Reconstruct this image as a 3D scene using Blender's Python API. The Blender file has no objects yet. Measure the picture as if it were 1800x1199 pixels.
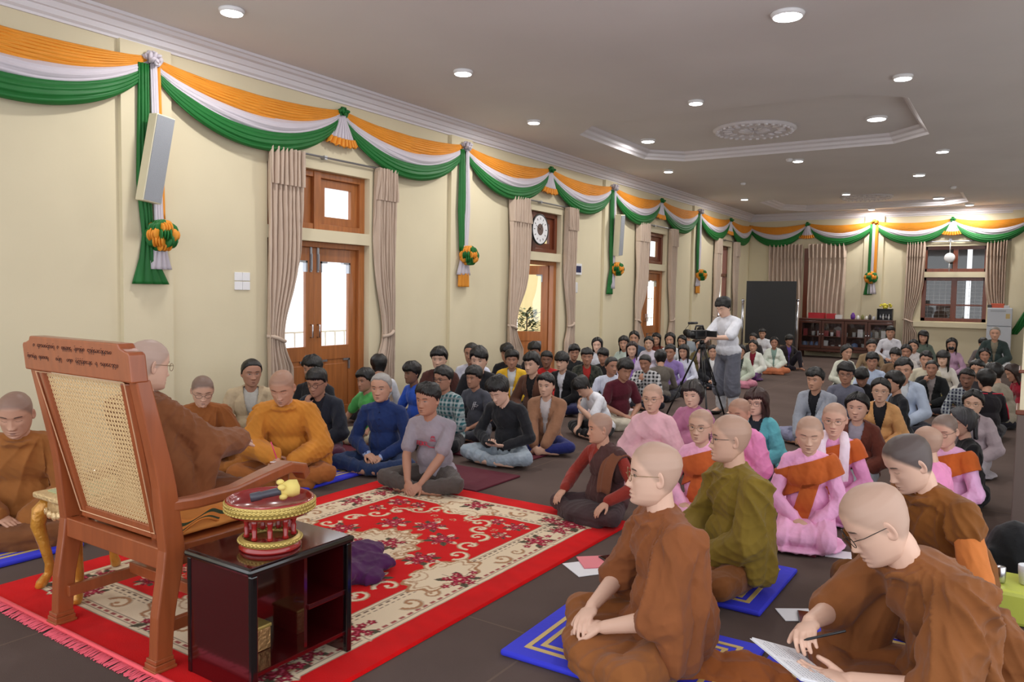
import bpy, math, random
DEBUG = globals().get("DEBUG", False)
import numpy as np
from mathutils import Vector, Matrix
PI = math.pi
V = Vector
SC = bpy.context.scene
COL = SC.collection

# ---------------------------------------------------------------- camera
EYE = (0.0, 0.0, 1.5)
FPX, YAW, PITCH, ROLL = 1359.4, -0.5853, -0.0612, 0.0167
def cam_axes():
    cy, sy, cp, sp = math.cos(YAW), math.sin(YAW), math.cos(PITCH), math.sin(PITCH)
    f = V((sy*cp, cy*cp, sp)); r = V((cy, -sy, 0)); u = r.cross(f)
    cr, sr = math.cos(ROLL), math.sin(ROLL)
    return f, cr*r + sr*u, cr*u - sr*r
CF, CR, CU = cam_axes()
cd = bpy.data.cameras.new('camera'); cam = bpy.data.objects.new('camera', cd); COL.objects.link(cam)
cd.sensor_width = 36.0; cd.lens = FPX/1800*36.0; cd.clip_start = 0.05; cd.clip_end = 200
cam.matrix_world = Matrix(((CR.x, CU.x, -CF.x, EYE[0]), (CR.y, CU.y, -CF.y, EYE[1]), (CR.z, CU.z, -CF.z, EYE[2]), (0, 0, 0, 1)))
SC.camera = cam

# ---------------------------------------------------------------- world, light, exposure
SC.view_settings.view_transform = 'Standard'; SC.view_settings.look = 'None'
SC.view_settings.gamma = 1.0; SC.view_settings.use_curve_mapping = False
SC.view_settings.exposure = 0.22
w = bpy.data.worlds.new('daylight'); SC.world = w; w.use_nodes = True
w.node_tree.nodes['Background'].inputs[0].default_value = (0.93, 0.96, 1.0, 1)
w.node_tree.nodes['Background'].inputs[1].default_value = 1.9
SC.cycles.use_denoising = True
SC.cycles.max_bounces = 6; SC.cycles.diffuse_bounces = 4; SC.cycles.glossy_bounces = 3
SC.cycles.transmission_bounces = 4; SC.cycles.transparent_max_bounces = 6
SC.cycles.sample_clamp_indirect = 6.0
SC.cycles.caustics_reflective = False; SC.cycles.caustics_refractive = False
SC.render.use_persistent_data = False

# ---------------------------------------------------------------- pixel -> place helpers
def ray(px, py):
    return CF + (px-900)/FPX*CR - (py-599.5)/FPX*CU
def on_plane(px, py, axis, val):
    d = ray(px, py); o = V(EYE); t = (val-o[axis])/d[axis]
    return o + t*d
def on_z(px, py, z=0.0): return on_plane(px, py, 2, z)
def depth_of(p): return (V(p)-V(EYE)).dot(CF)
WX = -6.42       # left wall
YB = 21.44       # back wall
ZC = 3.75        # ceiling

# ---------------------------------------------------------------- materials
MATS = {}
def newmat(name):
    m = bpy.data.materials.new(name); m.use_nodes = True
    nt = m.node_tree; b = nt.nodes['Principled BSDF']
    MATS[name] = m
    return m, nt, b
def setin(b, k, v):
    if k in b.inputs: b.inputs[k].default_value = v
def lin(c):
    return tuple(((x/255.0)/12.92 if x/255.0 <= 0.04045 else ((x/255.0+0.055)/1.055)**2.4) for x in c)
def plain(name, rgb, rough=0.6, metal=0.0, spec=0.5, noise=0.0, nscale=6.0, bump=0.0, bscale=60.0, srgb=True, stretch=(1,1,1), coat=0.0, emis=None, trans=0.0):
    m, nt, b = newmat(name)
    c = lin(rgb) if srgb else rgb
    setin(b, 'Base Color', (*c, 1)); setin(b, 'Roughness', rough); setin(b, 'Metallic', metal)
    setin(b, 'Specular IOR Level', spec); setin(b, 'Coat Weight', coat); setin(b, 'Coat Roughness', 0.08)
    if trans: setin(b, 'Transmission Weight', trans)
    if emis: setin(b, 'Emission Color', (*emis[:3], 1)); setin(b, 'Emission Strength', emis[3])
    if noise or bump:
        tc = nt.nodes.new('ShaderNodeTexCoord'); mp = nt.nodes.new('ShaderNodeMapping'); mp.inputs['Scale'].default_value = stretch
        nt.links.new(tc.outputs['Object'], mp.inputs[0])
        if noise:
            n = nt.nodes.new('ShaderNodeTexNoise'); n.inputs['Scale'].default_value = nscale; n.inputs['Detail'].default_value = 3
            nt.links.new(mp.outputs[0], n.inputs['Vector'])
            r = nt.nodes.new('ShaderNodeMapRange'); r.inputs[1].default_value = 0.3; r.inputs[2].default_value = 0.7
            r.inputs[3].default_value = 1-noise; r.inputs[4].default_value = 1+noise
            nt.links.new(n.outputs[0], r.inputs[0])
            mx = nt.nodes.new('ShaderNodeVectorMath'); mx.operation = 'SCALE'; mx.inputs[0].default_value = c
            nt.links.new(r.outputs[0], mx.inputs['Scale']); nt.links.new(mx.outputs[0], b.inputs['Base Color'])
        if bump:
            n2 = nt.nodes.new('ShaderNodeTexNoise'); n2.inputs['Scale'].default_value = bscale; n2.inputs['Detail'].default_value = 2
            nt.links.new(mp.outputs[0], n2.inputs['Vector'])
            bp = nt.nodes.new('ShaderNodeBump'); bp.inputs['Strength'].default_value = bump; bp.inputs['Distance'].default_value = 0.01
            nt.links.new(n2.outputs[0], bp.inputs['Height']); nt.links.new(bp.outputs[0], b.inputs['Normal'])
    return m
def cloth_mat(name, pattern=None, rough=0.85, sheen=0.15, bump=0.25, bscale=45):
    """cloth tinted by each object's own colour; patterns use object coordinates"""
    m, nt, b = newmat(name); N = nt.nodes; L = nt.links
    oi = N.new('ShaderNodeObjectInfo'); tc = N.new('ShaderNodeTexCoord')
    setin(b, 'Roughness', rough); setin(b, 'Sheen Weight', sheen); setin(b, 'Specular IOR Level', 0.2)
    n = N.new('ShaderNodeTexNoise'); n.inputs['Scale'].default_value = 7; n.inputs['Detail'].default_value = 3
    L.new(tc.outputs['Object'], n.inputs['Vector'])
    r = N.new('ShaderNodeMapRange'); r.inputs[1].default_value = 0.3; r.inputs[2].default_value = 0.7; r.inputs[3].default_value = 0.88; r.inputs[4].default_value = 1.12
    L.new(n.outputs[0], r.inputs[0])
    mul = N.new('ShaderNodeVectorMath'); mul.operation = 'SCALE'
    L.new(oi.outputs['Color'], mul.inputs[0]); L.new(r.outputs[0], mul.inputs['Scale'])
    out = mul.outputs[0]
    def wavex(axis, freq, thr):
        s = N.new('ShaderNodeSeparateXYZ'); L.new(tc.outputs['Object'], s.inputs[0])
        a = N.new('ShaderNodeMath'); a.operation = 'MULTIPLY'; a.inputs[1].default_value = freq; L.new(s.outputs[axis], a.inputs[0])
        f = N.new('ShaderNodeMath'); f.operation = 'FRACT'; L.new(a.outputs[0], f.inputs[0])
        c = N.new('ShaderNodeMath'); c.operation = 'LESS_THAN'; c.inputs[1].default_value = thr; L.new(f.outputs[0], c.inputs[0])
        return c.outputs[0]
    def mixto(fac, colr, amt=1.0):
        nonlocal out
        mm = N.new('ShaderNodeMix'); mm.data_type = 'RGBA'
        if amt != 1.0:
            a = N.new('ShaderNodeMath'); a.operation = 'MULTIPLY'; a.inputs[1].default_value = amt; L.new(fac, a.inputs[0]); fac = a.outputs[0]
        L.new(fac, mm.inputs[0]); L.new(out, mm.inputs[6]); mm.inputs[7].default_value = (*colr, 1); out = mm.outputs[2]
    if pattern == 'plaid':
        mixto(wavex(0, 22, 0.45), (0.6, 0.65, 0.66), 0.45); mixto(wavex(2, 22, 0.45), (0.6, 0.65, 0.66), 0.45); mixto(wavex(2, 11, 0.2), (0.01, 0.02, 0.03), 0.5)
    if pattern == 'check':
        mixto(wavex(0, 17, 0.5), (0.75, 0.75, 0.76), 0.55); mixto(wavex(2, 17, 0.5), (0.75, 0.75, 0.76), 0.55)
    if pattern == 'stripe':
        mixto(wavex(0, 45, 0.3), (0.22, 0.28, 0.5), 0.45)
    if pattern == 'camo':
        n3 = N.new('ShaderNodeTexNoise'); n3.inputs['Scale'].default_value = 18; L.new(tc.outputs['Object'], n3.inputs['Vector'])
        g = N.new('ShaderNodeMath'); g.operation = 'GREATER_THAN'; g.inputs[1].default_value = 0.52; L.new(n3.outputs[0], g.inputs[0])
        mixto(g.outputs[0], (0.02, 0.025, 0.02))
    if pattern == 'denim':
        n3 = N.new('ShaderNodeTexNoise'); n3.inputs['Scale'].default_value = 9; L.new(tc.outputs['Object'], n3.inputs['Vector'])
        g = N.new('ShaderNodeMapRange'); g.inputs[1].default_value = 0.5; g.inputs[2].default_value = 0.68; L.new(n3.outputs[0], g.inputs[0])
        mixto(g.outputs[0], (0.5, 0.56, 0.62), 0.7)
    if pattern == 'floral':
        v = N.new('ShaderNodeTexVoronoi'); v.inputs['Scale'].default_value = 24; L.new(tc.outputs['Object'], v.inputs['Vector'])
        g = N.new('ShaderNodeMath'); g.operation = 'LESS_THAN'; g.inputs[1].default_value = 0.32; L.new(v.outputs['Distance'], g.inputs[0])
        mixto(g.outputs[0], (0.75, 0.7, 0.68), 0.7)
    L.new(out, b.inputs['Base Color'])
    n2 = N.new('ShaderNodeTexNoise'); n2.inputs['Scale'].default_value = bscale; n2.inputs['Detail'].default_value = 4; n2.inputs['Distortion'].default_value = 0.6
    L.new(tc.outputs['Object'], n2.inputs['Vector'])
    bp = N.new('ShaderNodeBump'); bp.inputs['Strength'].default_value = bump; bp.inputs['Distance'].default_value = 0.01
    L.new(n2.outputs[0], bp.inputs['Height']); L.new(bp.outputs[0], b.inputs['Normal'])
    return m
def attr_mat(name, rough=0.5, spec=0.4, objcol=True, bump=0.0, bscale=200, sheen=0.0, sss=0.0):
    """object colour with a painted 'tint' attribute (rgb, mix in alpha)"""
    m, nt, b = newmat(name); N = nt.nodes; L = nt.links
    at = N.new('ShaderNodeAttribute'); at.attribute_name = 'tint'
    if objcol:
        oi = N.new('ShaderNodeObjectInfo'); mm = N.new('ShaderNodeMix'); mm.data_type = 'RGBA'
        L.new(at.outputs['Alpha'], mm.inputs[0]); L.new(oi.outputs['Color'], mm.inputs[6]); L.new(at.outputs['Color'], mm.inputs[7])
        L.new(mm.outputs[2], b.inputs['Base Color'])
    else: L.new(at.outputs['Color'], b.inputs['Base Color'])
    setin(b, 'Roughness', rough); setin(b, 'Specular IOR Level', spec); setin(b, 'Sheen Weight', sheen)
    if sss: setin(b, 'Subsurface Weight', sss); setin(b, 'Subsurface Scale', 0.02)
    if bump:
        tc = N.new('ShaderNodeTexCoord'); n2 = N.new('ShaderNodeTexNoise'); n2.inputs['Scale'].default_value = bscale
        L.new(tc.outputs['Object'], n2.inputs['Vector'])
        bp = N.new('ShaderNodeBump'); bp.inputs['Strength'].default_value = bump; bp.inputs['Distance'].default_value = 0.004
        L.new(n2.outputs[0], bp.inputs['Height']); L.new(bp.outputs[0], b.inputs['Normal'])
    return m
M_SKIN = attr_mat('skin', 0.48, 0.35)
M_HAIR = attr_mat('hair', 0.42, 0.5, bump=0.6, bscale=160)
M_CLOTH = cloth_mat('cloth'); M_PLAID = cloth_mat('plaid cloth', 'plaid'); M_CHECK = cloth_mat('checked cloth', 'check')
M_STRIPE = cloth_mat('striped cloth', 'stripe'); M_CAMO = cloth_mat('mottled cloth', 'camo'); M_DENIM = cloth_mat('denim', 'denim'); M_FLORAL = cloth_mat('patterned cloth', 'floral')
M_ROBE = cloth_mat('robe cloth', None, 0.85, 0.1, 0.12, 30)
M_DARK = plain('black plastic', (26, 26, 28), 0.35)
M_METAL = plain('polished metal', (200, 200, 205), 0.25, 1.0)
M_WIRE = plain('thin glasses frame', (60, 55, 52), 0.3, 0.6)
M_GOLDWIRE = plain('gilt glasses frame', (150, 125, 90), 0.3, 0.8)
M_PAPER = plain('paper', (232, 232, 236), 0.8)

# ---------------------------------------------------------------- object helpers
def tagit(o, label=None, cat=None, group=None, kind=None):
    if label: o['label'] = label
    if cat: o['category'] = cat
    if group: o['group'] = group
    if kind: o['kind'] = kind
    return o
def empty(name, loc=(0, 0, 0), rz=0.0, label=None, cat=None, group=None):
    o = bpy.data.objects.new(name, None); COL.objects.link(o); o.empty_display_size = 0.1
    o.location = loc; o.rotation_euler = (0, 0, rz)
    return tagit(o, label, cat, group)
def link(name, me, mat=None, parent=None, color=None, smooth=True):
    o = bpy.data.objects.new(name, me); COL.objects.link(o)
    if mat is not None and len(me.materials) == 0:
        for mm in (mat if isinstance(mat, (list, tuple)) else [mat]): me.materials.append(mm)
    if parent is not None: o.parent = parent
    if color is not None: o.color = (*color, 1)
    if smooth and len(me.polygons): me.shade_smooth()
    return o
def mesh_np(name, v, f, mats=None):
    """v (n,3) array, f list/array of faces (may be mixed)"""
    me = bpy.data.meshes.new(name)
    if isinstance(f, np.ndarray):
        n, k = f.shape
        me.vertices.add(len(v)); me.vertices.foreach_set('co', np.ascontiguousarray(v, dtype=np.float32).ravel())
        me.loops.add(n*k); me.loops.foreach_set('vertex_index', np.ascontiguousarray(f, dtype=np.int32).ravel())
        me.polygons.add(n); me.polygons.foreach_set('loop_start', np.arange(0, n*k, k, dtype=np.int32))
        me.update(calc_edges=True)
    else:
        me.from_pydata([tuple(p) for p in v], [], f); me.update()
    me.validate()
    return me
class MB:
    """collects boxes, tubes, lathes into one mesh"""
    def __init__(s): s.v = []; s.f = []; s.mi = []; s.cur = 0
    def add(s, vs, fs):
        b = len(s.v); s.v += [tuple(p) for p in vs]; s.f += [tuple(i+b for i in q) for q in fs]; s.mi += [s.cur]*len(fs); return s
    def m(s, i): s.cur = i; return s
    def box(s, lo, hi, mat=None):
        x0, y0, z0 = lo; x1, y1, z1 = hi
        vs = [(x0,y0,z0),(x1,y0,z0),(x1,y1,z0),(x0,y1,z0),(x0,y0,z1),(x1,y0,z1),(x1,y1,z1),(x0,y1,z1)]
        if mat is not None: vs = [mat @ V(p) for p in vs]
        return s.add(vs, [(0,3,2,1),(4,5,6,7),(0,1,5,4),(1,2,6,5),(2,3,7,6),(3,0,4,7)])
    def cbox(s, c, d, rz=0.0, rot=None):
        M = Matrix.Translation(V(c)) @ (rot.to_4x4() if rot is not None else Matrix.Rotation(rz, 4, 'Z'))
        return s.box((-d[0]/2, -d[1]/2, -d[2]/2), (d[0]/2, d[1]/2, d[2]/2), M)
    def prism(s, poly, z0, z1, mat=None):
        n = len(poly); vs = [(x, y, z0) for x, y in poly]+[(x, y, z1) for x, y in poly]
        if mat is not None: vs = [mat @ V(p) for p in vs]
        return s.add(vs, [tuple(range(n-1, -1, -1)), tuple(range(n, 2*n))]+[(i, (i+1) % n, n+(i+1) % n, n+i) for i in range(n)])
    def tube(s, pts, r, n=8, closed=False):
        pts = [V(p) for p in pts]; k = len(pts); rr = r if isinstance(r, (list, tuple)) else [r]*k
        vs = []; up = None
        for i, p in enumerate(pts):
            a = pts[(i-1) % k] if (i > 0 or closed) else p; c = pts[(i+1) % k] if (i < k-1 or closed) else p
            t = (c-a); t = t.normalized() if t.length > 1e-9 else V((0, 0, 1))
            if up is None: up = V((0, 0, 1)) if abs(t.z) < 0.9 else V((1, 0, 0))
            sd = t.cross(up); sd = sd.normalized() if sd.length > 1e-6 else V((1, 0, 0)); up = sd.cross(t).normalized()
            for j in range(n):
                an = 2*PI*j/n; vs.append(p + rr[i]*(math.cos(an)*sd+math.sin(an)*up))
        fs = []
        for i in range(k if closed else k-1):
            i2 = (i+1) % k
            for j in range(n): fs.append((i*n+j, i*n+(j+1) % n, i2*n+(j+1) % n, i2*n+j))
        if not closed: fs += [tuple(range(n-1, -1, -1)), tuple((k-1)*n+j for j in range(n))]
        return s.add(vs, fs)
    def lathe(s, prof, c=(0, 0, 0), n=24, mat=None, sx=1, sy=1, cap_=True):
        vs = []; fs = []
        for (r, z) in prof:
            for j in range(n):
                an = 2*PI*j/n; p = V((c[0]+r*math.cos(an)*sx, c[1]+r*math.sin(an)*sy, c[2]+z)); vs.append(mat @ p if mat is not None else p)
        k = len(prof)
        for i in range(k-1):
            for j in range(n): fs.append((i*n+j, i*n+(j+1) % n, (i+1)*n+(j+1) % n, (i+1)*n+j))
        if cap_: fs += [tuple(range(n-1, -1, -1)), tuple((k-1)*n+j for j in range(n))]
        return s.add(vs, fs)
    def ell(s, c, r, rot=None, nu=12, nv=8):
        vs = []; fs = []
        for i in range(nv+1):
            th = PI*i/nv
            for j in range(nu):
                ph = 2*PI*j/nu; p = V((r[0]*math.sin(th)*math.cos(ph), r[1]*math.sin(th)*math.sin(ph), r[2]*math.cos(th)))
                if rot is not None: p = rot @ p
                vs.append(p+V(c))
        for i in range(nv):
            for j in range(nu): fs.append((i*nu+j, (i+1)*nu+j, (i+1)*nu+(j+1) % nu, i*nu+(j+1) % nu))
        return s.add(vs, fs)
    def mesh(s, name):
        me = bpy.data.meshes.new(name); me.from_pydata(s.v, [], s.f)
        if any(s.mi): me.polygons.foreach_set('material_index', s.mi)
        me.update(); return me
    def build(s, name, mat, parent=None, smooth=False, bevel=0.0, color=None):
        o = link(name, s.mesh(name), mat, parent, color, smooth)
        if bevel:
            b = o.modifiers.new('bevel', 'BEVEL'); b.width = bevel; b.segments = 2; b.limit_method = 'ANGLE'; b.angle_limit = math.radians(40)
            b.harden_normals = False
        return o
def smooth01(x, a, b):
    t = np.clip((x-a)/(b-a), 0, 1); return t*t*(3-2*t)
# ================================================================ people: blob meshes, heads, hair, clothes
_bs = bpy.data.scenes.new('workbench')
def remesh(mb, voxel, smooth=3, name='m'):
    """union of closed shapes as one continuous surface"""
    me = mb.mesh('tmp'); o = bpy.data.objects.new('tmp', me); _bs.collection.objects.link(o)
    r = o.modifiers.new('r', 'REMESH'); r.mode = 'VOXEL'; r.voxel_size = voxel
    if smooth:
        s = o.modifiers.new('s', 'SMOOTH'); s.factor = 0.5; s.iterations = smooth
    _bs.view_layers[0].update(); dg = _bs.view_layers[0].depsgraph
    ev = bpy.data.meshes.new_from_object(o.evaluated_get(dg))
    n = len(ev.vertices); v = np.empty(n*3, np.float32); ev.vertices.foreach_get('co', v)
    nf = len(ev.polygons); lt = np.empty(nf, np.int32); ev.polygons.foreach_get('loop_total', lt)
    li = np.empty(len(ev.loops), np.int32); ev.loops.foreach_get('vertex_index', li)
    nr = np.empty(n*3, np.float32); ev.vertices.foreach_get('normal', nr)
    assert (lt == 4).all()
    bpy.data.objects.remove(o); bpy.data.meshes.remove(me); bpy.data.meshes.remove(ev)
    return v.reshape(-1, 3).astype(float), li.reshape(-1, 4), nr.reshape(-1, 3).astype(float)
def cap(mb, p0, r0, p1, r1, n=12):
    p0, p1 = V(p0), V(p1); d = p1-p0; L = d.length
    t = d.normalized() if L > 1e-6 else V((0, 0, 1))
    a = V((0, 0, 1)) if abs(t.z) < 0.9 else V((1, 0, 0)); s = t.cross(a).normalized(); u = s.cross(t)
    rings = []
    for k in range(1, 4): th = PI/2*k/3; rings.append((p0 - t*r0*math.cos(th), r0*math.sin(th)))
    for k in range(1, 4): th = PI/2*(k-1)/3; rings.append((p1 + t*r1*math.sin(th), r1*math.cos(th)))
    vs = [p0-t*r0]; 
    for c, r in rings:
        for j in range(n): an = 2*PI*j/n; vs.append(c+r*(math.cos(an)*s+math.sin(an)*u))
    vs.append(p1+t*r1); e = len(vs)-1; fs = [(0, 1+(j+1) % n, 1+j) for j in range(n)]
    for i in range(5):
        for j in range(n): fs.append((1+i*n+j, 1+i*n+(j+1) % n, 1+(i+1)*n+(j+1) % n, 1+(i+1)*n+j))
    fs += [(e, 1+5*n+j, 1+5*n+(j+1) % n) for j in range(n)]
    mb.add(vs, fs)
def chain(mb, pts, rs, n=12):
    for i in range(len(pts)-1): cap(mb, pts[i], rs[i], pts[i+1], rs[i+1], n)
def ik(a, b, l1, l2, pole):
    a, b, pole = V(a), V(b), V(pole); d = b-a; L = min(max(d.length, 0.05), l1+l2-0.002)
    t = d.normalized(); b2 = a+t*L; x = (l1*l1-l2*l2+L*L)/(2*L); h = math.sqrt(max(l1*l1-x*x, 0))
    q = pole-t*pole.dot(t); q = q.normalized() if q.length > 1e-6 else V((0, 0, -1))
    return a+t*x+q*h, b2

# ---- head template -------------------------------------------------------
_HZ = np.array([-.122, -.116, -.108, -.098, -.085, -.06, -.03, 0, .03, .06, .085, .102, .112, .116])
_HF = np.array([.020, .055, .076, .083, .084, .083, .082, .080, .083, .079, .064, .042, .020, .0])
_HB = np.array([.0, .0, .0, .01, .03, .062, .084, .096, .103, .099, .082, .055, .028, .0])
_HW = np.array([.010, .026, .039, .049, .059, .068, .074, .078, .0805, .076, .062, .042, .021, .0])
_zf = np.linspace(-.14, .13, 541); _kk = np.exp(-np.linspace(-2, 2, 33)**2); _kk /= _kk.sum()
def _sm(t):
    a = np.interp(_zf, _HZ, t); b = np.convolve(np.pad(a, 16, 'edge'), _kk, 'valid'); w_ = smooth01(np.minimum(.116-_zf, _zf+.122), .004, .022); return a*(1-w_)+b*w_
_TF, _TB, _TW = _sm(_HF), _sm(_HB), _sm(_HW)
def _head_grid(nth, nz):
    """vertices on rows (top to bottom), theta 0 = face front (+y)"""
    t = np.linspace(0, 1, nz); z = .116 - .238*(0.5-0.5*np.cos(PI*t))**0.9*1.0
    z = np.interp(t, [0, .06, .14, .25, .38, .55, .72, .85, .94, 1], [.116, .113, .104, .082, .045, .005, -.045, -.082, -.108, -.122])
    u = np.linspace(-1, 1, nth, endpoint=False)
    th = PI*(u*0.62+0.38*u**3)       # denser towards the face
    TH, Z = np.meshgrid(th, z)
    W = np.interp(Z, _zf, _TW); F = np.interp(Z, _zf, _TF); B = np.interp(Z, _zf, _TB)
    c, s = np.cos(TH), np.sin(TH)
    e = np.where(c > 0, 2.25, 2.0); Rf = np.where(c > 0, F, B)
    Rf = np.maximum(Rf, 1e-5); W = np.maximum(W, 1e-5)
    rad = (np.abs(c/Rf)**e+np.abs(s/W)**e)**(-1/e)
    return TH, Z, rad*s, rad*c
def make_head(detail=1, bald=True, female=False, lids=False, stubble=(0.16, 0.13, 0.11, 0.45), fat=1.0, old=False, brow=1.0, mustache=False, seed=0):
    nth, nz = {0: (28, 26), 1: (52, 46), 2: (104, 96)}[detail]
    TH, Z, X, Y = _head_grid(nth, nz)
    rs = np.random.RandomState(seed+5); j = rs.uniform(-1, 1, 8)
    X = X*(fat*(1.0+0.02*j[0])); jaw = np.clip((-Z-.03)/.08, 0, 1); X = X*(1+(.05*j[1]-(0.05 if female else 0)+(fat-1)*.8)*jaw)
    fr = (np.cos(TH) > 0.0)*smooth01(np.cos(TH), 0.05, 0.35)
    g = lambda cx, cz, sx, sz: np.exp(-((np.abs(X)-cx)/sx)**2-((Z-cz)/sz)**2)
    gc = lambda cz, sx, sz: np.exp(-(X/sx)**2-((Z-cz)/sz)**2)
    ns = (0.92 if female else 1.0)*(1+.1*j[2])
    ridge = np.interp(Z, [-.056, -.05, -.040, -.034, -.01, .012, .03], [0, .008, .0205, .0175, .0075, .0015, 0])*ns
    dy = ridge*np.exp(-(X/(.0085+.0045*smooth01(-Z, .005, .04)))**2)
    dy += g(.0125, -.0405, .0070, .008)*.010*ns
    dy += -g(.031, .002, .0165, .0115)*.0060 + g(.031, .020, .022, .006)*.003 + gc(.020, .016, .010)*.001
    dy += gc(-.0655, .019, .0055)*.0065+gc(-.078, .016, .006)*.0068-gc(-.0715, .022, .0022)*.004
    dy += gc(-.102, .016, .012)*.006 - gc(-.088, .02, .005)*.003
    dy += g(.044, -.022, .016, .014)*.0035 + g(.030, -.070, .012, .02)*(-.0015)
    eye = g(.031, .0005, .012, .0075)
    dy += eye*.0045
    if old: dy += -g(.036, -.05, .006, .018)*.003 - gc(.055, .05, .003)*.0012 - gc(.063, .05, .003)*.0012
    Y = Y+dy*fr
    # tint
    T = np.zeros(Z.shape+(4,))
    def paint(mask, rgb, amt):
        a = np.clip(mask*amt, 0, 1)[..., None]
        T[..., :3] = T[..., :3]*(1-a)+np.array(rgb)*a; T[..., 3:4] = np.maximum(T[..., 3:4], 0)*(1-a)+a
    if bald:
        line = np.interp(np.abs(TH), [0, .5, .9, 1.2, 1.45, 1.7, 2.0, PI], [.066, .062, .040, .015, -.01, -.03, -.055, -.07])
        paint(smooth01(Z-line, -.012, .016), stubble[:3], stubble[3])
    lip = (gc(-.0675, .017, .0045)+gc(-.0765, .0145, .0052))*fr
    paint(smooth01(lip, .35, .7), (.42, .15, .12) if female else (.36, .15, .12), .55)
    paint(smooth01(gc(-.0715, .019, .0017)*fr, .35, .8), (.12, .04, .035), .8)
    paint(smooth01(np.exp(-((np.abs(X)-.0075)/.0034)**2-((Z+.0495)/.0024)**2)*fr, .3, .8), (.1, .04, .03), .7)
    arch = .0185+.004*(1-((np.abs(X)-.034)/.02)**2)
    bm = np.exp(-((Z-arch)/(.0036))**2)*smooth01(np.abs(X), .011, .019)*(1-smooth01(np.abs(X), .047, .055))*fr
    paint(smooth01(bm, .25, .8), (.03, .022, .02), (.95 if not female else .8)*brow)
    ex, ez = (np.abs(X)-.0325)/.0135, (Z+.0005)
    half = .0041*np.sqrt(np.clip(1-ex**2, 0, 1))*(1.0)
    if lids:
        paint(np.exp(-((ez+.003+.002*(1-ex**2))/.0013)**2)*(np.abs(ex) < 1)*fr, (.05, .03, .025), .9)
    else:
        inside = smooth01(half-np.abs(ez), -.0006, .0010)*(np.abs(ex) < 1)*fr
        paint(inside, (.42, .38, .36), .9)
        rr = np.sqrt((np.abs(X)-.031)**2+ez**2)
        paint((1-smooth01(rr, .0042, .0056))*(inside > .3), (.025, .015, .012), 1)
        paint(np.exp(-((ez-half-.0006)/.0013)**2)*(np.abs(ex) < 1.08)*fr, (.03, .02, .018), .85)
    if mustache: paint(smooth01(gc(-.058, .024, .0045)*fr, .3, .7), (.03, .02, .02), .8); paint(smooth01(-Z, .08, .1)*fr, (.05, .035, .03), .35)
    v = np.stack([X, Y, Z], -1).reshape(-1, 3); T = T.reshape(-1, 4)
    idx = np.arange(nz*nth).reshape(nz, nth)
    a, b = idx[:-1], np.roll(idx, -1, 1)[:-1]; c, d = np.roll(idx, -1, 1)[1:], idx[1:]
    f = np.stack([a, b, c, d], -1).reshape(-1, 4)[:, ::-1]
    # ears
    vs, fs, ts = [v], [f], [T]; off = len(v)
    n1, n2 = (10, 8) if detail < 2 else (20, 14)
    for sx in (-1, 1):
        ph, th2 = np.meshgrid(np.linspace(0, 2*PI, n1, endpoint=False), np.linspace(0.02, PI-.02, n2))
        lx = np.cos(th2)*.0065; rr = np.sin(th2)
        ey = np.cos(ph)*rr*.0165; ezz = np.sin(ph)*rr*.030*(1+.12*np.sin(ph))
        ring = np.clip(rr, 0, 1); outward = np.where(np.cos(th2) > 0, -.0085*np.exp(-(rr/.55)**2), 0)
        ex2 = lx+outward; q = np.stack([ex2, ey, ezz], -1).reshape(-1, 3)
        a2 = .5; ca, sa = math.cos(a2), math.sin(a2)      # flare backwards
        q = np.stack([q[:, 0]*ca-q[:, 1]*sa, q[:, 0]*sa+q[:, 1]*ca, q[:, 2]], -1)
        q[:, 0] = (q[:, 0]+.0790*fat); q[:, 1] += -.008; q[:, 2] += -.012; q[:, 0] *= sx
        i2 = np.arange(n1*n2).reshape(n2, n1); a, b = i2[:-1], np.roll(i2, -1, 1)[:-1]; c, d = np.roll(i2, -1, 1)[1:], i2[1:]
        ff = np.stack([a, b, c, d], -1).reshape(-1, 4); ff = ff if sx < 0 else ff[:, ::-1]
        tt = np.zeros((len(q), 4)); tt[:, :3] = (.45, .18, .13); tt[:, 3] = .15
        vs.append(q); fs.append(ff+off); ts.append(tt); off += len(q)
    return np.concatenate(vs), np.concatenate(fs), np.concatenate(ts)

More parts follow.
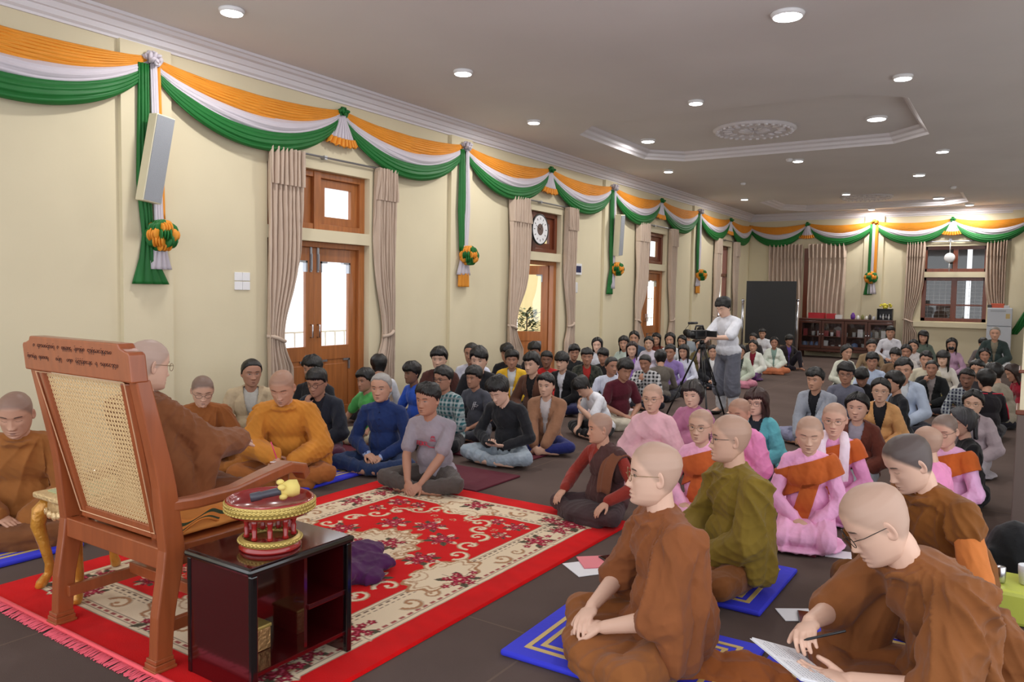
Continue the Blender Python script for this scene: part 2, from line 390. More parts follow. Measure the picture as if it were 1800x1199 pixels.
def n3(p, k, seed):
    """cheap smooth pseudo noise, numpy"""
    rs = np.random.RandomState(seed); o = 0
    for i in range(4):
        d = rs.normal(size=3); d /= np.linalg.norm(d); o = o+np.sin(p@d*k*(1+.45*i)+rs.uniform(0, 7))/(1+.45*i)
    return o/2.2
def make_hair(style, detail=1, seed=0, fat=1.0):
    """hair as a shell grown from the scalp; style short|mop|bowl|crop|perm|long|bob|tied|thin"""
    nth, nz = {0: (30, 24), 1: (56, 40), 2: (110, 80)}[detail]
    TH, Z, X, Y = _head_grid(nth, nz); X = X*fat
    A = np.abs(TH); P = np.stack([X, Y, Z], -1)
    nz_ = n3(P.reshape(-1, 3), 55, seed).reshape(X.shape); nz2 = n3(P.reshape(-1, 3), 140, seed+3).reshape(X.shape)
    strands = np.sin(TH*38+6*np.sin(TH*3+seed)+Z*60)
    lines = dict(
        short=[.056, .054, .046, .028, .008, -.012, -.066, -.078], crop=[.070, .066, .048, .02, .0, -.02, -.058, -.068],
        mop=[.038, .040, .034, .020, .002, -.020, -.078, -.088], bowl=[.028, .028, .022, .008, -.012, -.035, -.080, -.09],
        perm=[.058, .056, .040, .0, -.03, -.055, -.09, -.10], thin=[.078, .076, .055, .025, .0, -.02, -.058, -.068],
        long=[.062, .055, .035, -.01, -.05, -.08, -.11, -.12], bob=[.035, .035, .025, -.02, -.07, -.09, -.11, -.12],
        fringe=[.026, .026, .024, -.02, -.07, -.09, -.11, -.12], tied=[.076, .060, .036, .012, -.008, -.03, -.07, -.08])[style]
    line = np.interp(A, [0, .5, .9, 1.2, 1.45, 1.7, 2.1, PI], lines)+(.007*nz_+.006*nz2+.004*np.sin(TH*31+seed)*(A < 1.2)+.012*np.sin(TH*1.3+seed*2.1)*(A < 1.0))*(1 if style not in ('tied', 'thin', 'crop') else .3)
    top = np.clip((Z+.02)/.12, 0, 1)
    th = dict(short=.022, crop=.008, mop=.034, bowl=.028, perm=.036, thin=.008, long=.018, bob=.028, fringe=.020, tied=.015)[style]
    if style in ('short', 'mop', 'bowl'): thick = th*(.16+.84*top**.75)+.008*nz_*(.3+.7*top)+.0035*nz2*top
    elif style == 'perm': thick = th*(.75+.3*nz_)
    elif style == 'bob': thick = th*(.8+.3*(1-top))
    else: thick = th*np.ones_like(Z)+.002*nz_
    thick = thick+.0026*strands*(style not in ('crop', 'thin'))
    if style in ('tied', 'long', 'perm', 'bob'): thick = thick*(1-.55*np.exp(-(TH/.10)**2)*(Z > .05))+.004*np.exp(-((A-1.0)/.4)**2)
    inside = smooth01(Z-line, -.003, .010)
    off = thick*inside-.006*(1-inside)
    r = np.sqrt(X*X+Y*Y+Z*Z)+1e-9; k = 1+off/r
    v = np.stack([X*k, Y*k, Z*k], -1).reshape(-1, 3)
    keep = (inside > 0.0)
    idx = np.arange(nz*nth).reshape(nz, nth)
    a, b = idx[:-1], np.roll(idx, -1, 1)[:-1]; c, d = np.roll(idx, -1, 1)[1:], idx[1:]
    f = np.stack([d, c, b, a], -1).reshape(-1, 4); kf = keep.reshape(-1)[f].any(1); f = f[kf]
    vs, fs = [v], [f]; o = len(v)
    if style in ('long', 'bob', 'fringe', 'tied'):
        L = {'long': .34, 'bob': .155, 'fringe': .30, 'tied': .16}[style]; half = {'long': 1.95, 'bob': 2.25, 'fringe': 2.0, 'tied': .55}[style]
        n1, n2 = (22, 12) if detail < 2 else (60, 30)
        u, t = np.meshgrid(np.linspace(-1, 1, n1), np.linspace(0, 1, n2)); ang = PI+u*half
        wob = .006*np.sin(u*17+seed)+.004*np.sin(u*41+t*4)
        for layer in (0, 1):
            rx = (.079+.010*(1-layer)+wob*(1-layer))*(1+(.16 if style == 'bob' else -.05)*np.sin(t*PI*.8)); ry = (.100+.012*(1-layer)+wob*(1-layer))*(1-.12*t)
            if style == 'tied': rx = rx*.45; ry = ry*1.0
            z = .02-L*t*(1+.06*np.sin(u*9+seed))-.0
            q = np.stack([np.sin(ang)*rx*fat, np.cos(ang)*ry-.012*t-(0.01 if style == 'long' else 0)*t, z], -1).reshape(-1, 3)
            if layer == 0: q0 = q
            else: q1 = q
        nn = n1*n2; i2 = np.arange(nn).reshape(n2, n1)
        def quads(I): return np.stack([I[:-1, :-1], I[:-1, 1:], I[1:, 1:], I[1:, :-1]], -1).reshape(-1, 4)
        qo = quads(i2); qi = quads(i2)[:, ::-1]+nn
        rim = []
        br = np.concatenate([i2[0, :], i2[1:, -1], i2[-1, ::-1][1:], i2[::-1, 0][1:-1]])
        for s in range(len(br)): p, q_ = br[s], br[(s+1) % len(br)]; rim.append((q_, p, p+nn, q_+nn))
        vs += [q0, q1]; fs += [qo[:, ::-1]+o, qi[:, ::-1]+o, np.array(rim)[:, ::-1]+o]; o += 2*nn
    if style == 'tied':
        mb = MB(); mb.ell((0, -.105, .045), (.030, .026, .032), None, 10, 8); q = np.array([tuple(p) for p in mb.v]); vs.append(q); fs.append(np.array(mb.f)[:, ::-1]+o)
    return np.concatenate(vs), np.concatenate(fs)

def hand_prims(mb, w, d, n, curl, side, k=1.0, seg=7, spread=.0):
    """palm, four fingers of different length and a thumb; w wrist, d direction, n palm normal, side +1 right hand"""
    w, d, n = V(w), V(d).normalized(), V(n); n = (n-d*n.dot(d)).normalized(); l = d.cross(n).normalized()*side
    def E(c, r): 
        R = Matrix((l, d, n)).transposed(); mb.ell(c, r, R, 12, 8)
    E(w+d*.050*k, (.040*k, .050*k, .015*k)); E(w+d*.014*k, (.027*k, .030*k, .018*k))
    for i, (o, L) in enumerate(((-.0285, .068), (-.0095, .078), (.0095, .073), (.0275, .058))):
        p = w+d*(.086-.004*abs(i-1.2))*k+l*o*k; a = curl*.5; r = (.0092-.0006*(i == 3))*k; fl = (l*(o/.0285)*spread)
        for s, fr in enumerate((.45, .30, .25)):
            dr = (d*math.cos(a)+n*math.sin(a)+fl).normalized(); q = p+dr*L*fr*k
            cap(mb, p, r, q, r*.9, seg); p = q; r *= .9; a += curl*(.8 if s == 0 else .6)
    p = w+d*.028*k-l*.026*k+n*.004*k; dr = (d*.75-l*.55+n*.35).normalized(); q = p+dr*.042*k
    cap(mb, p, .0135*k, q, .0105*k, seg); dr2 = (dr+d*.35+l*.25).normalized(); cap(mb, q, .0105*k, q+dr2*.030*k, .008*k, seg)

def fold(v, n, amp, seed, dirs, freq=1.0, warp=.03, anchors=()):
    """cloth creases: sharp ridges running across the given directions"""
    rs = np.random.RandomState(seed)
    wv = v+(warp if not len(anchors) else .012)*np.stack([n3(v, 9, seed+1), n3(v, 9, seed+2), n3(v, 9, seed+3)], -1)
    o = 0
    for i, (d, fq, a) in enumerate(list(dirs)+[((.7, .5, -.6), 95, .16), ((-.6, .3, .9), 80, .18)]):
        d = np.array(d, float); d /= np.linalg.norm(d); ph = wv@d*fq*freq+rs.uniform(0, 6)
        mask = .5+.5*np.clip(n3(v, 5, seed+11+i)*1.4, -1, 1)
        o = o+a*mask*(1-np.abs(np.sin(ph)))**1.6
    for i, (A, e1, e2, N_, am) in enumerate(anchors):
        q = wv-np.array(A); a1, a2 = q@np.array(e1, float), q@np.array(e2, float); r_ = np.hypot(a1, a2)
        face = np.clip(np.abs(n@np.cross(np.array(e1, float), np.array(e2, float))), 0, 1)**1.5      # creases show where the cloth faces this way
        ph = N_*np.arctan2(a1, a2)+1.1*n3(v, 3.2, seed+31+i); mask = (.25+.75*np.clip(n3(v, 4, seed+41+i)*1.5+.3, 0, 1))*np.clip(r_/.15, 0, 1)*face
        o = o+am*mask*(1-np.abs(np.sin(ph)))**1.5
    return v+n*(amp*(o-.35))[:, None]
DEF_DIRS = [((1, .2, .25), 38, .8), ((.4, .3, 1), 30, .6), ((-1, .4, .5), 55, .5)]
R2 = math.radians
SKIN = dict(light=lin((222, 182, 160)), fair=lin((210, 168, 145)), mid=lin((194, 148, 124)), tan=lin((172, 126, 104)), dark=lin((136, 97, 80)))
ARMS = dict(
    lap=(((.075, .25, .185), (-.75, .5, -.2), (0, -.25, -1), .5), ((-.07, .23, .160), (.75, .55, -.15), (0, -.3, -1), .35)),
    clasp=(((.065, .33, .165), (-.6, .7, -.35), (-.35, -.2, -.8), .9), ((-.065, .33, .160), (.6, .7, -.35), (.35, -.2, -.8), .9)),
    low=(((.06, .36, .12), (-.5, .6, -.6), (-.4, -.5, -.7), .8), ((-.06, .36, .11), (.5, .6, -.6), (.4, -.5, -.7), .8)),
    knees=(((.25, .26, .22), (-.15, .8, -.5), (0, -.4, -1), .4), ((-.25, .26, .22), (.15, .8, -.5), (0, -.4, -1), .4)),
    phone=(((.09, .27, .20), (-.6, .7, .1), (-.5, .1, .8), 1.0), ((-.09, .27, .20), (.6, .7, .1), (.5, .1, .8), 1.0)),
    chin=(((.09, .17, .52), (-.25, .05, .9), (-.4, -.8, .1), 1.2), ((-.05, .23, .18), (.75, .5, -.1), (0, .2, 1), .5)),
    face=(((.02, .28, .45), (-.15, .0, 1), (0, -1, .1), .8), ((-.05, .23, .18), (.75, .5, -.1), (0, .2, 1), .5)),
)
def pose(lean=6, pitch=0, hyaw=0, tilt=0, female=False, kneel=False, fem_w=None):
    L = R2(lean); p = R2(pitch); P = {}
    base = .135 if kneel else .11
    P['P0'] = V((0, 0, base)); P['P1'] = P['P0']+.24*V((0, math.sin(.5*L), math.cos(.5*L)))
    P['P2'] = P['P1']+.25*V((0, math.sin(1.3*L), math.cos(1.3*L)))
    a1 = .8*L+.35*p+.12; P['B'] = P['P2']+.07*V((0, math.sin(a1), math.cos(a1)))
    R = (Matrix.Rotation(R2(hyaw), 4, 'Z') @ Matrix.Rotation(-p, 4, 'X') @ Matrix.Rotation(R2(tilt), 4, 'Y'))
    P['C'] = P['B']+R.to_3x3() @ V((0, .018, .090)); P['H'] = Matrix.Translation(P['C']) @ R @ Matrix.Scale(1.07, 4)
    sw = (.130 if female else .165) if fem_w is None else fem_w
    sd = V((0, math.sin(1.3*L), math.cos(1.3*L))); P['sd'] = sd
    for s, k in ((1, 'R'), (-1, 'L')): P['S'+k] = P['P2']-.066*sd+V((s*sw, -.005, 0))
    P['sw'] = sw
    return P
FIX_T = {}
def place(px, py, hp, C, hsize, turn, z0=0.0, s=None):
    """the floor point and size that put this head where it belongs"""
    d = ray(px, py); hc = C.z
    if s is None:
        # distance t along ray: eye z + t dz = z0 + s*hc and hp = hsize*s*F/t
        s = (EYE[2]-z0)/(hc - d.z*hsize*FPX/hp)
        s = min(max(s, .83), 1.14)
    if (px, py) in FIX_T: s = FIX_T[(px, py)]
    t = (z0+s*hc-EYE[2])/d.z
    Pw = V(EYE)+d*t
    r = V((d.x, d.y, 0)).normalized(); rt = V((r.y, -r.x, 0))
    tt = R2(turn); f = -r*math.cos(tt)-rt*math.sin(tt); rz = math.atan2(-f.x, f.y)
    o = Matrix.Rotation(rz, 3, 'Z') @ (V((C.x, C.y, 0))*s)
    return V((Pw.x-o.x, Pw.y-o.y, z0)), rz, s
def torso_prims(mb, P, g=0.0, female=False, fat=1.0, short=False):
    P0, P1, P2 = P['P0'], P['P1'], P['P2']; R = Matrix.Rotation(-math.acos(max(-1, min(1, P['sd'].z)))*.8, 3, 'X')
    w = .9 if female else 1.0
    mb.ell(P1.lerp(P2, .42), ((.158*w)*fat+g, .105*fat+g, .155+g), R, 16, 12)
    mb.ell(P0.lerp(P1, .62)+V((0, .01, 0)), (.142*fat+g, .112*fat+g, .15+g), None, 16, 12)
    mb.ell(P0+V((0, .0, .02)), (.17*fat+g, .14*fat+g, .11), None, 16, 12)
    cap(mb, P['SR']+V((-.03, 0, 0)), .050+g, P['SL']+V((.03, 0, 0)), .050+g)
    for k in 'RL': cap(mb, P2+V((0, -.005, -.025)), .060+g, P['S'+k]+V((0, 0, .004)), .046+g)
    if female: 
        for s in (-1, 1): mb.ell(P1.lerp(P2, .36)+V((s*.055, .062, 0)), (.062+g, .045+g, .060+g), None, 10, 8)
def arm_pts(P, arms):
    out = {}
    for k, s, a in (('R', 1, arms[0]), ('L', -1, arms[1])):
        pole = a[4] if len(a) > 4 else (s*.9, -.25, -.75)
        e, w = ik(P['S'+k], a[0], .275, .25, pole); out[k] = (P['S'+k], e, w, a)
    return out
def leg_pts(kind):
    if kind == 'cross': return {k: (V((s*.095, .02, .10)), V((s*.32, .27, .105)), V((-s*.05, .36, .055)), V((-s*.20, .31, .035))) for k, s in (('R', 1), ('L', -1))}
    if kind == 'kneel': return {k: (V((s*.095, .05, .15)), V((s*.14, .42, .085)), V((s*.13, -.02, .045)), V((s*.10, -.17, .03))) for k, s in (('R', 1), ('L', -1))}
    if kind == 'side': return {'R': (V((.095, .05, .12)), V((.20, .42, .09)), V((.32, .06, .05)), V((.36, -.09, .03))), 'L': (V((-.095, .05, .12)), V((-.12, .42, .09)), V((.10, .18, .05)), V((.24, .12, .03)))}
    if kind == 'kneeup': return {'R': (V((.095, .02, .10)), V((.26, .27, .105)), V((-.05, .36, .055)), V((-.18, .31, .035))), 'L': (V((-.095, .04, .11)), V((-.17, .30, .43)), V((-.15, .42, .06)), V((-.16, .54, .035)))}
    if kind == 'hug': return {k: (V((s*.095, .04, .11)), V((s*.14, .28, .42)), V((s*.09, .44, .07)), V((s*.09, .57, .035))) for k, s in (('R', 1), ('L', -1))}
def write_mesh(name, v, f, T=None):
    me = mesh_np(name, v, f)
    if T is not None:
        at = me.attributes.new('tint', 'FLOAT_COLOR', 'POINT')
        if len(me.vertices) == len(T): at.data.foreach_set('color', np.ascontiguousarray(T, dtype=np.float32).ravel())
    return me
def drop(v, f, pred):
    c = v[f].mean(1); return f[~pred(c)]
def glasses(P, round_=True, k=1.0):
    mb = MB()
    for s in (-1, 1):
        pts = []
        for j in range(18):
            a = 2*PI*j/18; e = 1.0 if round_ else .6
            cx = math.copysign(abs(math.cos(a))**e, math.cos(a)); cz = math.copysign(abs(math.sin(a))**e, math.sin(a))
            pts.append((s*.034+.0235*cx, .0955-.006*abs(s*.034+.0235*cx)/.05, -.002+.0175*cz))
        mb.tube(pts, .0013*k, 5, True)
        mb.tube([(s*.057, .088, .006), (s*.074, .060, .006), (s*.079, -.005, .004), (s*.078, -.022, -.008)], .0013*k, 5)
    mb.tube([(-.011, .098, .001), (0, .101, .004), (.011, .098, .001)], .0012*k, 5)
    mb.v = [tuple(P['H'] @ V(p)) for p in mb.v]
    return mb
NP = [0]
def person(px, py, hp, turn, label, top='long', tc=(60, 60, 65), bot='trousers', bc=(40, 40, 50), ht=None, pitch=5, lean=8, tilt=0, arms='lap', legs='cross',
           hair='short', hc=(20, 17, 16), skin='mid', female=False, specs=None, det=1, group='people seated in the audience', z0=0.0, s=None, fat=1.0, tmat=None, bmat=None,
           inner=None, fore=None, bald=False, stub=None, old=False, feet=False, short=None, extra=None, lids=None, mustache=False, fold_amp=None, seat=None, sash=None, brow=1.0, bare=None, sleeve=None):
    NP[0] += 1; sd = NP[0]
    hyaw = 0 if ht is None else -(ht-turn)
    kneel = legs in ('kneel',)
    P = pose(lean, pitch, hyaw, tilt, female, kneel)
    hsz = (.246 if bald else .262)
    loc, rz, s = place(px, py, hp, P['C'], hsz, turn, z0, s)
    A = ARMS[arms] if isinstance(arms, str) else arms
    if female and isinstance(arms, str): pass
    AP = arm_pts(P, A); LG = leg_pts(legs); vox = {0: .017, 1: .011, 2: .0068}[det]
    # --- body
    b = MB()
    cap(b, P['P2']+V((0, -.005, -.05)), .058, P['B']+V((0, 0, .0)), .048 if female else .054); cap(b, P['B'], .048 if female else .054, P['C']+V((0, -.01, -.02)), .055)
    torso_prims(b, P, -.022, female, fat)
    for k in 'RL':
        S, E, W, a = AP[k]; fs = .9 if female else 1
        cap(b, S, .042*fs, E, .036*fs); cap(b, E, .038*fs, E.lerp(W, .35), .038*fs); cap(b, E.lerp(W, .35), .038*fs, W, .026*fs)
        h, kn, an, to = LG[k]; cap(b, h, .07, kn, .045); cap(b, kn, .045, an, .032); cap(b, an, .032, to, .022)
        if det < 2: hand_prims(b, W, a[1], a[2], a[3], 1 if k == 'R' else -1, .95*fs, 6) if det == 1 else b.ell(W+V(a[1]).normalized()*.07, (.04, .04, .03))
    v, f, n = remesh(b, vox if det < 2 else .009, 2)
    if det == 2:
        hb = MB()
        for k in 'RL':
            S, E, W, a = AP[k]; fs = .92 if female else 1
            hand_prims(hb, W, a[1], a[2], a[3], 1 if k == 'R' else -1, fs, 9); cap(hb, E.lerp(W, .7), .030*fs, W, .026*fs)
        v2, f2, _ = remesh(hb, .0032, 3); f = np.concatenate([f, f2+len(v)]); v = np.concatenate([v, v2])
    lids = (pitch > 14) if lids is None else lids
    stb = stub or ((.17, .14, .12, .36) if bald else (0, 0, 0, 0))
    hv, hf, hT = make_head(min(det, 2), bald, female, lids, stb, fat=1+(fat-1)*.5, old=old, mustache=mustache, seed=sd, brow=brow)
    M = np.array(P['H']); hv = hv@M[:3, :3].T+M[:3, 3]
    T = np.concatenate([np.zeros((len(v), 4)), hT]); T[:len(v), :3] = .5
    f = np.concatenate([f, hf+len(v)]); v = np.concatenate([v, hv])
    body = link('person', write_mesh('person', v, f, T), M_SKIN, None, SKIN[skin] if isinstance(skin, str) else lin(skin))
    body.location = loc; body.rotation_euler = (0, 0, rz); body.scale = (s, s, s)
    tagit(body, label, 'person', group)
    # --- hair
    if not bald:
        fat_ = 1+(fat-1)*.5
        qv, qf = make_hair(hair, min(det, 2), sd, fat_); qv = qv@M[:3, :3].T+M[:3, 3]
        me = write_mesh('hair', qv, qf, np.zeros((len(qv), 4))); link('hair', me, M_HAIR, body, lin(hc))
    if specs:
        g = glasses(P, specs[0] != 'q', 1.0 if det == 2 else 1.4); link('glasses', g.mesh('glasses'), {'d': M_WIRE, 'g': M_GOLDWIRE, 'q': M_DARK}[specs[0]], body)
    amp = fold_amp if fold_amp is not None else .010
    def cloth(name, prims, color, mat=M_CLOTH, g=0, cut=None, sm=3, dirs=DEF_DIRS, amp_=None, solid=0.0, vx=None, post=None, seed=0, anchors=()):
        v, f, n = remesh(prims, vx or vox*1.05, sm); v = fold(v, n, amp if amp_ is None else amp_, sd*7+seed, dirs, anchors=anchors)
        v[:, 2] = np.maximum(v[:, 2], .004)
        if post is not None: v = post(v)
        if cut is not None: f = drop(v, f, cut)
        used = np.unique(f); mp = -np.ones(len(v), int); mp[used] = np.arange(len(used)); v = v[used]; n = n[used]; f = mp[f]
        gr = sum(color)/3; color = tuple(c*.87+gr*.13 for c in color)
        o = link(name, write_mesh(name, v, f), mat, body, lin(color))
        if solid: m = o.modifiers.new('s', 'SOLIDIFY'); m.thickness = solid; m.offset = 0
        return o, v, f, n
    spy = lambda z: np.interp(z, [0, P['P0'].z, P['P1'].z, P['P2'].z, 1.5], [0, 0, P['P1'].y, P['P2'].y, P['P2'].y])
    # --- lower clothes
    lb = MB()
    if bot in ('trousers', 'longyi', 'skirt', 'robe', 'shorts'):
        lb.ell(P['P0']+V((0, 0, 0)), (.175*fat, .15*fat, .105), None, 14, 10)
        for k in 'RL':
            h, kn, an, to = LG[k]; cap(lb, h, .098*fat, kn, .068); e2 = kn.lerp(an, .88 if (feet or bot == 'trousers') else 1.0)
            if bot != 'shorts': cap(lb, kn, .068, e2, .050)
            if bot in ('longyi', 'skirt', 'robe'): cap(lb, an, .052, to, .05)
        if bot in ('longyi', 'skirt', 'robe'):
            if legs == 'cross': lb.ell((0, .22, .085), (.28, .20, .075), None, 14, 10)
            else: lb.ell((.03, .24, .09), (.21, .24, .085), None, 14, 10); lb.ell((.06, .2, .03), (.33, .32, .035), None, 14, 10)
        o, _, _, _ = cloth({'longyi': 'longyi', 'skirt': 'skirt', 'robe': 'lower_robe', 'trousers': 'trousers', 'shorts': 'shorts'}[bot], lb, bc, bmat or (M_ROBE if bot == 'robe' else M_CLOTH), seed=3, amp_=amp*1.2, anchors=[((.1, -.05, .1), (1, 0, 0), (0, 1, 0), 9, .8), ((-.1, -.05, .1), (1, 0, 0), (0, 1, 0), 7, .5)])
    # --- upper clothes
    def upper(g, sl, wide=0.0, fo=.94):
        m = MB(); torso_prims(m, P, g, female, fat)
        for k in 'RL':
            if bare == k: continue
            S, E, W, a = AP[k]
            if short == k: continue
            if sl == 'short': cap(m, S, .050+g, S.lerp(E, .72), .054+g+wide)
            elif sl == 'none': pass
            else: cap(m, S, .048+g, E, .046+g+wide); cap(m, E, .050+g+wide, E.lerp(W, fo), .038+g+wide)
        return m
    res = None
    if top == 'tee': res = cloth('shirt', upper(.006, 'short', .006), tc, tmat or M_CLOTH)
    elif top == 'long': res = cloth('shirt', upper(.006, 'long', .002), tc, tmat or M_CLOTH); 
    elif top == 'collar':
        m = upper(.007, sleeve or 'long', .003); res = cloth('shirt', m, tc, tmat or M_CLOTH)
    elif top == 'jacket':
        cloth('shirt', upper(.0, 'none'), inner or (230, 230, 230), seed=9, amp_=amp*.5)
        zc, P2z = P['P0'].z, P['P2'].z
        res = cloth('jacket', upper(.014, 'long', .006), tc, tmat or M_CLOTH, solid=.008,
                    cut=lambda c: ((c[:, 1] > spy(c[:, 2])+.02) & (np.abs(c[:, 0]) < .012+.055*smooth01(c[:, 2], zc+.12, P2z)) & (c[:, 2] > zc+.03)))
    elif top == 'shawl':
        m = upper(.012, 'long', .01)
        for k in 'RL':
            S, E, W, a = AP[k]; cap(m, S, .065, E, .085); cap(m, E, .085, V((E.x*.7, E.y+.10, .14)), .07); cap(m, P['P2']+V((0, 0, -.03)), .075, E, .07)
        m.ell((0, .12, .22), (.20, .14, .16)); res = cloth('shawl', m, tc, tmat or M_ROBE, dirs=[((1, .1, .5), 34, .9), ((-.8, .2, .8), 26, .7), ((.2, .1, 1), 40, .4)])
    elif top == 'robe':
        fo = .94 if fore is None else fore; m = upper(.020, 'long', .02, fo)
        for k in 'RL':
            if bare == k: continue
            S, E, W, a = AP[k]
            cap(m, P['P2']+V((0, -.01, -.03)), .082, S+V((0, -.01, .0)), .072); cap(m, S, .078, E if short != k else S.lerp(E, .22), .082)
            if short == k: continue
            cap(m, E, .082, E.lerp(W, min(.5, fo)), .066)
            if k == 'L' or bare is None:
                cap(m, E+V((0, -.03, 0)), .075, V((E.x*1.02, E.y-.04, .12)), .06); cap(m, S+V((0, -.05, 0)), .06, V((E.x*.9, E.y-.10, .12)), .075)
        m.ell((0, -.06, .20), (.21, .11, .20)); m.ell((0, .03, .13), (.23, .17, .12))
        if bare is None: m.tube([P['P2']+V((.088*math.cos(t), .070*math.sin(t)+.012, -.012-.020*math.sin(t))) for t in np.linspace(0, 2*PI, 18, endpoint=False)], .024, 8, True)
        res = cloth('upper_robe', m, tc, M_ROBE, dirs=[((.9, .1, .55), 16, .35), ((-.5, .3, 1), 13, .3)], amp_=amp*3.1, anchors=[(tuple(P['SL']+V((.05, 0, .10))), (1, 0, 0), (0, 0, -1), 8, 1.0), (tuple(P['SL']+V((0, .10, .12))), (0, 1, 0), (0, 0, -1), 8, 1.0), (tuple(P['SR']+V((0, .10, .12))), (0, 1, 0), (0, 0, -1), 0.01, .0)])
    if sash:
        import bmesh
        m = MB(); torso_prims(m, P, .024, female, fat); S, E, W, a = AP['L']; cap(m, S, .075, S.lerp(E, .75), .078)
        if det: cap(m, AP['R'][0], .066, AP['R'][0].lerp(AP['R'][1], .3), .066)
        v, f, n = remesh(m, vox*1.05, 3); v = fold(v, n, amp*.7, sd*7+3, DEF_DIRS); P2 = P['P2']
        me0 = write_mesh('sash', v, f)
        def piece(planes):
            bm = bmesh.new(); bm.from_mesh(me0)
            for co, no in planes:
                bmesh.ops.bisect_plane(bm, geom=bm.verts[:]+bm.edges[:]+bm.faces[:], plane_co=co, plane_no=no, clear_outer=True)
            return bm
        b1 = piece([(P2+V((0, 0, -.055)), (.38, -.05, 1)), (P2+V((0, 0, -.245)), (-.52, .1, -1))])
        b2 = piece([(P2+V((.035, 0, -.2)), (1, 0, .25)), (P2+V((-.075, 0, -.2)), (-1, 0, -.25)), (V((0, spy(.2)+.02, .2)), (0, -1, 0)), (P2+V((0, 0, -.2)), (.2, 0, 1))])
        me = bpy.data.meshes.new('t'); b2.to_mesh(me); b1.from_mesh(me); bpy.data.meshes.remove(me); b1.to_mesh(me0); b1.free(); b2.free()
        so = link('sash', me0, M_ROBE, body, lin(sash)); md = so.modifiers.new('s', 'SOLIDIFY'); md.thickness = .012; md.offset = 0
    return body, P, AP
# ================================================================ the room
M_WALL = plain('cream wall paint', (220, 209, 179), 0.75, spec=0.2, noise=0.03, nscale=1.2, bump=0.05, bscale=30)
M_CEIL = plain('ceiling paint', (226, 222, 221), 0.85, spec=0.1, noise=0.04, nscale=0.7)
M_PLASTER = plain('white plaster moulding', (226, 222, 226), 0.6, spec=0.3)
M_WOOD = plain('varnished door wood', (164, 100, 52), 0.32, noise=0.16, nscale=5, stretch=(6, 6, .6), coat=0.25)
M_WOODD = plain('dark red wood', (110, 52, 28), 0.35, noise=0.15, nscale=5, stretch=(5, 5, .6), coat=0.2)
M_STEEL = plain('brushed steel', (170, 172, 178), 0.35, 0.9)
M_CURT = plain('curtain cloth', (200, 180, 163), 0.85, spec=0.15, noise=0.05, nscale=3)
def glass_mat(name, tint=(1, 1, 1), refl=0.08):
    m = bpy.data.materials.new(name); m.use_nodes = True; nt = m.node_tree; nt.nodes.remove(nt.nodes['Principled BSDF'])
    t = nt.nodes.new('ShaderNodeBsdfTransparent'); t.inputs[0].default_value = (*tint, 1)
    g = nt.nodes.new('ShaderNodeBsdfGlossy'); g.inputs['Roughness'].default_value = 0.02
    mx = nt.nodes.new('ShaderNodeMixShader'); mx.inputs[0].default_value = refl
    nt.links.new(t.outputs[0], mx.inputs[1]); nt.links.new(g.outputs[0], mx.inputs[2]); nt.links.new(mx.outputs[0], nt.nodes['Material Output'].inputs[0])
    return m
M_GLASS = glass_mat('clear glass'); M_GLASSD = glass_mat('dim glass', (.8, .8, .8), .06)
def struct(mb, name, mat, smooth=False, bevel=0.0):
    o = mb.build(name, mat, None, smooth, bevel); o['kind'] = 'structure'; return o

# floor: dark brown carpet laid in strips
m, nt, b = newmat('brown carpet'); N = nt.nodes; L = nt.links
tc = N.new('ShaderNodeTexCoord'); sp = N.new('ShaderNodeSeparateXYZ'); L.new(tc.outputs['Object'], sp.inputs[0])
def fmath(op, a, bb=None):
    n = N.new('ShaderNodeMath'); n.operation = op
    for i, q in enumerate((a, bb)):
        if q is None: continue
        if isinstance(q, (int, float)): n.inputs[i].default_value = q
        else: L.new(q, n.inputs[i])
    return n.outputs[0]
fx = fmath('FRACT', fmath('MULTIPLY', fmath('ADD', sp.outputs[0], 3.76+40), 1/1.83)); fy = fmath('FRACT', fmath('MULTIPLY', fmath('ADD', sp.outputs[1], -2.56+40), 1/3.66))
seam = fmath('MAXIMUM', fmath('LESS_THAN', fx, 0.006), fmath('LESS_THAN', fy, 0.003))
nz1 = N.new('ShaderNodeTexNoise'); nz1.inputs['Scale'].default_value = 1.3; nz1.inputs['Detail'].default_value = 5; L.new(tc.outputs['Object'], nz1.inputs['Vector'])
cr = N.new('ShaderNodeMapRange'); cr.inputs[1].default_value = .3; cr.inputs[2].default_value = .7; cr.inputs[3].default_value = .85; cr.inputs[4].default_value = 1.15; L.new(nz1.outputs[0], cr.inputs[0])
sc_ = N.new('ShaderNodeVectorMath'); sc_.operation = 'SCALE'; sc_.inputs[0].default_value = lin((94, 80, 75)); L.new(cr.outputs[0], sc_.inputs['Scale'])
mm = N.new('ShaderNodeMix'); mm.data_type = 'RGBA'; L.new(seam, mm.inputs[0]); L.new(sc_.outputs[0], mm.inputs[6]); mm.inputs[7].default_value = (*lin((108, 92, 82)), 1); L.new(mm.outputs[2], b.inputs['Base Color'])
setin(b, 'Roughness', .95); setin(b, 'Specular IOR Level', .1)
nz2 = N.new('ShaderNodeTexNoise'); nz2.inputs['Scale'].default_value = 350; L.new(tc.outputs['Object'], nz2.inputs['Vector'])
bp = N.new('ShaderNodeBump'); bp.inputs['Strength'].default_value = .4; bp.inputs['Distance'].default_value = .004; L.new(nz2.outputs[0], bp.inputs['Height']); L.new(bp.outputs[0], b.inputs['Normal'])
RX = 2.3
struct(MB().box((WX-.3, -1.6, -.15), (RX, YB+.3, 0)), 'floor', m)

